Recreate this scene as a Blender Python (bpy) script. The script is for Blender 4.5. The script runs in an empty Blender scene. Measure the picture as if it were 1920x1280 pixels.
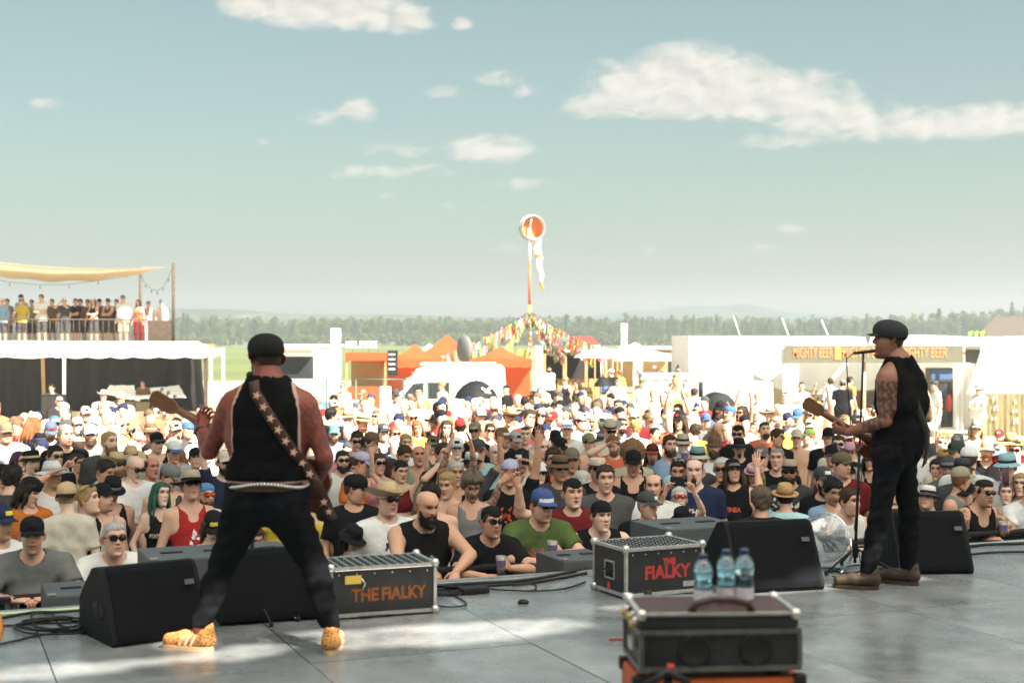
import bpy, bmesh, math, random
import numpy as np
from mathutils import Vector, Matrix, Euler
from mathutils.bvhtree import BVHTree
R = math.radians
rnd = random.Random(7)
scene = bpy.context.scene
col = scene.collection

CAMZ, F, PX0, PY0 = 3.05, 2667.0, 960.0, 628.0
STAGE_Z = 1.35
cd = bpy.data.cameras.new('camera'); cam = bpy.data.objects.new('camera', cd); col.objects.link(cam)
cam.location = (0, 0, CAMZ); cam.rotation_euler = (R(90), 0, 0)
cd.lens = 50; cd.sensor_width = 36; cd.shift_y = -0.00625
cd.clip_start = 0.1; cd.clip_end = 60000
cd.dof.use_dof = True; cd.dof.focus_distance = 13.0; cd.dof.aperture_fstop = 2.4
scene.camera = cam

def P(px, py, d):                      # photo pixel at distance d -> point
 return Vector(((px - PX0) / F * d, d, CAMZ - (py - PY0) / F * d))

SUN_AZ, SUN_EL = R(142), R(43)         # compass from +Y clockwise: behind the camera, to the right
L = Vector((-math.sin(SUN_AZ) * math.cos(SUN_EL), -math.cos(SUN_AZ) * math.cos(SUN_EL), -math.sin(SUN_EL)))
sd = bpy.data.lights.new('sun', 'SUN'); sd.energy = 3.8; sd.angle = R(0.5); sd.color = (1.0, 0.92, 0.80)
sun = bpy.data.objects.new('sun', sd); col.objects.link(sun)
sun.rotation_euler = L.to_track_quat('-Z', 'Y').to_euler(); sun.location = (20, -25, 30)

world = bpy.data.worlds.new('World'); scene.world = world; world.use_nodes = True
def build_world():
 nt = world.node_tree; N = nt.nodes; K = nt.links; N.clear()
 def math_(op, a, b=None, c=None, clamp=False):
  n = N.new('ShaderNodeMath'); n.operation = op; n.use_clamp = clamp
  for i, v in enumerate((a, b, c)):
   if v is None: continue
   if isinstance(v, (int, float)): n.inputs[i].default_value = v
   else: K.new(v, n.inputs[i])
  return n.outputs[0]
 tc = N.new('ShaderNodeTexCoord'); sep = N.new('ShaderNodeSeparateXYZ'); K.new(tc.outputs['Generated'], sep.inputs[0])
 X, Y, Z = sep.outputs
 az = math_('MULTIPLY', math_('ARCTAN2', X, Y), 57.2958)
 el = math_('MULTIPLY', math_('ARCSINE', Z), 57.2958)
 sky = N.new('ShaderNodeTexSky'); sky.sky_type = 'NISHITA'; sky.sun_disc = False
 sky.sun_elevation = SUN_EL; sky.sun_rotation = SUN_AZ
 sky.air_density = 1.0; sky.dust_density = 4.0; sky.ozone_density = 2.0; sky.altitude = 400
 tint = N.new('ShaderNodeMix'); tint.data_type = 'RGBA'; tint.blend_type = 'MULTIPLY'; tint.inputs[0].default_value = 1
 K.new(sky.outputs[0], tint.inputs[6]); tint.inputs[7].default_value = (1.13, 1.13, 0.87, 1)
 gm = N.new('ShaderNodeGamma'); gm.inputs[1].default_value = 0.85; K.new(tint.outputs[2], gm.inputs[0])
 t2 = N.new('ShaderNodeMix'); t2.data_type = 'RGBA'; t2.blend_type = 'MULTIPLY'; t2.inputs[0].default_value = 1; K.new(gm.outputs[0], t2.inputs[6]); t2.inputs[7].default_value = (.59, .648, .62, 1); tint = t2
 comb = N.new('ShaderNodeCombineXYZ'); K.new(math_('MULTIPLY', az, 0.55), comb.inputs[0]); K.new(el, comb.inputs[1])
 def fbm(vec, s, det, off=None):
  n = N.new('ShaderNodeTexNoise'); n.inputs['Scale'].default_value = s; n.inputs['Detail'].default_value = det; n.inputs['Roughness'].default_value = 0.57; n.inputs['Distortion'].default_value = 0.8
  if off:
   m = N.new('ShaderNodeVectorMath'); m.operation = 'ADD'; K.new(vec, m.inputs[0]); m.inputs[1].default_value = off; vec = m.outputs[0]
  K.new(vec, n.inputs['Vector']); return n.outputs['Fac']
 n1 = fbm(comb.outputs[0], 1.3, 9); n2 = fbm(comb.outputs[0], 1.3, 6, (0.20, 0.30, 0)); nbig = fbm(comb.outputs[0], 0.16, 2, (31.3, 7.7, 0))
 cl = [(1290, 185, 190, 105, 45, 1.0), (1200, 190, 130, 95, 35, .85), (1440, 200, 190, 70, 40, .85), (1560, 235, 150, 50, 40, .7), (1130, 205, 100, 40, 25, .6),
   (1720, 255, 260, 45, 30, .62), (1880, 250, 150, 45, 35, .7), (1480, 270, 120, 25, 20, .45),
   (610, 20, 200, 60, 45, .85), (740, 40, 100, 40, 30, .7), (470, 20, 70, 40, 30, .7), (868, 45, 28, 16, 16, .62),
   (670, 212, 46, 32, 26, .62), (610, 225, 60, 20, 18, .45), (90, 218, 44, 14, 13, .5), (825, 172, 55, 20, 16, .42),
   (920, 282, 110, 36, 30, .66), (740, 285, 110, 20, 22, .45), (740, 320, 140, 20, 22, .45), (940, 150, 60, 24, 20, .42), (990, 172, 40, 24, 22, .40),
   (960, 345, 120, 16, 18, .38), (870, 385, 70, 12, 12, .36), (1460, 433, 90, 12, 12, .34), (1440, 466, 60, 10, 12, .34), (940, 464, 60, 12, 12, .34),
   (640, 330, 80, 12, 12, .34), (1220, 470, 30, 9, 9, .36), (720, 368, 60, 9, 9, .34), (495, 272, 18, 10, 10, .36)]
 tot = None
 for px, py, hw, up, dn, st in cl:
  a0 = math.degrees(math.atan((px - PX0) / F)); e0 = math.degrees(math.atan((PY0 - py) / F)); k = math.degrees(1 / F)
  dx = math_('MULTIPLY', math_('SUBTRACT', az, a0), 1 / (hw * k * 1.12))
  de = math_('SUBTRACT', el, e0)
  dy = math_('ADD', math_('MULTIPLY', math_('MAXIMUM', de, 0), 1 / (up * k * 1.12)), math_('MULTIPLY', math_('MINIMUM', de, 0), 1 / (dn * k * 1.12)))
  r2 = math_('ADD', math_('MULTIPLY', dx, dx), math_('MULTIPLY', dy, dy))
  v = math_('MULTIPLY', math_('SUBTRACT', 1.0, r2, None), st, clamp=True)
  tot = v if tot is None else math_('MAXIMUM', tot, v)
 out = math_('MULTIPLY', math_('SUBTRACT', math_('MAXIMUM', math_('MULTIPLY', math_('ABSOLUTE', az), 1 / 22.0), math_('MULTIPLY', el, 1 / 15.5)), 1.0), 2.5, clamp=True)
 sparse = math_('MULTIPLY', math_('MULTIPLY', math_('SUBTRACT', nbig, 0.52), 4.5, clamp=True), out)
 tot = math_('MAXIMUM', tot, math_('MULTIPLY', sparse, 0.8))
 tot = math_('MULTIPLY', tot, math_('MULTIPLY', el, 2.0, clamp=True))
 f = math_('SUBTRACT', math_('ADD', math_('MULTIPLY', tot, 1.25), math_('MULTIPLY', math_('SUBTRACT', n1, 0.5), 1.7)), 0.16)
 m = math_('MULTIPLY', math_('MULTIPLY', f, 1.45, clamp=True), math_('MULTIPLY', tot, 3.2, clamp=True))
 m = math_('MULTIPLY', math_('MULTIPLY', m, m), math_('SUBTRACT', 3.0, math_('MULTIPLY', m, 2.0)))
 m = math_('MULTIPLY', m, math_('ADD', 0.40, math_('MULTIPLY', tot, 0.95)), clamp=True)
 lit = math_('ADD', 0.6, math_('MULTIPLY', math_('SUBTRACT', n1, n2), 2.4), clamp=True)
 cc = N.new('ShaderNodeMix'); cc.data_type = 'RGBA'
 cc.inputs[6].default_value = (2.6, 2.56, 2.38, 1); cc.inputs[7].default_value = (3.5, 3.38, 3.05, 1); K.new(lit, cc.inputs[0])
 mx = N.new('ShaderNodeMix'); mx.data_type = 'RGBA'; K.new(m, mx.inputs[0]); K.new(tint.outputs[2], mx.inputs[6]); K.new(cc.outputs[2], mx.inputs[7])
 bg = N.new('ShaderNodeBackground'); bg.inputs['Strength'].default_value = 0.05; K.new(mx.outputs[2], bg.inputs['Color'])
 o = N.new('ShaderNodeOutputWorld'); K.new(bg.outputs[0], o.inputs['Surface'])
build_world()
scene.view_settings.view_transform = 'Standard'; scene.view_settings.look = 'None'
scene.view_settings.exposure = 2.40; scene.view_settings.gamma = 1.0
scene.cycles.max_bounces = 6; scene.cycles.diffuse_bounces = 3; scene.cycles.glossy_bounces = 3
scene.cycles.transparent_max_bounces = 8; scene.cycles.volume_bounces = 0
scene.cycles.use_denoising = True; scene.cycles.caustics_reflective = False; scene.cycles.caustics_refractive = False

def tag(o, label=None, cat=None, group=None, kind=None):
 if label: o['label'] = label
 if cat: o['category'] = cat
 if group: o['group'] = group
 if kind: o['kind'] = kind
 return o
def empty(name, loc=(0, 0, 0), rz=0.0, label=None, cat=None, group=None):
 o = bpy.data.objects.new(name, None); col.objects.link(o); o.location = loc; o.rotation_euler = (0, 0, rz)
 o.empty_display_size = 0.1
 return tag(o, label, cat, group)
def link(name, me, m=None, parent=None, loc=None, rot=None, color=None, scale=None):
 o = bpy.data.objects.new(name, me); col.objects.link(o)
 if m is not None and len(me.materials) == 0: me.materials.append(m)
 if parent is not None: o.parent = parent
 if loc is not None: o.location = loc
 if rot is not None: o.rotation_euler = rot
 if scale is not None: o.scale = scale if hasattr(scale, '__len__') else (scale,) * 3
 if color is not None: o.color = (color[0], color[1], color[2], 1)
 return o

MATS = {}
def mat(name, c=(.5, .5, .5), rough=.6, metal=0., spec=.4, var=0., vscale=8., bump=0., bscale=60., c2=None, emit=0., trans=0., alpha=1., objcol=False, vcol=False, stretch=None, coat=0., wear=None, sss=0.):
 if name in MATS: return MATS[name]
 m = bpy.data.materials.new(name); m.use_nodes = True; nt = m.node_tree; N = nt.nodes; K = nt.links
 b = N['Principled BSDF']; b.inputs['Roughness'].default_value = rough; b.inputs['Metallic'].default_value = metal
 b.inputs['Specular IOR Level'].default_value = spec; b.inputs['Base Color'].default_value = (*c, 1)
 b.inputs['Coat Weight'].default_value = coat
 if sss:
  b.inputs['Subsurface Weight'].default_value = sss; b.inputs['Subsurface Radius'].default_value = (1, .35, .2); b.inputs['Subsurface Scale'].default_value = 0.012
 b.inputs['Transmission Weight'].default_value = trans; b.inputs['Alpha'].default_value = alpha
 if emit: b.inputs['Emission Color'].default_value = (*c, 1); b.inputs['Emission Strength'].default_value = emit
 out = None
 if objcol:
  oi = N.new('ShaderNodeObjectInfo'); out = oi.outputs['Color']
 if vcol:
  at = N.new('ShaderNodeAttribute'); at.attribute_name = 'Col'
  if out is None: out = at.outputs['Color']
  else:
   x = N.new('ShaderNodeMix'); x.data_type = 'RGBA'; x.blend_type = 'MULTIPLY'; x.inputs[0].default_value = 1
   K.new(out, x.inputs[6]); K.new(at.outputs['Color'], x.inputs[7]); out = x.outputs[2]
 vec = None
 if var or bump:
  tc = N.new('ShaderNodeTexCoord'); vec = tc.outputs['Object']
  if stretch:
   mp = N.new('ShaderNodeMapping'); mp.inputs['Scale'].default_value = stretch; K.new(vec, mp.inputs[0]); vec = mp.outputs[0]
 if var:
  n = N.new('ShaderNodeTexNoise'); n.inputs['Scale'].default_value = vscale; n.inputs['Detail'].default_value = 6; n.inputs['Roughness'].default_value = .65; K.new(vec, n.inputs['Vector'])
  rr = N.new('ShaderNodeMapRange'); rr.inputs[1].default_value = .3; rr.inputs[2].default_value = .7; K.new(n.outputs['Fac'], rr.inputs[0])
  x = N.new('ShaderNodeMix'); x.data_type = 'RGBA'; K.new(rr.outputs[0], x.inputs[0])
  if out is None:
   a = tuple(v * (1 - var) for v in c); bb = c2 if c2 else tuple(min(1, v * (1 + var)) for v in c)
   x.inputs[6].default_value = (*a, 1); x.inputs[7].default_value = (*bb, 1)
  else:
   x.blend_type = 'MULTIPLY'; x.inputs[0].default_value = 1
   r2 = N.new('ShaderNodeMapRange'); r2.inputs[1].default_value = .3; r2.inputs[2].default_value = .7; r2.inputs[3].default_value = 1 - var; r2.inputs[4].default_value = 1 + var * .5
   K.new(n.outputs['Fac'], r2.inputs[0]); x.inputs[0].default_value = 1; K.new(out, x.inputs[6]); K.new(r2.outputs[0], x.inputs[7])
   for l in list(K):
    if l.to_socket == x.inputs[0]: K.remove(l)
  out = x.outputs[2]
 if wear:
  n = N.new('ShaderNodeTexNoise'); n.inputs['Scale'].default_value = wear[1]; n.inputs['Detail'].default_value = 9; n.inputs['Roughness'].default_value = .75
  if vec is None: vec = N.new('ShaderNodeTexCoord').outputs['Object']
  K.new(vec, n.inputs['Vector'])
  rr = N.new('ShaderNodeMapRange'); rr.inputs[1].default_value = wear[2]; rr.inputs[2].default_value = wear[2] + .1; K.new(n.outputs['Fac'], rr.inputs[0])
  x = N.new('ShaderNodeMix'); x.data_type = 'RGBA'; K.new(rr.outputs[0], x.inputs[0])
  if out is None: x.inputs[6].default_value = (*c, 1)
  else: K.new(out, x.inputs[6])
  x.inputs[7].default_value = (*wear[0], 1); out = x.outputs[2]
 if out is not None: K.new(out, b.inputs['Base Color'])
 if bump:
  n = N.new('ShaderNodeTexNoise'); n.inputs['Scale'].default_value = bscale; n.inputs['Detail'].default_value = 5; K.new(vec, n.inputs['Vector'])
  bp = N.new('ShaderNodeBump'); bp.inputs['Strength'].default_value = bump; bp.inputs['Distance'].default_value = .02; K.new(n.outputs['Fac'], bp.inputs['Height']); K.new(bp.outputs[0], b.inputs['Normal'])
 MATS[name] = m
 return m

class MB:                                # collects shapes into ONE mesh
 def __init__(s): s.v = []; s.f = []; s.sm = []
 def add(s, vs, fs, smooth=False):
  o = len(s.v); s.v += [tuple(v) for v in vs]; s.f += [tuple(i + o for i in f) for f in fs]; s.sm += [smooth] * len(fs); return s
 def box(s, c, d, rz=0, bev=0.0, M=None):
  hx, hy, hz = d[0] / 2, d[1] / 2, d[2] / 2
  if bev <= 0:
   vs = [Vector((x * hx, y * hy, z * hz)) for z in (-1, 1) for y in (-1, 1) for x in (-1, 1)]
   fs = [(0, 2, 3, 1), (4, 5, 7, 6), (0, 1, 5, 4), (2, 6, 7, 3), (0, 4, 6, 2), (1, 3, 7, 5)]
  else:
   b = min(bev, hx * .9, hy * .9, hz * .9); bm = bmesh.new()
   bmesh.ops.create_cube(bm, size=1); bmesh.ops.scale(bm, vec=d, verts=bm.verts)
   bmesh.ops.bevel(bm, geom=bm.edges[:], offset=b, segments=2, affect='EDGES', profile=.7)
   bm.verts.index_update(); vs = [v.co.copy() for v in bm.verts]; fs = [[v.index for v in f.verts] for f in bm.faces]; bm.free()
  q = Matrix.Rotation(rz, 4, 'Z'); T = Matrix.Translation(Vector(c)) @ (M if M is not None else q)
  return s.add([T @ v for v in vs], fs)
 def tube(s, pts, r, n=8, cap=True, smooth=True):
  pts = [Vector(p) for p in pts]; rs = r if hasattr(r, '__len__') else [r] * len(pts)
  vs = []; fs = []; up = None
  for i, p in enumerate(pts):
   t = (pts[min(i + 1, len(pts) - 1)] - pts[max(i - 1, 0)]).normalized()
   if up is None: up = Vector((0, 0, 1)) if abs(t.z) < .9 else Vector((1, 0, 0))
   a = t.cross(up);
   if a.length < 1e-5: a = t.cross(Vector((1, .3, .2)))
   a.normalize(); b = a.cross(t).normalized(); up = b
   for k in range(n):
    an = 2 * math.pi * k / n; vs.append(p + (a * math.cos(an) + b * math.sin(an)) * rs[i])
  for i in range(len(pts) - 1):
   for k in range(n):
    fs.append((i * n + k, i * n + (k + 1) % n, (i + 1) * n + (k + 1) % n, (i + 1) * n + k))
  if cap:
   fs.append(tuple(range(n))[::-1]); fs.append(tuple((len(pts) - 1) * n + k for k in range(n)))
  return s.add(vs, fs, smooth)
 def lathe(s, prof, n=16, sx=1, sy=1, M=None, cap=True):
  vs = [(r * math.cos(2 * math.pi * k / n) * sx, r * math.sin(2 * math.pi * k / n) * sy, z) for r, z in prof for k in range(n)]
  fs = [(i * n + k, i * n + (k + 1) % n, (i + 1) * n + (k + 1) % n, (i + 1) * n + k) for i in range(len(prof) - 1) for k in range(n)]
  if cap:
   if prof[0][0] > 1e-4: fs.append(tuple(range(n))[::-1])
   if prof[-1][0] > 1e-4: fs.append(tuple((len(prof) - 1) * n + k for k in range(n)))
  if M is not None: vs = [M @ Vector(v) for v in vs]
  return s.add(vs, fs, True)
 def prism(s, pts, a, b, axis='y', M=None):        # outline (2-D) extruded from a to b along an axis
  def mk(p, t):
   return {'y': (p[0], t, p[1]), 'x': (t, p[0], p[1]), 'z': (p[0], p[1], t)}[axis]
  n = len(pts); vs = [mk(p, a) for p in pts] + [mk(p, b) for p in pts]
  fs = [tuple(range(n)), tuple(range(2 * n - 1, n - 1, -1))] + [(i, i + n, (i + 1) % n + n, (i + 1) % n) for i in range(n)]
  if M is not None: vs = [M @ Vector(v) for v in vs]
  return s.add(vs, fs)
 def sheet(s, fn, nu, nv, smooth=True):
  vs = [fn(i / nu, j / nv) for j in range(nv + 1) for i in range(nu + 1)]; w = nu + 1
  fs = [(j * w + i, j * w + i + 1, (j + 1) * w + i + 1, (j + 1) * w + i) for j in range(nv) for i in range(nu)]
  return s.add(vs, fs, smooth)
 def mesh(s, name, m=None, angle=None):
  me = bpy.data.meshes.new(name); me.from_pydata(s.v, [], s.f)
  me.polygons.foreach_set('use_smooth', s.sm)
  bm = bmesh.new(); bm.from_mesh(me); bmesh.ops.recalc_face_normals(bm, faces=bm.faces[:]); bm.to_mesh(me); bm.free()
  if angle is not None:
   me.polygons.foreach_set('use_smooth', [True] * len(me.polygons)); me.set_sharp_from_angle(angle=angle)
  if m is not None: me.materials.append(m)
  me.update(); return me
 def build(s, name, m, parent=None, loc=None, rot=None, color=None, label=None, cat=None, group=None, kind=None, angle=None, scale=None):
  return tag(link(name, s.mesh(name, m, angle), None, parent, loc, rot, color, scale), label, cat, group, kind)

def copy_tree(o, parent=None):
 c = o.copy(); col.objects.link(c); c.parent = parent
 for ch in list(o.children): copy_tree(ch, c)
 return c
def text_mesh(s, size=1.0, ext=0.004, bold=0.0, sx=1.0, shear=0.0, spacing=1.0, center=True):
 cu = bpy.data.curves.new('lettering', 'FONT'); cu.body = s; cu.size = size; cu.extrude = ext; cu.offset = bold; cu.shear = shear; cu.space_character = spacing
 cu.align_x = 'CENTER' if center else 'LEFT'; cu.align_y = 'CENTER'; cu.resolution_u = 3
 o = bpy.data.objects.new('tmp', cu); col.objects.link(o)
 dg = bpy.context.evaluated_depsgraph_get(); me = bpy.data.meshes.new_from_object(o.evaluated_get(dg))
 bpy.data.objects.remove(o); bpy.data.curves.remove(cu)
 if sx != 1: me.transform(Matrix.Diagonal((sx, 1, 1, 1)))
 me.materials.clear(); me.name = 'lettering'
 return me
def lettering(s, size, m, parent, M, ext=.004, **kw):   # text in its local XY plane, placed by matrix M in the parent's frame
 me = text_mesh(s, size, ext, **kw); me.materials.append(m)
 o = link('lettering', me, None, parent); o.matrix_local = M; return o
UPRIGHT = Matrix.Rotation(R(90), 4, 'X')                # letters stand up and read from -Y
AL = math.atan(0.413); EU = Vector((math.cos(AL), math.sin(AL), 0)); EN = Vector((-math.sin(AL), math.cos(AL), 0)); E0 = Vector((-0.62, 9.75, 0))
def S(u, v, z=0.0): return E0 + EU * u + EN * v + Vector((0, 0, z))       # stage frame: u along the front edge, v outwards
def uv_of(p): q = Vector((p[0], p[1], 0)) - E0; return q.dot(EU), q.dot(EN)
def on_stage(px, py):                                                     # stage-floor point under a photo pixel
 d = F * (CAMZ - STAGE_Z) / (py - PY0); return P(px, py, d)

m_ground = mat('dry_grass', (.38, .35, .25), .95, spec=.1, var=.2, vscale=.35, c2=(.48, .45, .34), bump=.5, bscale=9, wear=((.42, .37, .26), .06, .56))
MB().sheet(lambda a, b: (-9000 + 18000 * a, -200 + 14000 * b, 0), 4, 4, False).build('ground', m_ground, kind='structure')
m_far = mat('far_meadow', (.13, .17, .06), .95, spec=.1, var=.2, vscale=.02, c2=(.18, .21, .08))
MB().sheet(lambda a, b: (-400 + 800 * a, 95 + 420 * b, .004), 2, 2, False).build('meadow', m_far, kind='structure')
m_path = mat('worn_asphalt', (.26, .25, .23), .9, var=.2, vscale=.6, bump=.3, bscale=20)
MB().sheet(lambda a, b: (-18 + 22 * a, 37.5 + 3.2 * b + a * 1.0, .006), 2, 2, False).build('path', m_path, kind='structure')

m_floor = mat('scuffed_stage_ply', (.165, .178, .183), .25, spec=.9, var=.35, vscale=1.3, c2=(.29, .305, .31), bump=.06, bscale=45, wear=((.28, .29, .29), 2.6, .60))
def floor_marks():
 nt = m_floor.node_tree; N = nt.nodes; K = nt.links; b = N['Principled BSDF']; src = b.inputs['Base Color'].links[0].from_socket; g = N.new('ShaderNodeNewGeometry')
 def noise(sc, st, rot=0):
  mp = N.new('ShaderNodeMapping'); mp.inputs['Scale'].default_value = st; mp.inputs['Rotation'].default_value = (0, 0, rot); K.new(g.outputs['Position'], mp.inputs[0]); n = N.new('ShaderNodeTexNoise'); n.inputs['Scale'].default_value = sc; n.inputs['Detail'].default_value = 8; n.inputs['Roughness'].default_value = .7; K.new(mp.outputs[0], n.inputs['Vector']); return n.outputs['Fac']
 def step(f, a, w):
  r = N.new('ShaderNodeMapRange'); r.inputs[1].default_value = a; r.inputs[2].default_value = a + w; K.new(f, r.inputs[0]); return r.outputs[0]
 for f, a, w, c, k in ((noise(7, (.25, 5, 1), .5), .63, .05, (.50, .51, .50), .6), (noise(6, (6, .3, 1), -.3), .65, .05, (.07, .07, .075), .55), (noise(1.1, (1, 1, 1)), .52, .12, (.09, .095, .10), .55), (noise(16, (1, 1, 1)), .68, .04, (.06, .055, .05), .7)):
  m = N.new('ShaderNodeMath'); m.operation = 'MULTIPLY'; K.new(step(f, a, w), m.inputs[0]); m.inputs[1].default_value = k
  x = N.new('ShaderNodeMix'); x.data_type = 'RGBA'; K.new(m.outputs[0], x.inputs[0]); K.new(src, x.inputs[6]); x.inputs[7].default_value = (*c, 1); src = x.outputs[2]
 K.new(src, b.inputs['Base Color']); r = N.new('ShaderNodeMapRange'); r.inputs[1].default_value = .35; r.inputs[2].default_value = .65; r.inputs[3].default_value = .16; r.inputs[4].default_value = .42; K.new(noise(1.7, (1, 1, 1)), r.inputs[0]); K.new(r.outputs[0], b.inputs['Roughness'])
floor_marks()
m_black = mat('matt_black', (.016, .016, .018), .7, spec=.25, var=.3, vscale=6)
m_alu = mat('aluminium', (.62, .62, .60), .38, metal=.9, var=.12, vscale=9)
m_steel = mat('galvanised_steel', (.45, .46, .46), .42, metal=.85, var=.2, vscale=14)
m_white = mat('white_paint', (.78, .78, .76), .5, var=.05, vscale=3)
so = tag(empty('stage_floor'), kind='structure')
MB().box((0, 0, 0), (26, 14, .12)).build('deck_base', m_black, so, loc=S(0, -7.012, STAGE_Z - .085), rot=(0, 0, AL))
pan = MB().box((0, 0, 0), (1.243, 2.024, .022)).mesh('floor_panel', m_floor)
for j in range(5):
 for i in range(-6, 8):
  q = S(-2.55 + 1.25 * i + .625, -2.03 * j - 1.015, STAGE_Z - .011 + rnd.uniform(-.0012, .0012))
  if abs(q.x) > .42 * q.y + 2.2 or q.y < 1.0: continue
  link('floor_panel', pan, None, so, loc=q, rot=(0, 0, AL))
MB().box((0, 0, 0), (26, .05, .05), bev=.006).build('edge_trim', m_alu, so, loc=S(0, .027, STAGE_Z - .018), rot=(0, 0, AL))
MB().box((0, 0, 0), (26, .03, 1.25)).build('stage_skirt', m_black, so, loc=S(0, .02, .63), rot=(0, 0, AL))
m_lime = mat('pale_lime_tape', (.55, .68, .38), .6)
MB().box((0, 0, 0), (1.3, .055, .006)).build('edge_tape', m_lime, so, loc=S(-2.55, -.045, STAGE_Z + .004), rot=(0, 0, AL))

def build_roof():
 RH = 9.3                                                        # canopy height above the stage floor
 sun_spots = [(200, 1250, .40, .10, .5), (35, 1262, .35, .14, .5), (455, 1222, .30, .15, .3), (345, 1208, .14, .10, .1), (628, 1195, .12, .20, 0), (560, 1190, .2, .06, .3),
    (740, 1192, .50, .24, .2), (910, 1184, .62, .24, .2), (1010, 1178, .35, .14, .2), (1515, 1103, .42, .06, .15), (1160, 1137, .14, .05, .1), (1700, 1080, .10, .16, 0)]  # roof openings are shaped so pools of sun land on these floor points
 sp = []
 for px, py, a, b, s in sun_spots:
  q = on_stage(px, py); up = q - L * (RH / -L.z); u, v = uv_of(up); sp.append((u, v, a, b, s))

 mb = MB()
 for ui in range(-7, 11):
  for vi in range(-15, 0):
   near = [s for s in sp if abs(s[0] - ui - .5) < 1.2 and abs(s[1] - vi - .5) < 1.2]
   if not near:
    mb.add([S(ui, vi, STAGE_Z + RH), S(ui + 1, vi, STAGE_Z + RH), S(ui + 1, vi + 1, STAGE_Z + RH), S(ui, vi + 1, STAGE_Z + RH)], [(0, 1, 2, 3)]); continue
   k = 14
   for a in range(k):
    for b in range(k):
     u0, v0 = ui + a / k, vi + b / k; uc, vc = u0 + .5 / k, v0 + .5 / k; hole = False
     for (su, sv, sa, sb, ss) in near:
      du, dv = uc - su, vc - sv; dv -= du * ss * .5
      if (du / sa) ** 2 + (dv / sb) ** 2 < 1: hole = True
     if not hole:
      mb.add([S(u0, v0, STAGE_Z + RH), S(u0 + 1 / k, v0, STAGE_Z + RH), S(u0 + 1 / k, v0 + 1 / k, STAGE_Z + RH), S(u0, v0 + 1 / k, STAGE_Z + RH)], [(0, 1, 2, 3)])
 r = tag(empty('stage_roof'), kind='structure')
 cm = mat('fill_light_canopy', (.45, .45, .45), .8)
 nt = cm.node_tree; tr = nt.nodes.new('ShaderNodeBsdfTranslucent'); tr.inputs[0].default_value = (.84, .83, .80, 1); mx = nt.nodes.new('ShaderNodeMixShader'); mx.inputs[0].default_value = .88  # unseen roof cloth made strongly translucent to add fill light below
 nt.links.new(nt.nodes['Principled BSDF'].outputs[0], mx.inputs[1]); nt.links.new(tr.outputs[0], mx.inputs[2]); nt.links.new(mx.outputs[0], nt.nodes['Material Output'].inputs['Surface'])
 mb.build('canopy_sheet', cm, r)
 m_dr = mat('black_drape', (.03, .03, .032), .9)
 MB().sheet(lambda a, b: S(-7 + 18 * a, -14.6 + .12 * math.sin(a * 160), STAGE_Z - 1.3 + 10.5 * b), 240, 1).build('back_drape', m_dr, r)
 for u in (-6.8, 10.8):
  t = MB()
  for du, dv in ((-.15, -.15), (.15, -.15), (-.15, .15), (.15, .15)): t.tube([S(u + du, .6 + dv, 0), S(u + du, .6 + dv, STAGE_Z + RH - .05)], .025, 6)
  for k in range(14): t.tube([S(u - .15, .45, .4 + k * .7), S(u + .15, .75, 1.1 + k * .7)], .012, 5)
  t.build('roof_truss', m_alu, r)
build_roof()

m_mesh = mat('dark_barrier_mesh', (.05, .05, .05), .6, metal=.3, var=.4, vscale=70)
def barrier():
 r = empty('crowd_barrier')
 fr = MB()
 for x in (-.59, .59): fr.box((x, 0, .62), (.05, .05, 1.24), bev=.008)
 fr.box((0, 0, .1), (1.13, .04, .04)); fr.box((0, -.62, .03), (1.18, .05, .04)); fr.build('frame', m_steel, r)
 for x in (-.57, .57): MB().tube([(x, -.62, .04), (x, -.03, .95)], .018, 6).build('brace', m_steel, r)
 MB().box((0, 0, 1.255), (1.19, .12, .03), bev=.01).build('top_rail', m_black, r)
 p = MB()
 for i in range(4):
  x0 = -.55 + i * .28
  p.box((x0 + .13, .012, .67), (.25, .01, 1.09))
 for i in range(24): p.box((-.545 + i * .0475, .005, .67), (.012, .006, 1.09))
 for i in range(20): p.box((0, .004, .16 + i * .05), (1.1, .006, .01))
 p.build('mesh_panel', m_mesh, r)
 return r
b0 = barrier()
for k in range(12):
 o = b0 if k == 0 else copy_tree(b0)
 uu = -4.4 + 1.2 * k; o.location = S(uu, 1.02, 0); o.rotation_euler = (0, 0, AL)
 o['label'] = f"dark mesh crowd barrier panel, {['first','second','third','fourth','fifth','sixth','seventh','eighth','ninth','tenth','eleventh','twelfth'][k]} along the stage from the left"; o['category'] = 'barrier'; o['group'] = 'crowd barriers in front of the stage'

def ridge(name, d, prof, m, depth=240):
 pts = [P(px, py, d) for px, py in prof]; mb = MB()
 x0, x1 = pts[0].x, pts[-1].x; xs = [p.x for p in pts]; zs = [p.z for p in pts]
 def fn(a, b):
  x = x0 + (x1 - x0) * a; z = float(np.interp(x, xs, zs)); z += (math.sin(x * .013) + math.sin(x * .031 + 2) + .6 * math.sin(x * .081)) * d * .00045
  return (x, d + depth * (b - .5), z * math.sin(math.pi * min(1, .02 + b)) ** .7 - 2)
 mb.sheet(fn, 160, 10).build(name, m, kind='structure')
m_hill = mat('wooded_hill', (.05, .09, .075), .95, spec=.05, var=.6, vscale=.035, c2=(.10, .14, .10), wear=((.34, .34, .22), .014, .60))
m_hill2 = mat('far_hill', (.04, .08, .08), .95, spec=.05, var=.4, vscale=.01)
ridge('hills', 760, [(-900, 596), (-200, 590), (120, 588), (330, 571), (420, 570), (520, 578), (640, 580), (760, 583), (900, 588), (1060, 592), (1250, 590), (1600, 594), (2100, 592), (2900, 598)], m_hill)
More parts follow.
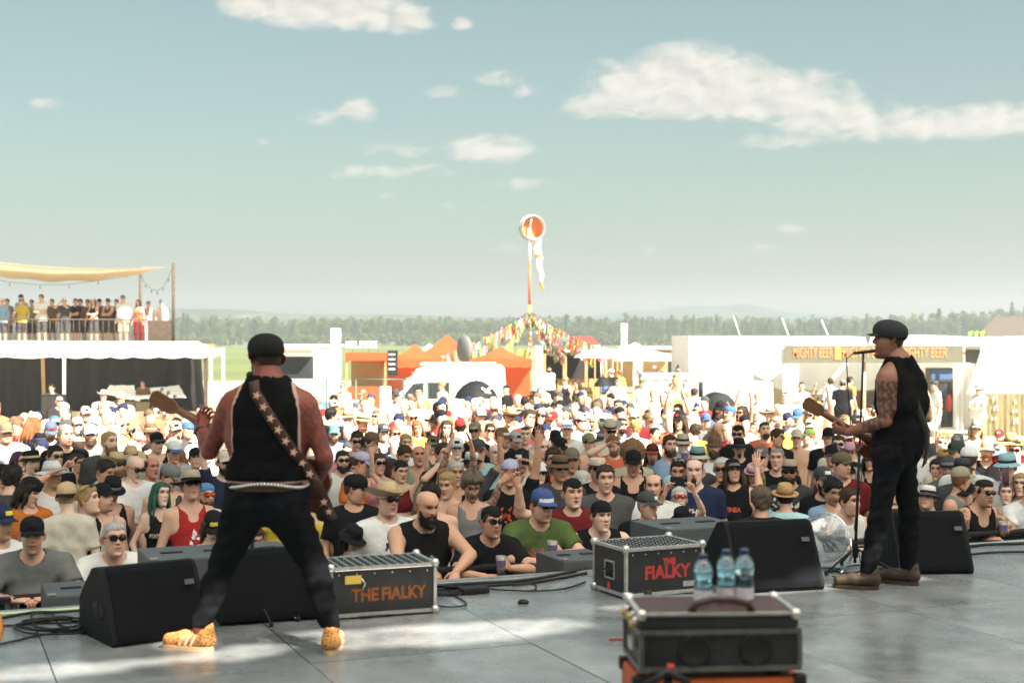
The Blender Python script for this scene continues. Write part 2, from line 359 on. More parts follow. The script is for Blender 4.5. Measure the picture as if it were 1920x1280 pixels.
ridge('distant_hill', 1050, [(1000, 600), (1140, 583), (1180, 577), (1230, 579), (1260, 571), (1300, 568), (1350, 571), (1390, 567), (1430, 575), (1470, 582), (1560, 587), (1800, 600)], m_hill2)

m_leaf = mat('broad_leaves', (.075, .12, .03), .8, spec=.1, var=.3, vscale=.3, c2=(.13, .19, .05))
m_leaf2 = mat('pine_needles', (.06, .10, .03), .8, spec=.1, var=.3, vscale=.3, c2=(.10, .15, .045))
m_leaf3 = mat('pale_leaves', (.10, .14, .04), .8, spec=.1, var=.3, vscale=.3, c2=(.16, .20, .06))
m_bark = mat('bark', (.14, .10, .07), .9, var=.3, vscale=3)
def leaf_cloud(mb, rg, blobs, n, size):
 for _ in range(n):
  c, r = rg.choice(blobs); d = Vector((rg.gauss(0, 1), rg.gauss(0, 1), rg.gauss(0, 1))).normalized() * (rg.random() ** .35)
  p = Vector((c[0] + d.x * r[0], c[1] + d.y * r[0], c[2] + d.z * r[1])); s = size * rg.uniform(.6, 1.3)
  a = Vector((rg.gauss(0, 1), rg.gauss(0, 1), rg.gauss(0, .6))).normalized(); b = a.cross(Vector((rg.gauss(0, 1), rg.gauss(0, 1), rg.gauss(0, 1)))).normalized()
  mb.add([p + a * s, p + b * s * .7, p - a * s * .9, p - b * s * .75], [(0, 1, 2, 3)])
def tree_meshes(k):
 rg = random.Random(100 + k); c = MB(); t = MB(); conifer = k in (2, 5)
 if conifer:
  h = 11.0
  for i in range(340):
   z = 1.2 + (h - 1.2) * rg.random() ** 1.1; rr = (h - z) * .24 + .15; an = rg.uniform(0, 6.28); q = rr * rg.uniform(.5, 1.05)
   p = Vector((math.cos(an) * q, math.sin(an) * q, z)); s = rg.uniform(.4, .75)
   a = Vector((math.cos(an), math.sin(an), -.35)).normalized(); b = Vector((-math.sin(an), math.cos(an), .2))
   c.add([p + a * s, p + b * s * .5, p - a * s, p - b * s * .5], [(0, 1, 2, 3)])
  t.tube([(0, 0, 0), (0, 0, h * .6), (0, 0, h * .98)], [.2, .12, .02], 6); m = m_leaf2
 else:
  h = rg.uniform(8, 10); bl = []
  for i in range(11):
   an = rg.uniform(0, 6.28); q = rg.uniform(.3, 2.3); z = rg.uniform(.32, .9) * h; bl.append(((math.cos(an) * q, math.sin(an) * q, z), (rg.uniform(1.0, 1.8), rg.uniform(.8, 1.4))))
  leaf_cloud(c, rg, bl, 620, .42)
  t.tube([(0, 0, 0), (.1, 0, h * .3), (.0, .1, h * .7)], [.22, .17, .06], 6)
  for (bp, _) in bl[:6]: t.tube([(.05, 0, h * .35), (bp[0] * .5, bp[1] * .5, (h * .4 + bp[2]) / 2), bp], [.09, .06, .02], 5)
  m = [m_leaf, m_leaf3, None, m_leaf, m_leaf, None][k]
 return c.mesh('crown', m), t.mesh('trunk', m_bark)
TM = [tree_meshes(k) for k in range(6)]
nb = 0
for row, (d0, step, sc) in enumerate(((430, 25, 1.0), (445, 24, 1.06))):
 px = -40 + row * 12
 while px < 1960:
  d = d0 + rnd.uniform(-8, 8); k = rnd.choice([0, 0, 3, 4, 1, 2, 5] if px < 1150 else [2, 5, 2, 5, 0, 3]); px += step * rnd.uniform(.7, 1.3)
  if px < 300 and row: continue
  hh = 1.0 + (.16 if px > 1700 else 0) + max(0, (px - 1750) / 170) * .25
  if 380 < px < 560: hh *= .85
  p = P(px, 640, d); p.z = 0
  t = empty('forest_tree', p, rnd.uniform(0, 6.28), ('conifer' if k in (2, 5) else 'pale leafy tree' if k == 1 else 'broadleaf tree') + ' in the woodland edge far beyond the festival field', 'tree',
     {2: 'conifers', 5: 'conifers', 1: 'pale leafy trees'}.get(k, 'broadleaf trees') + ' at the woodland edge')
  hh *= .76
  t.scale = (sc * hh * rnd.uniform(.9, 1.1),) * 2 + (sc * hh * rnd.uniform(.82, 1.12),)
  link('crown', TM[k][0], None, t); link('trunk', TM[k][1], None, t); nb += 1
wood = MB(); rg = random.Random(5)
for i in range(900):
 px = rg.uniform(-100, 2020); d = rg.uniform(455, 560); p = P(px, 640, d); h = rg.uniform(6.6, 9.2) * (1 + max(0, (px - 1650) / 270) * .32)
 bl = [((p.x + rg.uniform(-1, 1), d, h * f), (2.3 * (1.15 - f * .75), 1.7)) for f in (.3, .5, .7, .88)]
 leaf_cloud(wood, rg, bl, 40, 1.0)
wood.build('woodland', m_leaf, label='hazy green woodland behind the field, one mass of treetops', cat='woodland', kind='stuff')
bush = MB()
for i in range(230):
 px = rg.uniform(300, 1960); d = rg.uniform(405, 420); p = P(px, 640, d); leaf_cloud(bush, rg, [((p.x, d, rg.uniform(1, 2.2)), (2.6, 1.9))], 60, .55)
bush.build('hedgerow', m_leaf3, label='low pale green scrub at the foot of the far trees', cat='scrub', kind='stuff')

hz = MB().box((0, 650, 16), (3600, 1500, 42)).build('haze', None, kind='stuff')
hm = bpy.data.materials.new('haze'); hm.use_nodes = True; hn = hm.node_tree; hn.nodes.clear()
pv = hn.nodes.new('ShaderNodeVolumePrincipled'); pv.inputs['Color'].default_value = (.88, .95, 1.0, 1); pv.inputs['Density'].default_value = .0012; pv.inputs['Anisotropy'].default_value = .27
ho = hn.nodes.new('ShaderNodeOutputMaterial'); hn.links.new(pv.outputs[0], ho.inputs['Volume']); hz.data.materials.append(hm)
BIG = 1.0
class Field:
 def __init__(s, lo, hi, step, zfine=None, coarse=None):
  s.ax = [np.arange(lo[0], hi[0] + step, step), np.arange(lo[1], hi[1] + step, step)]
  if zfine is not None: s.ax.append(np.concatenate([np.arange(lo[2], zfine, coarse), np.arange(zfine, hi[2] + step, step)]))
  else: s.ax.append(np.arange(lo[2], hi[2] + step, step))
  s.D = np.full([len(a) for a in s.ax], BIG, np.float32); s.step = step
 def sl(s, lo, hi):
  r = []
  for i in range(3):
   a = max(0, np.searchsorted(s.ax[i], lo[i]) - 1); b = min(len(s.ax[i]), np.searchsorted(s.ax[i], hi[i]) + 1); r.append(slice(int(a), int(max(a, b))))
  return tuple(r)
 def coords(s, sl):
  return np.meshgrid(s.ax[0][sl[0]], s.ax[1][sl[1]], s.ax[2][sl[2]], indexing='ij', sparse=True)
 def cone(s, a, b, ra, rb, k=.03, sy=1.0, flat=False, sx=1.0):
  a = np.array(a, float); b = np.array(b, float); m = max(ra, rb) * max(1, sy, sx) + k + s.step * 2.2
  sl = s.sl(np.minimum(a, b) - m, np.maximum(a, b) + m)
  if any(q.stop - q.start < 1 for q in sl): return
  X, Y, Z = s.coords(sl); ab = b - a; l2 = max(1e-9, float(ab @ ab))
  t = np.clip(((X - a[0]) * ab[0] + (Y - a[1]) * ab[1] + (Z - a[2]) * ab[2]) / l2, 0, 1)
  d = np.sqrt(((X - a[0] - t * ab[0]) / sx) ** 2 + ((Y - a[1] - t * ab[1]) / sy) ** 2 + (Z - a[2] - t * ab[2]) ** 2) - (ra + (rb - ra) * t)
  d = d * min(1.0, sy, sx)
  if flat:
   n = ab / math.sqrt(l2); d = np.maximum(d, (X - b[0]) * n[0] + (Y - b[1]) * n[1] + (Z - b[2]) * n[2])
  s.blend(sl, d.astype(np.float32), k)
 def blend(s, sl, d, k):
  D = s.D[sl]; h = np.clip(.5 + .5 * (D - d) / k, 0, 1); s.D[sl] = D * (1 - h) + d * h - k * h * (1 - h)
 def cut_below(s, z, tilt=0.0):
  s.D = np.maximum(s.D, (z - s.ax[2])[None, None, :] + (tilt * s.ax[1])[None, :, None]).astype(np.float32)
 def cut_above(s, z): s.D = np.maximum(s.D, (s.ax[2] - z)[None, None, :]).astype(np.float32)
 def carve(s, a, b, ra, rb, sy=1.0, sx=1.0):
  a = np.array(a, float); b = np.array(b, float); m = max(ra, rb) * max(1, sy, sx) + s.step * 3
  sl = s.sl(np.minimum(a, b) - m, np.maximum(a, b) + m)
  if any(q.stop - q.start < 1 for q in sl): return
  X, Y, Z = s.coords(sl); ab = b - a; l2 = max(1e-9, float(ab @ ab))
  t = np.clip(((X - a[0]) * ab[0] + (Y - a[1]) * ab[1] + (Z - a[2]) * ab[2]) / l2, 0, 1)
  d = np.sqrt(((X - a[0] - t * ab[0]) / sx) ** 2 + ((Y - a[1] - t * ab[1]) / sy) ** 2 + (Z - a[2] - t * ab[2]) ** 2) - (ra + (rb - ra) * t)
  s.D[sl] = np.maximum(s.D[sl], -d)
 def wrinkle(s, amp, ph=0.0, f=1.0):
  X, Y, Z = s.coords((slice(None),) * 3)
  w = np.sin((19 * X + 31 * Z + 9 * Y) * f + ph) * np.sin((-27 * X + 23 * Z + 8 * Y) * f + 1.7 * ph + 1) + .7 * np.sin((41 * X - 37 * Z + 14 * Y) * f + ph * 2.1)
  s.D = (s.D + amp * w * np.clip((1.75 - Z) * 1.4, .25, 1)).astype(np.float32)
 def mesh(s):
  D = s.D; D[0] = D[-1] = BIG; D[:, 0] = D[:, -1] = BIG; D[:, :, 0] = D[:, :, -1] = BIG
  S_ = D < 0; n = np.array(D.shape) - 1
  def cor(A, o): return A[o[0]:o[0] + n[0], o[1]:o[1] + n[1], o[2]:o[2] + n[2]]
  cs = [(i, j, k) for i in (0, 1) for j in (0, 1) for k in (0, 1)]
  cnt = sum(cor(S_, o).astype(np.int8) for o in cs); act = (cnt > 0) & (cnt < 8)
  idx = np.full(act.shape, -1, np.int32); I = np.argwhere(act); idx[act] = np.arange(len(I))
  pos = np.zeros((len(I), 3)); num = np.zeros(len(I))
  for o in cs:
   for axx in range(3):
    if o[axx]: continue
    o2 = list(o); o2[axx] = 1
    d1 = cor(D, o)[act]; d2 = cor(D, o2)[act]; c = (d1 < 0) != (d2 < 0)
    t = np.where(c, d1 / np.where(c, d1 - d2, 1), 0); p = np.tile(np.array(o, float), (len(I), 1)); p[:, axx] += t
    pos += p * c[:, None]; num += c
  pos = pos / num[:, None] + I
  V = np.stack([np.interp(pos[:, i], np.arange(len(s.ax[i])), s.ax[i]) for i in range(3)], 1)
  Fs = []
  A = S_[:-1, 1:-1, 1:-1] != S_[1:, 1:-1, 1:-1]; q = np.argwhere(A); i, j, k = q[:, 0], q[:, 1] + 1, q[:, 2] + 1; fl = S_[i, j, k]
  f = np.stack([idx[i, j - 1, k - 1], idx[i, j, k - 1], idx[i, j, k], idx[i, j - 1, k]], 1); f[~fl] = f[~fl][:, ::-1]; Fs.append(f)
  A = S_[1:-1, :-1, 1:-1] != S_[1:-1, 1:, 1:-1]; q = np.argwhere(A); i, j, k = q[:, 0] + 1, q[:, 1], q[:, 2] + 1; fl = S_[i, j, k]
  f = np.stack([idx[i - 1, j, k - 1], idx[i - 1, j, k], idx[i, j, k], idx[i, j, k - 1]], 1); f[~fl] = f[~fl][:, ::-1]; Fs.append(f)
  A = S_[1:-1, 1:-1, :-1] != S_[1:-1, 1:-1, 1:]; q = np.argwhere(A); i, j, k = q[:, 0] + 1, q[:, 1] + 1, q[:, 2]; fl = S_[i, j, k]
  f = np.stack([idx[i - 1, j - 1, k], idx[i, j - 1, k], idx[i, j, k], idx[i - 1, j, k]], 1); f[~fl] = f[~fl][:, ::-1]; Fs.append(f)
  return V, np.concatenate(Fs)

def np_mesh(name, V, Fq, m=None, cols=None, tris=None, smooth=True):
 fl = Fq.tolist() if hasattr(Fq, 'tolist') else list(Fq)
 if tris is not None: fl += tris
 me = bpy.data.meshes.new(name); me.from_pydata(V.tolist() if hasattr(V, 'tolist') else V, [], fl)
 if smooth: me.polygons.foreach_set('use_smooth', [True] * len(me.polygons))
 if cols is not None:
  ca = me.color_attributes.new('Col', 'FLOAT_COLOR', 'POINT'); c4 = np.ones((len(V), 4), np.float32); c4[:, :3] = cols; ca.data.foreach_set('color', c4.ravel())
 if m is not None: me.materials.append(m)
 me.update(); return me

HZ = [-.118, -.112, -.098, -.075, -.045, -.01, .03, .055, .085, .108, .122, .128]
HW = [.012, .032, .046, .057, .0645, .0705, .0735, .0755, .0725, .0590, .034, .0]
HF = [.070, .084, .092, .0905, .0895, .089, .087, .093, .0855, .066, .036, .0]
HB = [-.030, -.020, -.005, .035, .068, .086, .096, .099, .093, .074, .042, .0]
def ga(x, s): return np.exp(-(x / s) ** 2)
def head_grid(face):
 rows = np.concatenate([[-.118, -.1165, -.112, -.105], np.linspace(-.098, .062, 30), [.070, .080, .090, .099, .108, .116, .122, .1262, .128]])
 an = []
 for t in np.linspace(-1, 1, 44)[:-1]: an.append(math.pi * (abs(t) ** 1.35) * (1 if t >= 0 else -1))
 an = np.array(an); Zg, Ag = np.meshgrid(rows, an, indexing='ij')
 w = np.interp(Zg, HZ, HW) * face.get('w', 1); f = np.interp(Zg, HZ, HF); b = np.interp(Zg, HZ, HB)
 jaw = face.get('jaw', 0); w = w + jaw * ga(Zg + .08, .04)
 sx = np.sin(Ag); cx = np.cos(Ag)
 X = w * np.sign(sx) * np.abs(sx) ** .86
 mid = (b - f) / 2 * 0; Y = np.where(cx >= 0, -f * np.abs(cx) ** .92, b * np.abs(cx) ** .92)
 lowb = (b < 0); Y = np.where((cx < 0) & lowb, b * np.abs(cx), Y)
 front = np.clip(cx * 1.6, 0, 1)
 ns = face.get('nose', 1.0)
 nose = np.interp(Zg, [-.028, -.018, -.010, .0, .03, .045, .055], [0, .012, .024, .021, .009, .004, 0]) * ga(X, .0125 + .004 * ga(Zg + .012, .012)) * ns
 Y = Y - nose * front
 for sgn in (-1, 1):
  Y = Y + .014 * ga(X - sgn * .031, .018) * ga(Zg - .030, .013) * front
  Y = Y - .006 * ga(X - sgn * .046, .018) * ga(Zg + .002, .018) * front
  Y = Y - .0055 * ga(X - sgn * .030, .022) * ga(Zg - .049, .007) * front
  Y = Y - .006 * ga(X - sgn * .031, .012) * ga(Zg - .029, .007) * front
 Y = Y - .0055 * ga(X, .021) * ga(Zg + .043, .005) * front - .006 * ga(X, .018) * ga(Zg + .058, .005) * front + .004 * ga(X, .024) * ga(Zg + .0505, .003) * front
 op = face.get('open', 0)
 if op: Y = Y + .008 * op * ga(X, .017) * ga(Zg + .053, .010) * front
 Y = Y - .008 * ga(X, .020) * ga(Zg + .098, .012) * front + .004 * ga(X, .03) * ga(Zg + .078, .007) * front
 C = np.ones(X.shape + (3,))
 def mul(mask, c):
  for i in range(3): C[..., i] *= 1 + (c[i] - 1) * mask
 mul(.8 * ga(X, .024) * (ga(Zg + .044, .005) + ga(Zg + .058, .006)).clip(0, 1) * front, (.86, .52, .50))
 mul(np.clip(1.3 * ga(X, .024) * ga(Zg + .0505, .0045), 0, 1) * front, (.33, .18, .18))
 if op: mul(np.clip(1.25 * ga(X, .015) * ga(Zg + .054, .011 * op), 0, 1) * front, (.16, .07, .07))
 for sgn in (-1, 1):
  mul(np.clip(1.5 * ga(X - sgn * .033, .023) * ga(Zg - .0515, .0062), 0, 1) * front, (.22, .17, .14))
  mul(.7 * ga(X - sgn * .031, .022) * ga(Zg - .031, .014) * front, (.68, .54, .50))
  mul(np.clip(1.9 * ga(X - sgn * .032, .0135) * ga(Zg - .029, .0068), 0, 1) * front, (.12, .09, .08))
  mul(.8 * ga(X - sgn * .032, .017) * ga(Zg - .036, .0030) * front, (.3, .22, .2))
  mul(.45 * ga(X - sgn * .042, .016) * ga(Zg + .004, .016) * front, (1.0, .72, .66))
 mul(.5 * ga(X, .014) * ga(Zg + .008, .012) * front, (1.0, .74, .68))
 st = face.get('stub', 0)
 if st: mul(st * np.clip((-.012 - Zg) * 30, 0, 1) * np.clip(1.5 - np.abs(Ag) / 1.05, 0, 1) * (1 - .8 * ga(X, .03) * ga(Zg + .02, .012)), (.36, .30, .28))
 if face.get('smile'):
  up = .004 * (X / .022) ** 2; mul(np.clip(1.3 * ga(X, .020) * ga(Zg + .052 - up, .0045), 0, 1) * front, (1.25, 1.5, 1.7))
  for sgn in (-1, 1): mul(.6 * ga(X - sgn * .030, .004) * ga(Zg + .040, .012) * front, (.62, .5, .46)); Y = Y - .004 * ga(X - sgn * .040, .014) * ga(Zg + .020, .014) * front
 Zg = Zg * face.get('h', 1)
 return X, Y, Zg, Ag, C
def grid_faces(nr, na):
 f = []
 for i in range(nr - 1):
  for j in range(na):
   f.append((i * na + j, i * na + (j + 1) % na, (i + 1) * na + (j + 1) % na, (i + 1) * na + j))
 return f
FACES = [dict(w=1.0, nose=1.0), dict(w=1.05, nose=1.15, stub=.55, jaw=.004), dict(w=.97, nose=.85), dict(w=1.07, nose=1.1, open=.9, jaw=.005), dict(w=1.02, nose=1.2, stub=.8), dict(w=.94, nose=.75),
   dict(w=1.10, nose=1.05, jaw=.008, stub=.3), dict(w=1.0, nose=.95, smile=1, stub=.3), dict(w=.91, nose=1.3, h=1.06, stub=.5), dict(w=1.12, nose=.9, h=.95, jaw=.01), dict(w=.96, nose=1.15, smile=1, h=1.03), dict(w=.93, nose=.7, smile=1, h=.98)]
for f_, g_ in zip(FACES, [head_grid(f) for f in FACES]): f_['grid'] = g_
NA = 43
def head_geo(fi, M):                       # -> verts, faces, colours in body space
 X, Y, Z, A, C = FACES[fi]['grid']; V = np.stack([X.ravel(), Y.ravel(), Z.ravel()], 1); f = grid_faces(X.shape[0], NA); c = C.reshape(-1, 3)
 ev = []; ef = []
 for sgn in (-1, 1):
  o = len(V) + len(ev); n1, n2 = 8, 5
  for i in range(n2 + 1):
   for j in range(n1):
    th = math.pi * i / n2; ph = 2 * math.pi * j / n1
    e = np.array([sgn * (.078 * FACES[fi]['w'] + .010 * math.sin(th) * math.cos(ph) * .8), .012 + .018 * math.cos(ph) * math.sin(th) + .006 * math.cos(th), .008 + .033 * math.cos(th)])
    e[0] += sgn * .012 * max(0, math.cos(ph)) * math.sin(th); ev.append(e)
  ef += [(o + i * n1 + j, o + i * n1 + (j + 1) % n1, o + (i + 1) * n1 + (j + 1) % n1, o + (i + 1) * n1 + j) for i in range(n2) for j in range(n1)]
 ev = np.array(ev); V = np.concatenate([V, ev]); ec = np.ones((len(ev), 3)) * (1, .80, .76); c = np.concatenate([c, ec])
 R3 = np.array(M.to_3x3()); t = np.array(M.translation); return V @ R3.T + t, f + ef, c

def hand_geo(side, W, fw, pn, curl=.35, spread=.12, point=False):
 fw = Vector(fw).normalized(); pn = (Vector(pn) - fw * Vector(pn).dot(fw)).normalized(); lat = fw.cross(pn).normalized() * -side   # lat: towards the thumb
 vs = []; fs = []; W = Vector(W)
 def ring(c, a, b, ra, rb, n): return [c + a * (ra * math.cos(2 * math.pi * k / n)) + b * (rb * math.sin(2 * math.pi * k / n)) for k in range(n)]
 def loft(rs, n, tip):
  o = len(vs)
  for r_ in rs: vs.extend(r_)
  for i in range(len(rs) - 1):
   for k in range(n): fs.append((o + i * n + k, o + i * n + (k + 1) % n, o + (i + 1) * n + (k + 1) % n, o + (i + 1) * n + k))
  if tip: fs.append(tuple(o + (len(rs) - 1) * n + k for k in range(n)))
 loft([ring(W - fw * .03, lat, pn, .027, .021, 10), ring(W, lat, pn, .028, .020, 10), ring(W + fw * .03, lat, pn, .036, .018, 10), ring(W + fw * .065, lat, pn, .041, .015, 10), ring(W + fw * .09, lat, pn, .040, .012, 10), ring(W + fw * .098, lat, pn, .033, .008, 10)], 10, True)
 for i, (off, ln, r0) in enumerate(((.030, .074, .0088), (.010, .083, .009), (-.011, .077, .0088), (-.030, .060, .0078))):
  p = W + fw * (.088 - .004 * abs(i - 1)) + lat * off; d = (fw + lat * spread * off * 28).normalized(); cu = curl * (.05 if point and i == 0 else 1); a = 0
  rs = [ring(p - d * .012, lat, pn, r0, r0, 6)]
  for sgm, bend in ((.45, 55), (.30, 75), (.25, 55)):
   a += R(bend) * cu; dd = d * math.cos(a) + pn * math.sin(a); nn = pn * math.cos(a) - d * math.sin(a); p = p + dd * (ln * sgm); r0 *= .93
   rs.append(ring(p, lat, nn, r0, r0, 6))
  rs.append(ring(p + dd * r0 * .7, lat, nn, r0 * .6, r0 * .6, 6)); loft(rs, 6, True)
 d = (fw * .62 + lat * .72 + pn * .35).normalized(); nn = d.cross(pn).normalized(); bb = nn.cross(d); p = W + fw * .022 + lat * .026; r0 = .0125
 rs = [ring(p - d * .012, nn, bb, r0 * 1.1, r0 * 1.1, 6)]
 for ln, k in ((.034, .0), (.028, .5), (.020, .8)):
  dd = (d + (fw * .6 + pn * .6 - lat * .5) * k * (.5 + curl)).normalized(); p = p + dd * ln; r0 *= .9; rs.append(ring(p, nn, bb, r0, r0, 6))
 rs.append(ring(p + dd * .006, nn, bb, r0 * .6, r0 * .6, 6)); loft(rs, 6, True)
 return np.array([tuple(v) for v in vs]), fs

def ik(sh, tg, pole, l1=.285, l2=.262):
 sh = Vector(sh); tg = Vector(tg); d = tg - sh; ln = min(d.length, (l1 + l2) * .995); d.normalize(); tg = sh + d * ln
 a = (l1 * l1 - l2 * l2 + ln * ln) / (2 * ln); h = math.sqrt(max(0, l1 * l1 - a * a)); pl = Vector(pole); pl = (pl - d * pl.dot(d)).normalized()
 return sh + d * a + pl * h, tg

POSES = dict(
 down=dict(r=((-.25, -.05, .88), (-.2, .6, .1)), l=((.25, -.04, .88), (.2, .6, .1))),
 pockets=dict(r=((-.22, -.12, .93), (-.5, .5, 0)), l=((.22, -.10, .94), (.5, .5, 0))),
 crossed=dict(r=((.10, -.23, 1.17), (-.6, -.1, -.4)), l=((-.10, -.21, 1.13), (.6, -.1, -.4)), hr=((.9, .2, .1), (0, 1, 0)), hl=((-.9, .2, .1), (0, 1, 0))),
 clasp=dict(r=((-.05, -.34, 1.14), (-.6, .2, -.6)), l=((.05, -.34, 1.14), (.6, .2, -.6)), hr=((.7, -.6, .2), (.2, .4, -.5)), hl=((-.7, -.6, .2), (-.2, .4, -.5)), curl=.75),
 shade=dict(r=((-.10, -.17, 1.66), (-.8, -.3, -.1)), l=((.25, -.04, .88), (.2, .6, .1)), hr=((.75, -.4, .35), (.1, -.3, -1)), curl=.12),
 cup=dict(r=((-.10, -.33, 1.20), (-.5, .2, -.7)), l=((.24, -.05, .89), (.2, .6, .1)), hr=((.35, -.8, .25), (.8, .2, 0)), curl=.72),
 cupl=dict(l=((.10, -.33, 1.20), (.5, .2, -.7)), r=((-.24, -.05, .89), (-.2, .6, .1)), hl=((-.35, -.8, .25), (-.8, .2, 0)), curl=.72),
 phone=dict(r=((-.08, -.42, 1.60), (-.6, .1, -.7)), l=((.08, -.42, 1.60), (.6, .1, -.7)), hr=((.2, -.35, .9), (.8, -.4, 0)), hl=((-.2, -.35, .9), (-.8, -.4, 0)), curl=.55),
 photo=dict(r=((-.06, -.20, 1.56), (-.7, -.1, -.6)), l=((.06, -.20, 1.56), (.7, -.1, -.6)), hr=((.5, -.5, .5), (.6, .5, 0)), hl=((-.5, -.5, .5), (-.6, .5, 0)), curl=.6),
 clap=dict(r=((-.12, -.20, 1.90), (-.8, -.3, .1)), l=((.12, -.20, 1.90), (.8, -.3, .1)), hr=((.25, -.1, .9), (1, 0, 0)), hl=((-.25, -.1, .9), (-1, 0, 0)), curl=.1),
 upr=dict(r=((-.26, -.12, 1.93), (-.6, .5, 0)), l=((.25, -.04, .88), (.2, .6, .1)), hr=((-.05, -.1, 1), (.3, -1, 0)), curl=.85, point=True),
 upl=dict(l=((.26, -.12, 1.93), (.6, .5, 0)), r=((-.25, -.04, .88), (-.2, .6, .1)), hl=((.05, -.1, 1), (-.3, -1, 0)), curl=.25),
 reachl=dict(l=((.50, -.20, 1.68), (.4, .2, -.8)), r=((-.25, -.04, .88), (-.2, .6, .1)), hl=((.7, -.2, .6), (-.3, -1, 0)), curl=.2),
 reachr=dict(r=((-.46, -.20, 1.72), (-.5, .2, -.8)), l=((.25, -.04, .88), (.2, .6, .1)), hr=((-.35, -.2, .9), (.3, -1, 0)), curl=.5),
 bothup=dict(r=((-.34, -.16, 1.84), (-.8, .2, -.2)), l=((.30, -.16, 1.86), (.8, .2, -.2)), hr=((-.1, -.2, 1), (.3, -1, 0)), hl=((.1, -.2, 1), (-.3, -1, 0)), curl=.25),
 point=dict(r=((-.02, -.40, 1.55), (-.6, .1, -.7)), l=((.25, -.04, .88), (.2, .6, .1)), hr=((.5, -.4, .8), (.3, -.6, -.4)), curl=.8, point=True),
 lean=dict(r=((-.10, -.47, 1.06), (-1, .1, .1)), l=((.10, -.47, 1.06), (1, .1, .1)), hr=((.85, -.45, .05), (.2, .1, -1)), hl=((-.85, -.45, .05), (-.2, .1, -1)), curl=.6, bend=16),
 leancup=dict(r=((-.14, -.46, 1.07), (-1, .1, .1)), l=((.06, -.44, 1.14), (1, .1, -.2)), hr=((.85, -.45, .05), (.2, .1, -1)), hl=((-.5, -.6, .4), (-.9, .2, 0)), curl=.68, bend=16),
 leandown=dict(r=((-.06, -.45, .98), (-1, -.1, .2)), l=((.14, -.45, .93), (1, -.1, .2)), hr=((.5, -.6, -.55), (.3, .2, -1)), hl=((-.4, -.6, -.6), (-.3, .2, -1)), curl=.45, bend=15),
)
def build_prims(bd, pose, bend):
 w = bd.get('w', 1.0); be = bd.get('belly', 0.0); fe = bd.get('fem', 0)
 T = Matrix.Translation((0, 0, .95)) @ Matrix.Rotation(R(bend), 4, 'X') @ Matrix.Translation((0, 0, -.95))     # bend forward (-Y)
 sh = .178 * w * (.90 if fe else 1); t = lambda *p: tuple(T @ Vector(p))
 pr = dict(
  pelvis=((-.075 * w, 0, .93), (.075 * w, 0, .93), .125 * w * (1.06 if fe else 1), .125 * w * (1.06 if fe else 1), .80),
  abdomen=(t(0, 0, 1.0), t(0, 0, 1.16), .142 * w * (.88 if fe else 1) + .03 * be, .140 * w * (.86 if fe else 1), .74),
  belly=(t(0, -.035 - .06 * be, 1.05), t(0, -.03 - .05 * be, 1.14), .10 * w + .055 * be, .10 * w + .045 * be, .95),
  chest=(t(-.062 * w, 0, 1.29), t(.062 * w, 0, 1.29), .132 * w * (.90 if fe else 1), .132 * w * (.90 if fe else 1), .78),
  upper=(t(-.085 * w, .012, 1.365), t(.085 * w, .012, 1.365), .088 * w, .088 * w, .85),
  shl=(t(-sh, .01, 1.40), t(0, .02, 1.425), .058 * w, .075, 1), shr=(t(sh, .01, 1.40), t(0, .02, 1.425), .058 * w, .075, 1))
 if fe:
  for s_ in (-1, 1): pr['bust%d' % s_] = (t(s_ * .068, -.085, 1.255), t(s_ * .066, -.075, 1.27), .066, .06, 1)
 neck = (t(0, .018, 1.42), t(0, -.012, 1.585), .062 * (1 + .08 * be) * (.86 if fe else 1), .054 * (1 + .12 * be) * (.86 if fe else 1), 1)
 arms = {}
 po = POSES[pose]
 for k, s_ in (('r', -1), ('l', 1)):
  tg, pole = po[k]; A = Vector(t(s_ * sh, .01, 1.395)); el, wr = ik(A, tg, pole); arms[k] = (A, el, wr)
 head_c = Vector(t(0, -.030, 1.620))
 return pr, neck, arms, head_c, T
BODY = {}
SHIRT = {}
BUILDS = dict(m=dict(), slim=dict(w=.93), big=dict(w=1.13, belly=.8), broad=dict(w=1.08, belly=.3), f=dict(w=.88, fem=1), fb=dict(w=1.0, fem=1, belly=.35))
def legs(fd, o=0.0, low=.0, k=.03):
 for s_ in (-1, 1):
  fd.cone((s_ * .088, 0, .90), (s_ * .115, -.01, .50), .092 + o, .060 + o, k)
  if low < .45: fd.cone((s_ * .115, -.01, .50), (s_ * .125, .02, .09), .058 + o, .038 + o, k)
def field_for(arms, step, coarse=.05, zlo=-.02, zf=.93, extra=.14):
 pts = [p for k in arms for p in arms[k]] + [Vector((-.25, -.22, 1)), Vector((.25, .2, 1.6))]
 lo = [min(p[i] for p in pts) - extra for i in range(3)]; hi = [max(p[i] for p in pts) + extra for i in range(3)]
 return Field((lo[0], lo[1], zlo), (hi[0], hi[1], max(hi[2], 1.66)), step, zf, coarse)
Q = [.0275]          # grid step of the next body and shirt: finer for the front rows
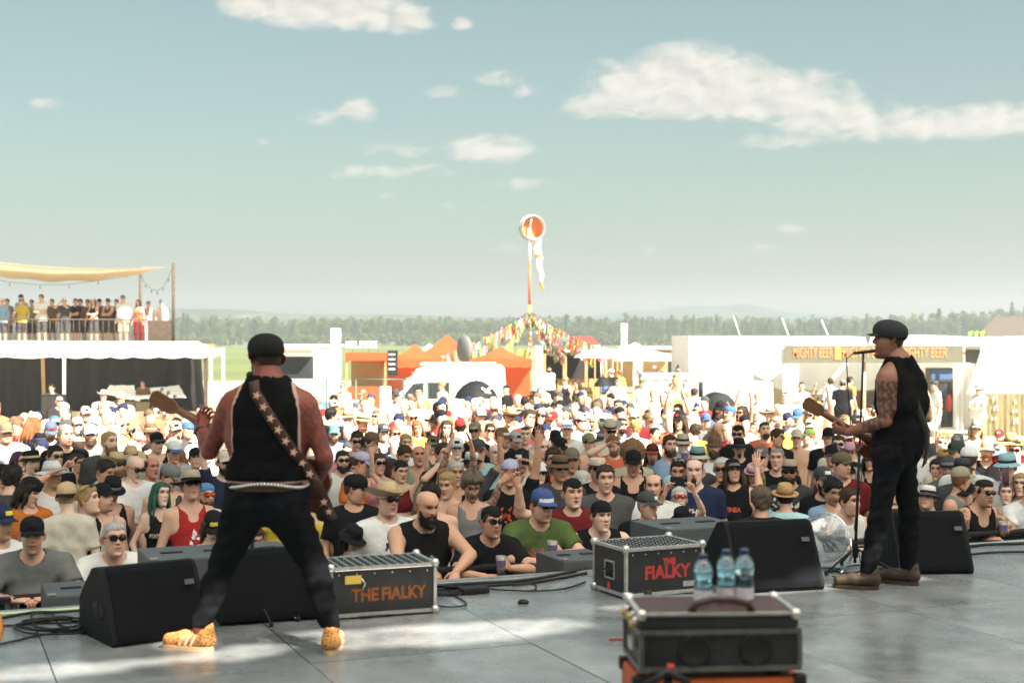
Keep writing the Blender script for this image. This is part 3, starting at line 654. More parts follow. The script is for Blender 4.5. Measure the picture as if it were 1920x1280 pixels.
def make_body(bd, pose, head, fi, tattoo=0):
 """head=(yaw,pitch,roll) degrees; returns mesh and the head matrix"""
 key = (bd, pose, head, fi, tattoo); step = Q[0]
 if key in BODY: return BODY[key]
 po = POSES[pose]; bend = po.get('bend', 0); pr, neck, arms, hc, T = build_prims(BUILDS[bd], pose, bend)
 fd = field_for(arms, step)
 for n, (a, b, ra, rb, sy) in pr.items(): fd.cone(a, b, ra, rb, .045, sy)
 w = BUILDS[bd].get('w', 1); th = .9 if BUILDS[bd].get('fem') else 1
 for k, (A, E_, W_) in arms.items():
  fd.cone(A, E_, .056 * w * th, .041 * w * th, .03); m_ = E_.lerp(W_, .28); fd.cone(E_, m_, .041 * w * th, .043 * w * th, .012); fd.cone(m_, W_, .043 * w * th, .027, .012)
 fd.cone(*neck[:4], .035)
 legs(fd)
 for s_ in (-1, 1): fd.cone((s_ * .125, .03, .05), (s_ * .145, -.14, .035), .05, .04, .03)
 V, Fq = fd.mesh(); C = np.ones((len(V), 3))
 if tattoo:
  for k, (A, E_, W_) in arms.items():
   for p0, p1 in ((A, E_), (E_, W_)):
    p0 = np.array(p0); p1 = np.array(p1); ab = p1 - p0; t = ((V - p0) @ ab) / (ab @ ab); dd = np.linalg.norm(V - p0 - np.clip(t, 0, 1)[:, None] * ab, axis=1)
    nz = np.sin(V[:, 0] * 131 + 3 * tattoo) * np.sin(V[:, 2] * 113 + tattoo) + .8 * np.sin(V[:, 1] * 147 + V[:, 2] * 61) * np.sin(V[:, 0] * 55 - V[:, 2] * 87) + .25
    mk = (dd < .075) & (t > -.1) & (t < .93) & (nz > .05); C[mk] = (.30, .33, .38)
 hm = Matrix.Translation(hc) @ Euler((R(head[1]), R(head[2]), R(head[0])), 'XYZ').to_matrix().to_4x4() @ Matrix.Scale(.96, 4)
 hv, hf, hcol = head_geo(fi, hm)
 Vs = [V, hv]; Cs = [C, hcol]; fl = Fq.tolist() + [tuple(i + len(V) for i in f) for f in hf]; off = len(V) + len(hv)
 for k, s_ in (('r', -1), ('l', 1)):
  A, E_, W_ = arms[k]; fa = (W_ - E_).normalized(); h = po.get('h' + k)
  fw, pn = h if h else (tuple(fa + Vector((0, -.25, -.2))), (-s_ * 1.0, .1, 0))
  xv, xf = hand_geo(s_, W_ - fa * .006, fw, pn, po.get('curl', .35), point=po.get('point', False))
  Vs.append(xv); Cs.append(np.tile((1, .90, .88), (len(xv), 1))); fl += [tuple(i + off for i in f) for f in xf]; off += len(xv)
 me = np_mesh('body', np.concatenate(Vs), fl, None, np.concatenate(Cs)); me.materials.append(M_SKIN)
 BODY[key] = (me, hm, arms); return BODY[key]
def make_shirt(bd, pose, kind, seed=0):
 key = (bd, pose, kind, seed % 2, Q[0]); step = Q[0]
 if key in SHIRT: return SHIRT[key]
 bd_ = BUILDS[bd]; bend = POSES[pose].get('bend', 0); pr, neck, arms, hc, T = build_prims(bd_, pose, bend); w = bd_.get('w', 1)
 fd = field_for(arms, step, zlo=.72, zf=.72, coarse=step, extra=.12); tight = kind in ('tank', 'vest', 'sleeveless', 'bra')
 o = .010 if tight else .016
 for n, (a, b, ra, rb, sy) in pr.items():
  e = o + (.022 if n == 'pelvis' else .014 if n == 'abdomen' else 0) * (1 if not tight else .8)
  fd.cone(a, b, ra + e, rb + e, .05, sy)
 if kind in ('tee', 'long', 'shirt'):
  for k, (A, E_, W_) in arms.items():
   if kind == 'long': fd.cone(A, E_, .072 * w, .056 * w, .03); fd.cone(E_, W_, .056 * w, .040, .02, flat=True)
   else: fd.cone(A, A.lerp(E_, .70), .064 * w, .066 * w, .03, flat=True)
 t = lambda *p: tuple(T @ Vector(p))
 fd.cut_below(.80 if not bd_.get('fem') else .86)
 if kind == 'bra':
  fd.cut_below(1.16);
 fd.wrinkle(.0060 if not tight else .0032, seed % 2 * 2.3)
 ng = {'tee': .082, 'long': .08, 'shirt': .085, 'tank': .108, 'sleeveless': .085, 'vest': .09, 'bra': .12}[kind]
 fd.carve(t(0, -.015, 1.50), t(0, -.03, 1.60), ng, ng + .03, 1.0)
 if kind in ('tank', 'bra'):
  fd.carve(t(0, -.13, 1.40), t(0, -.14, 1.55), .075, .10)
 if kind in ('vest', 'shirt'):
  fd.carve(t(0, -.16, 1.25), t(0, -.14, 1.48), .018, .075)
 if tight:
  x0 = .165 * w if kind in ('sleeveless', 'vest') else .128 * w
  for s_ in (-1, 1): fd.carve(t(s_ * (x0 + .085), .0, 1.32), t(s_ * (x0 + .075), .0, 1.62), .085, .085, sy=2.4)
 V, Fq = fd.mesh()
 me = np_mesh('shirt', V, Fq, M_CLOTH)
 SHIRT[key] = me; return me
SHORTS = {}
def make_shorts(bd, kind):
 key = (bd, kind)
 if key in SHORTS: return SHORTS[key]
 w = BUILDS[bd].get('w', 1); fd = Field((-.32, -.25, -.02), (.32, .25, 1.06), .022)
 fd.cone((-.075 * w, 0, .93), (.075 * w, 0, .93), .130 * w, .130 * w, .04, .80)
 lo = .45 if kind == 'shorts' else .05
 for s_ in (-1, 1):
  fd.cone((s_ * .088, 0, .90), (s_ * .118, -.01, .46), .108, .088, .03)
  if kind != 'shorts': fd.cone((s_ * .115, -.01, .50), (s_ * .125, .02, .06), .075, .058, .03)
 fd.cut_below(lo); fd.cut_above(.95); V, Fq = fd.mesh(); SHORTS[key] = np_mesh('trousers', V, Fq, M_CLOTH); return SHORTS[key]

M_SKIN = mat('skin', rough=.52, spec=.35, objcol=True, vcol=True, var=.10, vscale=34, bump=.05, bscale=160)
M_CLOTH = mat('cotton', rough=.9, spec=.12, objcol=True, var=.13, vscale=10, bump=.55, bscale=15)
M_HAIR = mat('hair', rough=.6, spec=.3, objcol=True, var=.4, vscale=90, stretch=(1, 1, .3), bump=.4, bscale=160)
M_HAT = mat('hat_cloth', rough=.88, spec=.15, objcol=True, var=.14, vscale=30, bump=.2, bscale=220)
M_STRAW = mat('straw', rough=.8, spec=.2, objcol=True, var=.32, vscale=110, bump=.5, bscale=190)
M_LENS = mat('dark_lens', (.010, .010, .012), .08, spec=.9)
M_LENSC = mat('mirrored_lens', rough=.12, spec=.9, objcol=True, metal=.6)
M_PRINT = mat('shirt_print', rough=.9, spec=.1, objcol=True, var=.35, vscale=55)
M_SHOE = mat('shoe', rough=.6, objcol=True)

ACC = {}
def shell(name, thick, m, amp=.004, fr=90., seed=0, fi=0):
 X, Y, Z, A, C = FACES[fi]['grid']; V = np.stack([X, Y, Z], -1); n = V / np.maximum(np.linalg.norm(V * (1 / .08, 1 / .098, 1 / .12), axis=-1, keepdims=True), 1e-6) * (1 / .08 ** 2, 1 / .098 ** 2, 1 / .12 ** 2)
 n = n / np.maximum(np.linalg.norm(n, axis=-1, keepdims=True), 1e-6)
 th = thick(X, Y, Z, A) + amp * (np.sin(A * 17 + Z * fr * .3 + seed) * np.sin(Z * fr * .5 + A * 9 + seed * 2) + .6 * np.sin(A * 37 + Z * 40 + seed))
 V2 = (V + n * th[..., None]).reshape(-1, 3); t = th.ravel(); f = [q for q in grid_faces(X.shape[0], NA) if max(t[i] for i in q) > -.001]
 used = sorted({i for q in f for i in q}); mp = {u: i for i, u in enumerate(used)}
 return np_mesh(name, V2[used], [tuple(mp[i] for i in q) for q in f], m)
def strands(me, n, ln, seed=1, up=.5):
 rg = random.Random(seed); P_ = [v.co.copy() for v in me.vertices]; fs = [list(p.vertices) for p in me.polygons]; k = [i for i, p in enumerate(P_) if p.z > .01 or p.y > .03]; vs = [tuple(p) for p in P_]
 for _ in range(n):
  p = P_[rg.choice(k)]; nn = Vector((p.x / .006, p.y / .0096, p.z / .0144)).normalized(); t = Vector((rg.gauss(0, .5), rg.gauss(.2, .5), rg.gauss(-.2, .5))); d = (nn * up + t * .6).normalized() * ln * rg.uniform(.5, 1.2); s_ = nn.cross(d).normalized() * .005; o = len(vs); b = p - nn * .004
  vs += [tuple(b - s_), tuple(b + s_), tuple(b + d)]; fs.append([o, o + 1, o + 2])
 return np_mesh(me.name, vs, fs, M_HAIR)
def hairline(X, Y, Z, A, lo_back=-.05, front=.070, side=.0):
 a = np.abs(A); return np.interp(a, [0, .55, .95, 1.25, 1.55, 1.9, 2.3, 3.2], [front + .006, front + .012, front - .014, side + .012, side, -.02, lo_back, lo_back])
def acc(kind):
 if kind in ACC: return ACC[kind]
 r = []
 sm = lambda x: np.clip(x, 0, 1)
 if kind in ('short', 'buzz', 'messy', 'curly', 'under'):          # 'under': hair below a hat
  t = {'short': .011, 'buzz': .004, 'messy': .018, 'curly': .026, 'under': .006}[kind]; am = {'short': .003, 'buzz': .0008, 'messy': .007, 'curly': .010, 'under': .001}[kind]
  r.append(('hair', shell('hair', lambda X, Y, Z, A: -.006 + (t * (.55 if kind in ('short', 'messy') else 1) + .006) * sm((Z - hairline(X, Y, Z, A)) * 70) * (1 + 1.1 * sm((Z - .06) * 16) * (kind in ('short', 'messy', 'curly'))), M_HAIR, am, 120)))
  if kind != 'under': r[0] = ('hair', strands(r[0][1], {'buzz': 150, 'curly': 420}.get(kind, 300), {'short': .016, 'buzz': .006, 'messy': .032, 'curly': .022}[kind]))
 elif kind == 'recede':
  r.append(('hair', shell('hair', lambda X, Y, Z, A: -.006 + .014 * sm((Z - hairline(X, Y, Z, A, front=.11)) * 80) * sm((.095 - Z) * 60), M_HAIR, .001, 120)))
 elif kind == 'afro':
  r.append(('hair', shell('hair', lambda X, Y, Z, A: -.006 + .085 * sm((Z - hairline(X, Y, Z, A, -.07, .062, -.03)) * 60), M_HAIR, .010, 160)))
  r[0] = ('hair', strands(r[0][1], 600, .03, 2, .8))
 elif kind in ('long', 'longwild', 'bob'):
  base = shell('hair', lambda X, Y, Z, A: -.006 + .020 * sm((Z - hairline(X, Y, Z, A, -.12, .072, -.12)) * 70), M_HAIR, .003, 60)
  mb = MB(); rg = random.Random(3); ln = {'long': .30, 'longwild': .30, 'bob': .16}[kind]
  for i in range(64):
   a = rg.choice((-1, 1)) * rg.uniform(1.15, 3.14); x0 = .086 * math.sin(a); y0 = (-.096 if math.cos(a) > 0 else .108) * abs(math.cos(a)); z0 = rg.uniform(-.03, .05); l = ln * rg.uniform(.75, 1.1)
   wv = rg.uniform(-1, 1) * (.035 if kind == 'longwild' else .012); sp = 1.12 + rg.uniform(0, .25 if kind == 'longwild' else .08)
   mb.tube([(x0, y0, z0), (x0 * sp + wv * .4, y0 * sp, z0 - l * .33), (x0 * sp * 1.03 - wv, y0 * sp * 1.02, z0 - l * .67), (x0 * sp + wv, y0 * sp * .95 - .01, z0 - l)], [.016, .017, .013, .003], 4)
  me = mb.mesh('hair', M_HAIR); r += [('hair', base), ('hair', me)]
 elif kind == 'bun':
  r.append(('hair', shell('hair', lambda X, Y, Z, A: -.006 + .018 * sm((Z - hairline(X, Y, Z, A, -.06)) * 80), M_HAIR, .002, 60)))
  mb = MB(); mb.lathe([(.002, -.035), (.025, -.027), (.037, 0), (.025, .027), (.002, .035)], 12, M=Matrix.Translation((0, .125, .0))); r.append(('hair', mb.mesh('hair', M_HAIR)))
 elif kind == 'ponytail':
  r.append(('hair', shell('hair', lambda X, Y, Z, A: -.006 + .015 * sm((Z - hairline(X, Y, Z, A, -.05)) * 80), M_HAIR, .002, 60)))
  mb = MB(); mb.tube([(0, .10, .06), (0, .15, .05), (.01, .165, -.05), (0, .14, -.2)], [.015, .028, .03, .004], 8); r.append(('hair', mb.mesh('hair', M_HAIR)))
 elif kind in ('mohawk', 'spikes'):
  r.append(('hair', shell('hair', lambda X, Y, Z, A: -.006 + .009 * sm((Z - hairline(X, Y, Z, A)) * 90), M_HAIR, .001, 120)))
  mb = MB(); rg = random.Random(2)
  for i in range(44 if kind == 'mohawk' else 34):
   t = rg.uniform(-.9, 1.7); s_ = rg.uniform(-.022, .022) if kind == 'mohawk' else rg.uniform(-.06, .06); ln = (.20 if kind == 'mohawk' else .085) * rg.uniform(.75, 1.1)
   b = Vector((s_, .09 * math.sin(t), .115 * math.cos(t) - abs(s_) * .5)); d = Vector((s_ * (2 if kind == 'mohawk' else 9), math.sin(t) * .45, math.cos(t) * .8 + .25)).normalized()
   mb.tube([b, b + d * ln * .6, b + d * ln], [.014, .010, .002], 5)
  r.append(('hair', mb.mesh('hair', M_HAIR)))
 elif kind == 'crop':                                              # short sides, longer top
  r.append(('hair', shell('hair', lambda X, Y, Z, A: -.006 + .009 * sm((Z - hairline(X, Y, Z, A)) * 90) + .022 * sm((Z - .085) * 40), M_HAIR, .003, 120)))
 elif kind in ('beard', 'fullbeard', 'goatee', 'moustache'):
  t = {'beard': .007, 'fullbeard': .026, 'goatee': .006, 'moustache': .006}[kind]
  def th(X, Y, Z, A):
   a = np.abs(A); lip = ga(X, .024) * ga(Z + .050, .0095); up = np.interp(a, [0, .35, .8, 1.2, 1.5], [-.027, -.026, -.042, -.012, .008]); msk = sm((up - Z) * 75) * sm((1.55 - a) * 6)
   if kind == 'goatee': msk = msk * sm((.60 - a) * 4)
   if kind == 'moustache': msk = ga(X, .026) * ga(Z + .030, .007)
   ex = sm((-.06 - Z) * 25) if kind == 'fullbeard' else 1
   return -.006 + (t * (.4 + .6 * ex) + .006) * msk - (.030 if kind == 'fullbeard' else .022) * lip
  r.append(('beard', shell('beard', th, M_HAIR, .002, 140, 2)))
  if kind in ('beard', 'fullbeard'):
   b0_ = r[0][1]; b1_ = MB(); rg = random.Random(4)
   for v in b0_.vertices:
    if v.co.z < -.06 and rg.random() < .6: q = v.co; d = Vector((q.x * .4 + rg.gauss(0, .006), -.004 + rg.gauss(0, .006), -.016)); b1_.add([q + Vector((-.003, 0, .003)), q + Vector((.003, 0, .003)), q + d], [(0, 1, 2)], True)
   r.append(('beard', b1_.mesh('beard', M_HAIR)))
 elif kind in ('cap', 'capback', 'trucker', 'snapback'):
  c = MB(); c.lathe([(.089, .042), (.0905, .06), (.088, .085), (.078, .112), (.055, .132), (.028, .1415), (.006, .1435), (.0, .1435)], 20, .93, 1.16, Matrix.Translation((0, .004, 0)))
  c.lathe([(.008, .1435), (.008, .148), (.0, .149)], 8)
  r.append(('cap', c.mesh('cap', M_HAT)))
  v = MB(); n = 12; sg = -1 if kind != 'capback' else 1
  def vis(a, b):
   x = (a * 2 - 1) * .078; yb = sg * (.098 * math.sqrt(max(0, 1 - (x / .088) ** 2))); ln = .078 * (1 - .35 * abs(a * 2 - 1) ** 2.5); return (x, yb + sg * ln * b * 1.0 - sg * .008, .050 - .016 * b - (.022 if kind != 'snapback' else .006) * (a * 2 - 1) ** 2 * (.35 + .65 * b))
  v.sheet(vis, n, 4); v.sheet(lambda a, b: tuple(np.array(vis(a, b)) + (0, 0, .004)), n, 4); r.append(('visor', v.mesh('visor', M_HAT)))
  if kind in ('trucker', 'snapback'):
   pnl = MB(); pnl.sheet(lambda a, b: (math.sin((a - .5) * 2.0) * (.0885 - .017 * b * b) * .96, -math.cos((a - .5) * 2.0) * (.1075 - .024 * b * b) + .004, .05 + .066 * b), 10, 4); r.append(('front_panel', pnl.mesh('front_panel', M_HAT)))
 elif kind == 'flatcap':
  c = MB(); c.lathe([(.083, .020), (.092, .036), (.096, .060), (.091, .088), (.076, .112), (.052, .128), (.026, .136), (0, .138)], 20, .95, 1.17, Matrix.Translation((0, -.004, 0)) @ Matrix.Rotation(R(-6), 4, 'X'))
  r.append(('cap', c.mesh('cap', M_HAT)))
  v = MB(); v.sheet(lambda a, b: ((a * 2 - 1) * .066, -.085 * math.sqrt(max(0, 1 - ((a * 2 - 1) * .066 / .086) ** 2)) - .050 * b * (1 - .3 * (a * 2 - 1) ** 2) - .012, .050 - .012 * b - .014 * (a * 2 - 1) ** 2), 10, 3); r.append(('visor', v.mesh('visor', M_HAT)))
 elif kind in ('bucket', 'fedora', 'cowboy', 'wide', 'sunhat', 'pork'):
  hh, br, drop, top = {'bucket': (.085, .050, .030, .88), 'fedora': (.100, .055, -.002, .80), 'cowboy': (.110, .085, -.02, .78), 'wide': (.095, .105, .010, .80), 'sunhat': (.095, .085, .022, .74), 'pork': (.075, .036, -.01, .93)}[kind]
  z0 = .050; st = kind in ('fedora', 'cowboy', 'sunhat'); mm = M_STRAW if st else M_HAT
  c = MB(); r0 = .089
  c.lathe([(r0, z0), (r0 * (1 + top) / 2 * 1.02, z0 + hh * .55), (r0 * top, z0 + hh * .93), (r0 * top * .86, z0 + hh), (r0 * .4, z0 + hh * (.90 if kind in ('fedora', 'cowboy') else 1.02)), (0, z0 + hh * (.86 if kind in ('fedora', 'cowboy') else 1.03))], 20, .95, 1.17)
  r.append(('hat', c.mesh('hat', mm)))
  b = MB()
  def brim(a, q):
   an = 2 * math.pi * a; rr = r0 + br * q; curl = {'cowboy': .050, 'wide': .0, 'fedora': .010, 'sunhat': -.006, 'bucket': 0, 'pork': .008}[kind] * q * q * abs(math.sin(an)) ** 2 * (1 if kind == 'cowboy' else 1)
   wob = .008 * math.sin(an * 3 + 1) * q if kind in ('wide', 'sunhat') else 0
   return (rr * math.cos(an - math.pi / 2) * .95 , rr * math.sin(an - math.pi / 2) * 1.15, z0 - drop * q + wob + (.050 * q * q * math.cos(an - math.pi / 2) ** 2 if kind == 'cowboy' else curl * .3))
  b.sheet(brim, 28, 3); b.sheet(lambda a, q: tuple(np.array(brim(a, q)) - (0, 0, .004)), 28, 3); r.append(('brim', b.mesh('brim', mm)))
  d = MB(); d.lathe([(r0 * 1.015, z0 + .002), (r0 * 1.0, z0 + .026)], 20, .95, 1.17, cap=False); r.append(('hat_band', d.mesh('hat_band', M_HAT)))
 elif kind == 'caplogo':
  c = MB(); c.sheet(lambda a, b: (math.sin((a - .5) * .8) * (.0875 - .012 * b * b), -math.cos((a - .5) * .8) * (.1055 - .017 * b * b) + .001, .072 + .034 * b), 6, 3); r.append(('cap_logo', c.mesh('cap_logo', M_PRINT)))
 elif kind == 'beanie':
  c = MB(); c.lathe([(.088, .03), (.092, .04), (.092, .06), (.089, .063), (.086, .09), (.072, .118), (.045, .136), (0, .142)], 20, .94, 1.16); r.append(('beanie', c.mesh('beanie', M_HAT)))
 elif kind == 'bandana':
  r.append(('bandana', shell('bandana', lambda X, Y, Z, A: -.006 + .016 * sm((Z - np.interp(np.abs(A), [0, 1.2, 2, 3.2], [.062, .045, .0, -.02])) * 120), M_HAT, .001, 60)))
 elif kind in ('shades', 'spex', 'upshades'):
  fr = MB(); ln = MB(); dz, dy = (0, 0)
  for s_ in (-1, 1):
   cx = .033 * s_
   def lens(a, q, cx=cx, s_=s_):
    an = 2 * math.pi * a; return (cx + .029 * q * (abs(math.cos(an)) ** .7 * math.copysign(1, math.cos(an))), -.1035 + .010 * (abs(cx + .028 * q * math.cos(an)) / .06) ** 2 - .003 * (1 - q), .028 + .0185 * q * (abs(math.sin(an)) ** .7 * math.copysign(1, math.sin(an))))
   ln.sheet(lens, 14, 2)
   rim = [lens(i / 14, 1.03) for i in range(15)]; fr.tube(rim, .0022, 4, cap=False)
   fr.tube([(s_ * .062, -.093, .034), (s_ * .080, -.06, .034), (s_ * .082, .005, .030)], .0026, 4)
  fr.tube([(-.006, -.1045, .034), (.006, -.1045, .034)], .0026, 4)
  r.append(('sunglasses' if kind != 'spex' else 'glasses_frame', fr.mesh('frame', MATS['matt_black'])))
  if kind != 'spex': r.append(('lens', ln.mesh('lens', M_LENS)))
 elif kind == 'mirror':
  a = acc('shades'); ln = a[1][1].copy(); ln.materials.clear(); ln.materials.append(M_LENSC); r = [a[0], ('lens', ln)]
 ACC[kind] = r; return r

SKINS = [(.73, .43, .30), (.79, .50, .37), (.65, .37, .25), (.75, .45, .33), (.81, .55, .43), (.55, .31, .19)]
HAIRC = dict(black=(.012, .010, .010), brown=(.055, .032, .018), dark=(.028, .018, .012), blond=(.42, .29, .13), grey=(.27, .25, .235), white=(.62, .60, .56), ginger=(.26, .11, .04), green=(.03, .12, .08), purple=(.10, .03, .08), violet=(.17, .10, .16))
COLS = dict(black=(.014, .014, .016), white=(.80, .80, .79), grey=(.20, .20, .21), lgrey=(.42, .42, .42), dgrey=(.07, .07, .075), orange=(.55, .17, .03), red=(.40, .03, .03), maroon=(.16, .018, .022), green=(.09, .14, .04), sage=(.25, .34, .24), aqua=(.42, .66, .68),
   blue=(.07, .16, .38), lblue=(.28, .42, .62), navy=(.025, .035, .08), yellow=(.75, .58, .09), pink=(.62, .28, .30), cream=(.66, .58, .46), beige=(.50, .42, .31), brown=(.16, .10, .06), tan=(.60, .44, .25), straw=(.66, .50, .28), coral=(.68, .16, .08), khaki=(.27, .26, .16), lilac=(.50, .48, .68), rose=(.66, .42, .48), skin=(.66, .40, .30), denim=(.10, .15, .24), teal=(.10, .36, .38), purple=(.15, .06, .2))
def cc(c): return COLS[c] if isinstance(c, str) else c
def attach(head, kind, colour, c2=None, c3=None, dz=0, pitch=0, scale=1.0, at=None):
 """parts of a hat/hair set under the person; the first is the part, later ones its sub-parts"""
 first = None
 for i, (nm, me) in enumerate(acc(kind)):
  o = bpy.data.objects.new(nm, me); col.objects.link(o)
  c = colour if i == 0 else (c2 if i == 1 and c2 is not None else c3 if i == 2 and c3 is not None else colour)
  if kind in ('long', 'longwild', 'bob', 'bun', 'ponytail', 'mohawk', 'spikes'): c = colour
  o.color = (*c, 1)
  if first is None:
   o.parent = head[0]; M = head[1].copy()
   if kind in ('upshades',): M = M @ Matrix.Translation((0, .015, .075)) @ Matrix.Rotation(R(-25), 4, 'X')
   M = M @ Matrix.Translation((0, 0, dz)) @ Matrix.Rotation(R(pitch), 4, 'X') @ Matrix.Scale(scale, 4); o.matrix_local = M; first = o
  else: o.parent = first
 return first
HATS = ('cap', 'capback', 'trucker', 'snapback', 'flatcap', 'bucket', 'fedora', 'cowboy', 'wide', 'sunhat', 'pork', 'beanie', 'bandana')
NPEOPLE = [0]
def person(loc, rz, H, bd='m', pose='down', head=(0, 0, 0), fi=0, shirt=('tee', 'white'), skin=0, hair=('short', 'brown'), hat=None, eyes=None, beard=None, shorts=('shorts', 'black'), tattoo=0, shoes=None, label='', group=None, seed=0):
 e = empty('person', loc, rz, label, 'person', group); s = H / 1.755; e.scale = (s, s, s)
 me, hm, arms = make_body(bd, pose, head, fi, tattoo); sk = SKINS[skin] if isinstance(skin, int) else skin
 link('body', me, None, e, color=sk)
 if shirt:
  so_ = link({'tee': 't_shirt', 'tank': 'tank_top', 'vest': 'vest', 'sleeveless': 'sleeveless_shirt', 'long': 'long_sleeved_shirt', 'shirt': 'shirt', 'bra': 'bikini_top'}[shirt[0]], make_shirt(bd, pose, shirt[0], seed), None, e, color=cc(shirt[1])); e['_s'] = 1
 if shorts: link('shorts' if shorts[0] == 'shorts' else 'trousers', make_shorts(bd, shorts[0]), None, e, color=cc(shorts[1]))
 if shoes:
  for s_ in (-1, 1): link('shoe', SHOE, None, e, loc=(s_ * .135, 0, 0), color=cc(shoes))
 hd = (e, hm); fw = FACES[fi].get('w', 1)
 if hair: attach(hd, ('under' if hat and hair[0] in ('short', 'messy', 'crop', 'curly') else hair[0]), HAIRC.get(hair[1], hair[1]) if isinstance(hair[1], str) else hair[1])
 if hat:
  k = hat[0]; c1 = cc(hat[1]); c2 = cc(hat[2]) if len(hat) > 2 else c1; c3 = cc(hat[3]) if len(hat) > 3 else (COLS['black'] if k in ('bucket', 'fedora', 'cowboy', 'wide', 'sunhat', 'pork') else c1)
  ho = attach(hd, k, c1, c2, c3, dz=(.014 if k in ('cap', 'trucker', 'snapback', 'bucket', 'flatcap') else .006), pitch=rnd.uniform(-4, 4) + (-6 if k in ('cowboy', 'fedora', 'capback') else 0), scale=1.01)
 if hat and hat[0] in ('cap', 'snapback') and rnd.random() < .55: link('cap_logo', acc('caplogo')[0][1], None, ho, color=cc(rnd.choice(['white', 'white', 'red', 'lgrey', 'yellow', 'black']) if sum(c1) < .9 else 'black'))
 if beard: attach(hd, beard[0], HAIRC[beard[1]])
 if eyes:
  if isinstance(eyes, tuple): attach(hd, 'mirror', COLS['black'], eyes)
  else: attach(hd, eyes, COLS['black'])
 NPEOPLE[0] += 1
 if '_s' in e: del e['_s']
 return e
def shoe_mesh():
 fd = Field((-.08, -.26, -.01), (.08, .12, .16), .014); fd.cone((0, .03, .055), (0, -.15, .045), .058, .048, .03); fd.cone((0, .02, .06), (0, .03, .11), .05, .045, .03); fd.cut_below(.002); V, Fq = fd.mesh(); return np_mesh('shoe', V, Fq, M_SHOE)
SHOE = shoe_mesh()
m_canvas = mat('white_canvas', (.80, .80, .79), .75, spec=.2, var=.06, vscale=1.2, bump=.3, bscale=5)
def glow(m, k, c):
 nt = m.node_tree; tr = nt.nodes.new('ShaderNodeBsdfTranslucent'); tr.inputs[0].default_value = (*c, 1); mx = nt.nodes.new('ShaderNodeMixShader'); mx.inputs[0].default_value = k
 nt.links.new(nt.nodes['Principled BSDF'].outputs[0], mx.inputs[1]); nt.links.new(tr.outputs[0], mx.inputs[2]); nt.links.new(mx.outputs[0], nt.nodes['Material Output'].inputs['Surface'])
glow(m_canvas, .4, (.85, .84, .80))
m_orange = mat('orange_canvas', (.70, .13, .045), .7, spec=.2, var=.12, vscale=1.5, bump=.2, bscale=6)
glow(m_orange, .4, (.8, .2, .06))
for q_ in (m_leaf, m_leaf2, m_leaf3): glow(q_, .5, (.10, .16, .045))
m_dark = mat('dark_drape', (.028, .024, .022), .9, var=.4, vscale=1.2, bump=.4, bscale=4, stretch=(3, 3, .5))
m_khaki = mat('khaki_cloth', (.23, .19, .12), .9, var=.2, vscale=2, bump=.4, bscale=5)
m_tan = mat('tan_shade_cloth', (.70, .60, .42), .85, var=.08, vscale=2); glow(m_tan, .2, (.66, .60, .46))
m_iron = mat('rusty_dark_steel', (.10, .075, .055), .7, metal=.3, var=.3, vscale=9)
m_olive = mat('olive_banner', (.13, .125, .09), .8, var=.15, vscale=3)
m_beer = mat('amber_lettering', (.50, .22, .09), .8)
m_letterw = mat('white_lettering', (.82, .82, .80), .6)
m_red = mat('dark_red_roof', (.24, .055, .04), .75, var=.2, vscale=2)
m_wood = mat('warm_timber', (.42, .26, .11), .75, var=.3, vscale=4, stretch=(6, 6, .6))
m_glassd = mat('dark_window', (.03, .035, .04), .08, spec=.8)
m_yellow = mat('yellow_plastic', (.78, .55, .10), .5)
m_blue = mat('blue_tarp', (.12, .25, .50), .7)
m_tyre = mat('rubber', (.02, .02, .02), .85)
m_grey = mat('grey_cabinet', (.30, .32, .33), .6, var=.1, vscale=3)
m_rope = mat('dark_wire', (.03, .03, .03), .7)
m_bulb = mat('glass_bulb', (.7, .7, .68), .1, spec=.8)
m_green = mat('green_fence_wire', (.10, .17, .13), .5, metal=.3)
m_lime2 = mat('lime_print', (.22, .62, .06), .7)
def G(px, d): p = P(px, 700, d); p.z = 0; return p                     # ground point under a photo column at distance d
def zz(py, d): return CAMZ - (py - PY0) / F * d
def quad(mb, a, b, c, d, n=6, sag=0.0, wr=0.0, seed=0):
 a, b, c, d = map(Vector, (a, b, c, d))
 def fn(u, v):
  p = a.lerp(b, u).lerp(d.lerp(c, u), v); p.z -= sag * 4 * (u * (1 - u) * .5 + v * (1 - v) * .5) * (1 if sag else 0)
  if wr: p += Vector((0, 1, .3)) * wr * math.sin(u * 23 + seed + v * 5) * math.sin(v * 9 + u * 11)
  return tuple(p)
 mb.sheet(fn, n, n)
def drape(px0, py0, px1, py1, d, amp=.06, n=40, scallop=0.0):
 mb = MB()
 def fn(u, v):
  px = px0 + (px1 - px0) * u; z0, z1 = zz(py0, d), zz(py1, d); z = z0 + (z1 - z0) * v
  if scallop: z -= scallop * abs(math.sin(u * n * .8)) * v
  x = (px - PX0) / F * d; return (x, d + amp * math.sin(u * n * 1.7) * (.3 + .7 * v) + amp * .5 * math.sin(u * n * .7 + 1), z)
 mb.sheet(fn, max(8, n * 3), 6); return mb

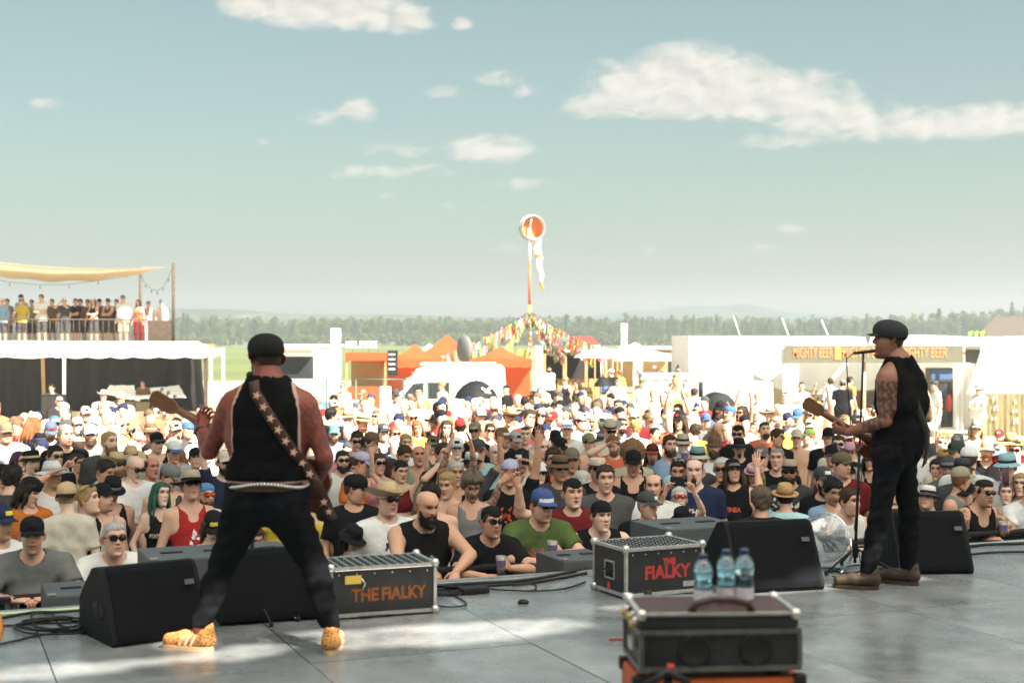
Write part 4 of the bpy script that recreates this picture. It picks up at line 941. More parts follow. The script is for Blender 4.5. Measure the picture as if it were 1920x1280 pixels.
def bar_tent():
 t = empty('bar_tent', G(120, 44), 0, 'long white canopy tent with dark interior below the viewing terrace', 'tent'); o = t.location
 def pt(m, name, mt):
  m.v = [tuple(Vector(v) - o) for v in m.v]; return m.build(name, mt, t)
 r = MB(); quad(r, P(-160, 650, 44), P(396, 651, 44), P(372, 640, 50.6), P(-150, 638, 50.6), 20, wr=.03); pt(r, 'canopy', m_canvas)
 for x0, x1 in ((-160, 100), (101, 119), (121, 250), (251, 396)): pt(drape(x0, 650, x1, 669, 44, .03, 12, .05), 'valance', m_canvas)
 for px, d in ((120, 43.9), (395, 43.9), (418, 45.5), (-140, 43.9)): pt(MB().tube([(G(px, d).x, d, 0), (G(px, d).x, d, zz(652, d))], .05, 8), 'pole', m_white)
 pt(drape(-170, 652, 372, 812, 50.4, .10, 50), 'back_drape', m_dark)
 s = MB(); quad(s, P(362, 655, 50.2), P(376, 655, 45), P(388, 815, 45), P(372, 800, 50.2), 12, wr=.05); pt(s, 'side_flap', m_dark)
 s = MB(); quad(s, P(400, 652, 44.2), P(421, 654, 46), P(421, 662, 46), P(400, 670, 44.2), 6, wr=.02); pt(s, 'side_valance', m_canvas)
 pt(drape(122, 771, 392, 815, 42.5, .06, 30), 'front_skirt', m_khaki)
 pt(MB().tube([P(80, 672, 47), P(84, 800, 47)], .06, 6), 'inner_post', m_wood)
bar_tent()
c = empty('bar_counter', G(25, 34), 0, 'cloth-fronted bar counter at the left edge of the bar tent', 'counter')
def rel(e, m, name, mt): m.v = [tuple(Vector(v) - e.location) for v in m.v]; return m.build(name, mt, e)
rel(c, drape(-90, 806, 112, 850, 34, .05, 24), 'cloth', m_khaki)
k = MB(); k.box(((P(11, 0, 34.3).x), 34.3, zz(804, 34.3)), (2.6, .6, .04)); rel(c, k, 'counter_top', m_iron)
k = MB(); k.tube([P(-80, 794, 34), P(55, 794, 34)], .015, 6)
for px in (-40, 20, 55): k.tube([P(px, 794, 34), P(px, 806, 34)], .012, 6)
rel(c, k, 'rail', m_steel)
hs = empty('hat_stand', P(58, 806, 34.2), 0, 'straw hat hung over a blue bottle on the bar counter', 'hat')
MB().lathe([(.055, 0), (.055, .16), (.03, .22), (.028, .27)], 12).build('stem', mat('blue_plastic', (.10, .22, .42), .4), hs)
MB().lathe([(.135, .30), (.13, .30), (.07, .40), (.03, .47), (0, .48)], 18).build('straw_hat', mat('pale_straw', (.62, .48, .27), .8, var=.25, vscale=60), hs, loc=(0, 0, -.02))
MB().lathe([(.045, 0), (.05, .03), (.05, .22), (.022, .29), (.022, .33), (0, .335)], 12).build('water_bottle', mat('clear_bottle', (.55, .60, .62), .2, spec=.7), None, loc=P(37, 806, 34.2), label='clear water bottle standing beside the straw hat on the bar counter', cat='bottle')
for i, (px, s_) in enumerate(((72, 1.0), (80, .8))):
 MB().lathe([(.04, 0), (.05, .10), (.045, .11)], 12).build('cup', m_white if i else m_khaki, None, loc=P(px, 806, 34.2), scale=s_, label=('small white cup' if i else 'khaki cup') + ' on the bar counter right of the straw hat', cat='cup')
k = empty('speaker_box', P(100, 800, 37), 0, 'dark loudspeaker box beside the wooden post in the bar tent', 'speaker')
MB().box((0, 0, .42), (.55, .4, .85), bev=.03).build('cabinet', m_black, k); MB().box((0, -.205, .42), (.47, .02, .75), bev=.008).build('grille', m_dark, k)
for i, (a, b, c_, d_) in enumerate((((205, 722), (250, 722), (262, 752), (196, 738)), ((255, 730), (335, 722), (350, 745), (250, 748)))):
 m = MB(); quad(m, P(a[0], a[1], 47.5), P(b[0], b[1], 47.5), P(c_[0], c_[1], 45), P(d_[0], d_[1], 45), 10, wr=.05, seed=i); q = m.mesh('cover', m_canvas); e = empty('covered_table', G(230 + 60 * i, 46), 0, ['table under a crumpled white sheet in the bar tent, the left one', 'table under a draped pale sheet in the bar tent, the right one'][i], 'table')
 q.transform(Matrix.Translation(-e.location)); link('white_sheet', q, None, e); MB().box((0, 0, .45), (1.0, .9, .9)).build('table_box', m_khaki, e)

def terrace():
 t = empty('viewing_terrace', G(90, 54), 0, 'raised viewing terrace with rusty bar railing and wooden deck', 'terrace'); o = t.location; zd = zz(646, 52)
 def pt(m, name, mt): m.v = [tuple(Vector(v) - o) for v in m.v]; return m.build(name, mt, t)
 x0, x1 = G(-160, 52).x, G(322, 52).x
 pt(MB().box(((x0 + x1) / 2, 55.5, zd - .12), (x1 - x0 + .2, 7.2, .2)), 'deck', m_wood)
 for i in range(6):
  for j in (52.3, 58.7): pt(MB().box((x0 + .2 + i * (x1 - x0 - .4) / 5, j, (zd - .22) / 2), (.14, .14, zd - .22)), 'deck_post', m_iron)
 zr = zz(599, 52); pt(MB().tube([(x0, 52, zr), (x1 - .9, 52, zr)], .03, 6), 'top_rail', m_iron); pt(MB().tube([(x0, 52, zd + .06), (x1 - .9, 52, zd + .06)], .02, 6), 'bottom_rail', m_iron)
 n = int((x1 - .9 - x0) / .215)
 for i in range(n + 1): pt(MB().tube([(x0 + i * .215, 52, zd + .06), (x0 + i * .215, 52, zr)], .013, 5), 'baluster', m_iron)
 pt(MB().box((x1 - .45, 52.0, (zd + zr) / 2), (.85, .06, zr - zd - .05)), 'end_panel', m_iron)
 for px, py, d in ((325, 493, 52), (263, 500, 57.5), (-150, 488, 52)): pt(MB().tube([(P(px, 0, d).x, d, zd), (P(px, 0, d).x, d, zz(py, d))], .055, 8), 'mast', m_iron)
terrace()
def sail(name, A, B, C_, D, sag, label):
 mb = MB(); A, B, C_, D = [Vector(v) for v in (A, B, C_, D)]
 def fn(u, v):
  p = A.lerp(B, u).lerp(D.lerp(C_, u), v); p.z -= sag * (4 * u * (1 - u)) * (.55 + .45 * v) + .03 * math.sin(u * 30) * v; return tuple(p)
 mb.sheet(fn, 40, 10); mb.build(name, m_tan, None, label=label, cat='shade sail')
sail('shade_sail', P(-90, 478, 52), P(300, 500, 52), P(262, 503, 57), P(-90, 486, 57), .42, 'upper tan shade sail stretched over the viewing terrace')
sail('shade_sail', P(-90, 482, 51), P(318, 499, 51.8), P(300, 504, 54), P(-90, 497, 54), .55, 'lower sagging tan shade sail above the terrace crowd')
def string_lights(name, pts, label):
 e = empty(name, pts[0], 0, label, 'string lights'); o = Vector(pts[0]); w = MB(); w.tube([Vector(p) - o for p in pts], .009, 5); w.build('wire', m_rope, e)
 for p in pts[1:-1]:
  b = MB(); q = Vector(p) - o; b.lathe([(.014, 0), (.016, -.05), (.03, -.09), (.02, -.13), (0, -.14)], 8, M=Matrix.Translation(q)); b.build('bulb', m_iron, e)
string_lights('festoon_lights', [P(x, y, 51.6) for x, y in ((-20, 522), (18, 529), (75, 534), (130, 533), (184, 526), (240, 518))], 'string of bulbs hanging under the tan sail on the terrace')
string_lights('festoon_lights', [P(x, y, 52) for x, y in ((263, 515), (273, 532), (284, 542), (295, 545), (306, 538), (316, 520), (324, 502))], 'short bulb string looped between the two terrace masts')

def marquee():
 t = empty('beer_marquee', G(1640, 46), 0, 'large white beer marquee with peaked roof behind the right-hand guitarist', 'tent'); o = t.location
 def pt(m, name, mt): m.v = [tuple(Vector(v) - o) for v in m.v]; return m.build(name, mt, t)
 d = 46.4
 for x0, x1, pk, yp in ((1462, 1628, 1548, 630), (1629, 1842, 1700, 628)):
  r = MB(); quad(r, P(x0, 647, d), P(x1, 649, d), P(x1 - 6, 632, d + 6), P(x0 + 4, 631, d + 6), 10, wr=.02); pt(r, 'roof_sheet', m_canvas)
  r = MB(); quad(r, P(x0 + 4, 631, d + 6), P(x1 - 6, 632, d + 6), P(pk + 40, yp, d + 9), P(pk - 40, yp, d + 9), 6); pt(r, 'roof_top', m_canvas)
 r = MB(); quad(r, P(1838, 632, d + 1), P(1990, 628, d + 8), P(1990, 720, d - 2), P(1838, 678, d - 1), 10, wr=.03); pt(r, 'side_roof', m_canvas)
 r = MB(); quad(r, P(1842, 650, d - 1), P(1990, 700, d - 3), P(1990, 742, d - 3), P(1812, 738, d - 1), 10, wr=.03); pt(r, 'side_valance', m_canvas)
 pt(MB().tube([P(1812, 652, d - .2), P(1990, 652, d - .2)], .03, 6), 'eave_bar', m_alu)
 for px, mt in ((1470, m_white), (1620, mat('pale_timber', (.58, .42, .24), .7)), (1806, mat('peach_pole', (.66, .40, .26), .6))):
  pt(MB().tube([(P(px, 0, d).x, d, 0), (P(px, 0, d).x, d, zz(648, d))], .06, 8), 'tent_pole', mt)
 pt(drape(1452, 680, 1820, 712, 52.5, .04, 30), 'ceiling_valance', m_canvas)
 pt(drape(1452, 712, 1820, 726, 52.4, .03, 30, .12), 'scalloped_edge', m_canvas)
 pt(drape(1440, 715, 1780, 815, 53.5, .05, 40), 'back_wall', mat('cream_wall', (.62, .52, .30), .8, var=.06, vscale=2))
 for x0, x1 in ((1472, 1498), (1788, 1812), (1812, 1828)): pt(drape(x0, 682, x1, 820, 45.8, .10, 10), 'curtain', m_canvas)
 pt(MB().box(((P(1690, 0, 50).x), 50, .55), (5.0, .7, 1.1)), 'bar_counter', m_iron)
 q = MB(); quad(q, P(1380, 683, 46.2), P(1475, 650, 46.2), P(1475, 690, 46.2), P(1440, 715, 46.2), 4); pt(q, 'gable_sheet', m_canvas)
 for (xa, ya, xb, yb) in ((1375, 592, 1388, 632), (1466, 596, 1480, 634), (1540, 600, 1555, 634)): pt(MB().tube([P(xa, ya, 53), P(xb, yb, 53)], .022, 5), 'guy_pole', m_white)
 b = MB(); b.box((P(1638, 0, d - .3).x, d - .3, (zz(648, d - .3) + zz(680, d - .3)) / 2), (P(1806, 0, d - .3).x - P(1470, 0, d - .3).x, .03, zz(648, d - .3) - zz(680, d - .3))); bo = pt(b, 'banner', m_olive)
 def word(s_, px, wpx):
  me = text_mesh(s_, .42, .006, bold=.006); xs = [v.co.x for v in me.vertices]; wd = max(xs) - min(xs); want = wpx / F * d; me.transform(Matrix.Diagonal((want / wd, 1.15, 1, 1))); me.materials.append(m_beer)
  l = link('lettering', me, None, bo); l.matrix_local = Matrix.Translation(P(px, 662, d - .33) - o) @ UPRIGHT
 word('MIGHTY BEER', 1524, 74); word('MIGHTY BEER', 1622, 84); word('MIGHTY BEER', 1732, 86)
 for px in (1571, 1677):
  g = MB(); q = P(px, 664, d - .34) - o
  g.box(q, (.20, .02, .34)); g.tube([q + Vector((.10, 0, .10)), q + Vector((.18, 0, .08)), q + Vector((.18, 0, -.06)), q + Vector((.10, 0, -.09))], .02, 5);
  for a in (-.06, 0, .06): g.box(q + Vector((a, -.012, -.02)), (.025, .01, .2))
  g.lathe([(.0, .06), (.09, .02), (.1, -.02), (0, -.04)], 10, 1.2, .2, M=Matrix.Translation(q + Vector((0, 0, .19)))); g.build('beer_mug_emblem', mat('mug_orange', (.72, .34, .08), .8), bo)
marquee()
def side_hall():
 t = empty('white_hall_tent', G(1380, 52), 0, 'tall plain white tent wall left of the beer marquee', 'tent'); o = t.location
 def pt(m, name, mt): m.v = [tuple(Vector(v) - o) for v in m.v]; return m.build(name, mt, t)
 q = MB(); q.box(((P(1292, 0, 54).x + P(1480, 0, 54).x) / 2, 57, zz(630, 54) / 2), (P(1480, 0, 54).x - P(1292, 0, 54).x, 6, zz(630, 54)), bev=.05); pt(q, 'wall_sheet', m_canvas)
 q = MB(); q.tube([P(1292, 628, 53.9), P(1292, 760, 53.9)], .035, 6); pt(q, 'corner_pole', m_alu)
 q = MB(); quad(q, P(1345, 668, 52), P(1470, 668, 52), P(1410, 702, 46), P(1290, 699, 46), 10, wr=.03); pt(q, 'awning', m_canvas)
 pt(drape(1290, 699, 1410, 716, 46, .03, 12, .05), 'awning_valance', m_canvas)
 for px in (1290, 1410): pt(MB().tube([P(px, 699, 46), P(px, 815, 46)], .03, 6), 'awning_pole', m_alu)
side_hall()
m_tarp = mat('blue_grey_printed_tarp', (.30, .38, .42), .8, var=.5, vscale=2.2, c2=(.55, .60, .60), stretch=(2, 2, .35), bump=.2, bscale=4)
for i, (x0, x1) in enumerate(((1284, 1366), (1368, 1450))):
 e = empty('tarp_fence', G((x0 + x1) / 2, 43.5), 0, ['blue-grey printed tarp fence panel behind the black smoker', 'blue-grey printed tarp fence panel nearest the beer marquee'][i], 'fence', 'tarp fence panels')
 rel(e, drape(x0, 716, x1, 812, 43.5, .03, 14), 'tarp', m_tarp); k = MB(); k.tube([P(x0, 714, 43.55), P(x1, 716, 43.55)], .02, 6); k.tube([(P(x0, 0, 43.55).x, 43.55, 0), P(x0, 714, 43.55)], .025, 6); rel(e, k, 'frame', m_steel)
k = empty('smoker_grill', G(1345, 39), 0, 'round black barrel smoker with a chrome dial beside the tarp fence', 'smoker')
MB().lathe([(0, -.5), (.40, -.5), (.46, -.42), (.46, .42), (.40, .5), (0, .5)], 24, M=Matrix.Translation((0, 0, 1.02)) @ Matrix.Rotation(R(90), 4, 'X')).build('barrel', m_black, k)
MB().lathe([(0, .02), (.09, .02), (.10, 0), (.09, -.02), (0, -.02)], 16, M=Matrix.Translation((0, -.53, 1.1)) @ Matrix.Rotation(R(90), 4, 'X')).build('dial', m_alu, k)
MB().tube([(-.05, -.53, .72), (.0, -.6, .68), (.12, -.6, .68), (.16, -.53, .74)], .018, 6).build('handle', m_alu, k)
for x in (-.3, .3): MB().box((x, 0, .3), (.07, .7, .6)).build('leg', m_black, k)
MB().tube([(-.44, .1, 1.35), (-.44, .1, 1.75)], .06, 8).build('chimney', m_black, k)
k = empty('side_table', G(1300, 40), 0, 'black work table left of the smoker', 'table'); MB().box((0, 0, 1.02), (1.0, .6, .06)).build('table_top', m_black, k); MB().box((0, 0, .5), (.9, .5, .95)).build('base', m_dark, k)
k = empty('yellow_bin', G(1266, 38), 0, 'tall yellow wheeled bin left of the black smoker', 'bin'); MB().box((0, 0, .62), (.34, .4, 1.2), bev=.04).build('bin_body', m_yellow, k); MB().box((0, -.02, 1.25), (.38, .46, .07), bev=.02).build('lid', m_yellow, k)
k = empty('drinks_fridge', G(1762, 47.5), 0, 'dark glass-door drinks fridge inside the beer marquee', 'fridge')
MB().box((0, 0, .98), (.80, .6, 1.96), bev=.02).build('cabinet', m_iron, k); MB().box((.02, -.31, .82), (.62, .02, 1.4)).build('door', m_glassd, k); MB().box((0, -.312, 1.75), (.74, .02, .34)).build('header', mat('navy_sign', (.05, .10, .20), .5), k)
MB().lathe([(0, -.3), (.10, -.26), (.12, 0), (.08, .22), (0, .3)], 12, .9, .3, Matrix.Translation((.2, -.34, .8))).build('red_can_print', mat('red_print', (.45, .06, .05), .5), k)
m_reed = mat('reed_screen', (.20, .165, .085), .9, var=.55, vscale=5, stretch=(14, 14, .5), bump=.5, bscale=12)
e = empty('reed_screen', G(1880, 43), 0, 'brown reed screen fence at the right edge behind the crowd', 'fence'); rel(e, drape(1826, 738, 2000, 830, 43, .02, 60), 'reeds', m_reed)
for i in range(22):
 px = 1834 + (i * 37) % 150; py = 742 + (i * 23) % 55; rel(e, MB().box(P(px, py, 42.93), (.035, .01, .09 + .05 * (i % 3)), M=Matrix.Rotation(.1 * (i % 5 - 2), 4, 'Y')), 'pale_slip', m_canvas)  # small pale slips laid over the reeds, which are not cut through
k = empty('brown_tent', G(1905, 62), 0, 'brown hipped tent with a lime green claw mark at the right edge', 'tent'); o_ = k.location; mbr = mat('brown_canvas', (.115, .10, .085), .8, var=.1, vscale=2)
r = MB(); A = [P(1800, 655, 60), P(2060, 655, 60), P(2000, 592, 65), P(1868, 593, 65)]; quad(r, *A, 8); rel(k, r, 'roof', mbr)
r = MB(); quad(r, P(1800, 655, 60), P(1868, 593, 65), P(1870, 594, 66), P(1790, 655, 70), 6); rel(k, r, 'roof_end', mbr); rel(k, MB().box(((A[0].x + A[1].x) / 2, 65, zz(655, 60) / 2), (A[1].x - A[0].x - .3, 9, zz(656, 60))), 'wall', mbr)
for i in range(3):
 r = MB(); x0 = 1815 + i * 11; n_ = Vector((0, -.05, .04)); quad(r, P(x0, 624, 62.4) + n_, P(x0 + 9, 622, 62.55) + n_, P(x0 + 3, 638, 61.2) + n_, P(x0 + 1, 638, 61.2) + n_, 2); rel(k, r, 'claw_mark', m_lime2)

def windsock():
 t = empty('windsock_pole', G(993, 60), 0, 'tall red and white windsock pole with limp sock, centre of the field', 'windsock'); d = 60
 bands = [(428, 495, m_white), (495, 572, mat('signal_red', (.62, .14, .06), .5)), (572, 640, mat('worn_yellow', (.72, .45, .12), .6)), (640, 700, m_white), (700, 765, mat('signal_red2', (.66, .22, .08), .5))]
 for a, b, mt in bands: MB().tube([(0, 0, zz(a, d)), (0, 0, max(0, zz(b, d)))], .075 if a > 500 else .062, 10).build('pole_band', mt, t)
 c = Vector((.12, 0, zz(427, d))); M = Matrix.Translation(c) @ Matrix.Rotation(R(18), 4, 'Z') @ Matrix.Rotation(R(90), 4, 'X')
 mb = MB(); n = 36; mb.tube([M @ Vector((.53 * math.cos(2 * math.pi * i / n), .53 * math.sin(2 * math.pi * i / n), -.16)) for i in range(n + 1)], .03, 6, cap=False); mb.tube([M @ Vector((.5 * math.cos(2 * math.pi * i / n), .5 * math.sin(2 * math.pi * i / n), .16)) for i in range(n + 1)], .03, 6, cap=False)
 for i in range(8): mb.tube([M @ Vector((.53 * math.cos(i * .785), .53 * math.sin(i * .785), -.16)), M @ Vector((.5 * math.cos(i * .785), .5 * math.sin(i * .785), .16))], .014, 5)
 mb.build('hoop', m_steel, t)
 mb = MB(); mb.lathe([(.52, .17), (.51, -.15)], 30, M=M, cap=False); mb.build('collar', m_white, t)
 s = MB()
 def sock(u, v):
  an = 2 * math.pi * u; r = .50 * (1 - v) ** .8 + .10; q = M @ Vector((.50 * math.cos(an), .50 * math.sin(an), -.17));
  b = Vector((.26 + .30 * v + .03 * math.sin(v * 20), .35 - .1 * v, c.z - .30 - 2.35 * v)) + Vector((math.cos(an) * r * .34, math.sin(an) * r * .30, .03 * math.sin(an * 3)))
  k = min(1, v * 7); return tuple(q.lerp(b, k))
 s.sheet(sock, 24, 26); me = s.mesh('sock')
 for mt in (mat('orange_sock', (.72, .20, .05), .8), m_white): me.materials.append(mt)
 for p in me.polygons:
  v = (c.z - p.center.z) ; p.material_index = 0 if v < .42 or v > 2.25 or 1.1 < v < 1.25 else 1
 link('sock', me, None, t); MB().tube([(0, 0, zz(430, d)), (.1, -.05, zz(405, d))], .03, 6).build('swivel', m_white, t)
 for i, (dx, py, w) in enumerate(((-.12, 660, .9), (.22, 668, .9), (-.1, 686, .7), (.25, 696, .8))): MB().box((dx, -.09, zz(py, d)), (w, .03, .2)).build('direction_board', m_yellow, t)
windsock()
RIB = [(.75, .10, .05), (.80, .45, .05), (.10, .40, .12), (.80, .78, .70), (.12, .30, .55), (.75, .65, .10), (.70, .20, .35), (.30, .60, .50)]
m_rib = mat('ribbon', rough=.7, vcol=True)
dirs_ = ['far left', 'left', 'near left', 'left front', 'front', 'right front', 'near right', 'right', 'far right', 'back right', 'back', 'back left']
for k in range(12):
 an = R(180 - 180 * k / 8) if k <= 8 else R(-30 - 40 * (k - 8)); Rr = 3.7; top = Vector((G(993, 60).x, 60, zz(584, 60)))
 end = Vector((top.x + Rr * math.cos(an) * (1.0), 60 - Rr * .9 * math.sin(an), zz(662, 60) - .1))
 e = empty('ribbon_line', top, 0, f'colourful ribbon line fanning out from the windsock pole, {dirs_[k]} strand', 'bunting', 'ribbon lines round the windsock pole')
 sg = lambda t: (top.lerp(end, t) - Vector((0, 0, .12 * math.sin(math.pi * t)))) - top
 MB().tube([sg(t / 10) for t in range(11)], .012, 4).build('cord', m_rope, e)
 vs, fs, cs = [], [], []; rg = random.Random(k)
 for i in range(150):
  p = sg(rg.uniform(.03, .99)); ln = rg.uniform(.15, .5); c_ = rg.choice(RIB); w = rg.uniform(.022, .05); a = rg.uniform(0, 3); q = Vector((math.cos(a), math.sin(a), 0)) * w; o = len(vs)
  vs += [p - q, p + q, p + q * .9 + Vector((.03 * rg.gauss(0, 1), .03, -ln)), p - q * .9 + Vector((.03 * rg.gauss(0, 1), 0, -ln))]; fs.append((o, o + 1, o + 2, o + 3)); cs += [c_] * 4
 rb = link('ribbon_fringe', np_mesh('ribbon_fringe', np.array([tuple(v) for v in vs]), fs, m_rib, np.array(cs), smooth=False), None, e); rb['kind'] = 'stuff'
 if k < 9 or k == 10: MB().tube([(end.x - top.x, end.y - top.y, -top.z), (end.x - top.x, end.y - top.y, end.z - top.z)], .03, 6).build('end_post', m_wood, e)

def gazebo(px, d, w, ye, yp, mt, label, name='pop_up_tent', wall=None, text=None, dep=None):
 dep = dep or w; t = empty(name, G(px, d), 0, label, 'tent'); ze, zp = zz(ye, d - dep / 2), zz(yp, d); h = w / 2; g = dep / 2
 r = MB(); cs = [(-h, -g, ze), (h, -g, ze), (h, g, ze), (-h, g, ze)]
 for i in range(4):
  a, b = Vector(cs[i]), Vector(cs[(i + 1) % 4]); top = Vector((0, 0, zp))
  def fn(u, v, a=a, b=b): p = a.lerp(b, u).lerp(top, v); p.z -= .12 * math.sin(math.pi * v) ; return tuple(p)
  r.sheet(fn, 6, 6)
 r.build('roof', mt, t)
 for i in range(4):
  a, b = Vector(cs[i]), Vector(cs[(i + 1) % 4]); v = MB(); v.sheet(lambda u, q: tuple(a.lerp(b, u) - Vector((0, 0, .28 * q + .04 * q * abs(math.sin(u * 16))))), 24, 1); vo = v.build('valance', mt, t)
  if i == 0 and text: lettering(text, .24, m_letterw, vo, Matrix.Translation((0, -g - .02, ze - .14)) @ UPRIGHT, bold=.008)
 for x, y, _ in cs: MB().tube([(x * .98, y * .98, 0), (x * .98, y * .98, ze)], .03, 6).build('leg', m_alu, t)
 if wall: MB().sheet(lambda u, v: (-h + w * u, g * .9, ze * v), 8, 2).build('back_wall', wall, t)
 return t
gazebo(778, 55, 2.3, 674, 645, m_orange, 'orange pop-up tent with white trim next to the smoke stand', wall=m_orange, text='')
gazebo(838, 62, 2.8, 668, 627, m_orange, 'tall orange peaked tent behind the grey dish', wall=m_orange)
gazebo(938, 57, 2.6, 674, 648, m_orange, 'orange tent beneath the left strands of ribbons', wall=m_orange)
gazebo(905, 68, 2.4, 664, 648, m_orange, 'small far orange tent between the dish and the ribbons', wall=m_orange)
gazebo(805, 74, 2.0, 664, 643, m_canvas, 'small white tent peak behind the orange tents')
gazebo(1190, 66, 3.4, 664, 642, m_canvas, 'white pavilion tent right of the tall flag', wall=m_wood)
def stand():
 d = 54; t = empty('smoke_food_stand', G(690, d), 0, 'orange food stand with white HELL SMOKE letters on its roof', 'food stand'); w = 1.55
 MB().box((0, 0, zz(668, d)), (w, 1.6, .30), bev=.03).build('roof', m_orange, t); MB().box((0, -.1, .55), (w - .1, .9, 1.1), bev=.02).build('counter', m_orange, t)
 MB().box((0, .75, 1.1), (w - .1, .06, 2.1)).build('back_wall', mat('straw_wall', (.40, .36, .16), .8), t)
 for x in (-w / 2 + .05, w / 2 - .05): MB().box((x, -.7, 1.1), (.07, .07, 2.1)).build('post', m_wood, t)
 lettering('HELL SMOKE', .33, m_letterw, t, Matrix.Translation((-.18, -.7, zz(646, d))) @ UPRIGHT, ext=.03, bold=.012, sx=.62)
 for x in (-.5, .1, .45): MB().tube([(x, -.69, zz(664, d)), (x, -.69, zz(653, d))], .012, 5).build('letter_post', m_iron, t)
 MB().box((.98, -.5, zz(680, d)), (.38, .05, .95)).build('menu_board', m_black, t)
 for i in range(4): MB().box((.95, -.53, zz(664 + i * 9, d)), (.24, .006, .05)).build('menu_line', m_letterw, t)
stand()
def food_truck():
 d = 58; t = empty('white_food_trailer', G(570, d), 0, 'long white food trailer with an open hatch right of the left guitarist', 'food trailer')
 MB().box((0, 0, 1.45), (2.8, 2.2, 2.2), bev=.06).build('body', m_white, t); MB().box((-.3, -1.12, 1.75), (1.7, .04, .85)).build('hatch', m_glassd, t); MB().box((0, 0, 2.62), (3.0, 2.4, .10), bev=.03).build('roof', m_canvas, t)  # dark panel on the body stands in for shade inside the hatch
 m = MB(); quad(m, (-1.2, -1.15, 2.3), (.6, -1.15, 2.3), (.6, -2.0, 2.5), (-1.2, -2.0, 2.5), 3); m.build('hatch_flap', m_white, t)
 for x in (-.7, .7): MB().lathe([(0, -.1), (.3, -.1), (.32, 0), (.3, .1), (0, .1)], 16, M=Matrix.Translation((x, -1.0, .32)) @ Matrix.Rotation(R(90), 4, 'X')).build('wheel', m_tyre, t)
food_truck()
def van():
 d = 44; t = empty('white_van', G(842, d), 0, 'large white delivery van parked behind the wire fence', 'van')
 prof = [(-1.75, .45), (-1.75, 1.0), (-1.62, 1.12), (-1.15, 1.62), (-.95, 2.02), (-.6, 2.12), (1.6, 2.12), (1.72, 2.0), (1.78, .45)]
 MB().prism(prof, -.95, .95).build('body', m_white, t, angle=R(35))
 MB().prism([(-1.42, 1.12), (-1.05, 1.58), (-.72, 1.62), (-.72, 1.12)], -.965, -.94).build('side_window', m_glassd, t); MB().prism([(-.62, 1.12), (-.62, 1.62), (.05, 1.62), (.05, 1.12)], -.965, -.94).build('side_window', m_glassd, t)
 q = MB(); quad(q, (-1.64, -.85, 1.13), (-1.64, .85, 1.13), (-1.17, .8, 1.63), (-1.17, -.8, 1.63), 4); w_ = q.build('windscreen', m_glassd, t, loc=(-.015, 0, .01))
 for x in (-1.15, 1.1):
  wh = MB().lathe([(0, -.11), (.30, -.11), (.33, -.05), (.33, .05), (.30, .11), (0, .11)], 20, M=Matrix.Translation((x, -.90, .33)) @ Matrix.Rotation(R(90), 4, 'X')).build('wheel', m_tyre, t); MB().lathe([(0, .02), (.17, .02), (.19, 0)], 16, M=Matrix.Translation((x, -1.02, .33)) @ Matrix.Rotation(R(90), 4, 'X')).build('rim', m_alu, wh)
 MB().box((.05, -.955, 1.2), (.015, .02, 1.5)).build('door_seam', m_grey, t); MB().box((-.05, -.97, 1.15), (.18, .03, .04)).build('door_handle', m_black, t)
 MB().box((.3, 0, 2.17), (2.3, 1.6, .06), bev=.02).build('roof_rack', m_canvas, t); MB().box((-1.74, -.6, .85), (.06, .3, .18)).build('headlight', m_bulb, t)
 MB().box((.9, -.957, 1.55), (.5, .01, .22)).build('side_print', mat('grey_print', (.55, .58, .6), .6), t)
van()
k = empty('dish_antenna', G(868, 52), 0, 'big grey dish tilted on a white mast above the van', 'dish'); zt = zz(655, 52)
MB().lathe([(0, .10), (.25, .085), (.42, .03), (.54, -.06), (.53, -.08), (.40, .0), (0, .06)], 28, M=Matrix.Translation((0, 0, zt)) @ Matrix.Rotation(R(-58), 4, 'Z') @ Matrix.Rotation(R(90), 4, 'X')).build('dish', mat('grey_dish', (.17, .17, .17), .6), k)
MB().tube([(-.05, .15, 0), (-.05, .12, zt)], .05, 8).build('mast', m_white, k); MB().tube([(.1, -.1, zt - .6), (-.05, .1, zt - .1)], .03, 6).build('brace', m_white, k)
for i, (x0, x1, d) in enumerate(((592, 612, 40), (613, 641, 39.5), (667, 756, 38.5), (757, 800, 38), (801, 845, 38))):
 e = empty('mesh_fence_panel', G((x0 + x1) / 2, d), 0, f'thin green wire fence panel in front of the white van, {["first","second","third","fourth","fifth"][i]} from the left', 'fence', 'wire fence panels'); w = (x1 - x0) / F * d; h = zz(711, d)
 f = MB()
 for x in (-w / 2, w / 2): f.tube([(x, 0, 0), (x, 0, h)], .025, 6)
 for z in (.12, h * .5, h): f.tube([(-w / 2, 0, z), (w / 2, 0, z)], .018, 6)
 f.build('frame', m_green, e); g = MB()
 for j in range(int(w / .09)): g.box((-w / 2 + .05 + j * .09, 0, h / 2), (.006, .006, h - .1))
 g.build('wire_mesh', m_green, e)
def feather(px, y0, y1, d, wpx, text, label):
 t = empty('feather_flag', G(px, d), 0, label, 'flag', 'tall white feather flags'); w = wpx / F * d; z1, z0 = zz(y0, d), max(.25, zz(y1, d))
 MB().tube([(-w / 2, 0, 0), (-w / 2, 0, z1)], .02, 6).build('pole', m_white, t)
 f = MB(); f.sheet(lambda u, v: (-w / 2 + w * u + .02 * math.sin(v * 9), .03 * math.sin(u * 4 + v * 7), z0 + (z1 - z0) * v), 6, 12); fo = f.build('flag_cloth', m_canvas, t)
 if text:
  lettering(text, w * .72, m_black if 'Ob' in text else m_grey, fo, Matrix.Translation((0, -.06, (z0 + z1) / 2)) @ UPRIGHT @ Matrix.Rotation(R(90), 4, 'Z'))
 return t
feather(630, 615, 700, 50, 18, 'HELL SMOKE', 'tall white banner flag standing left of the smoke stand')
feather(1171, 606, 668, 62, 11, 'Obora', 'tall white Obora feather flag in front of the far trees')
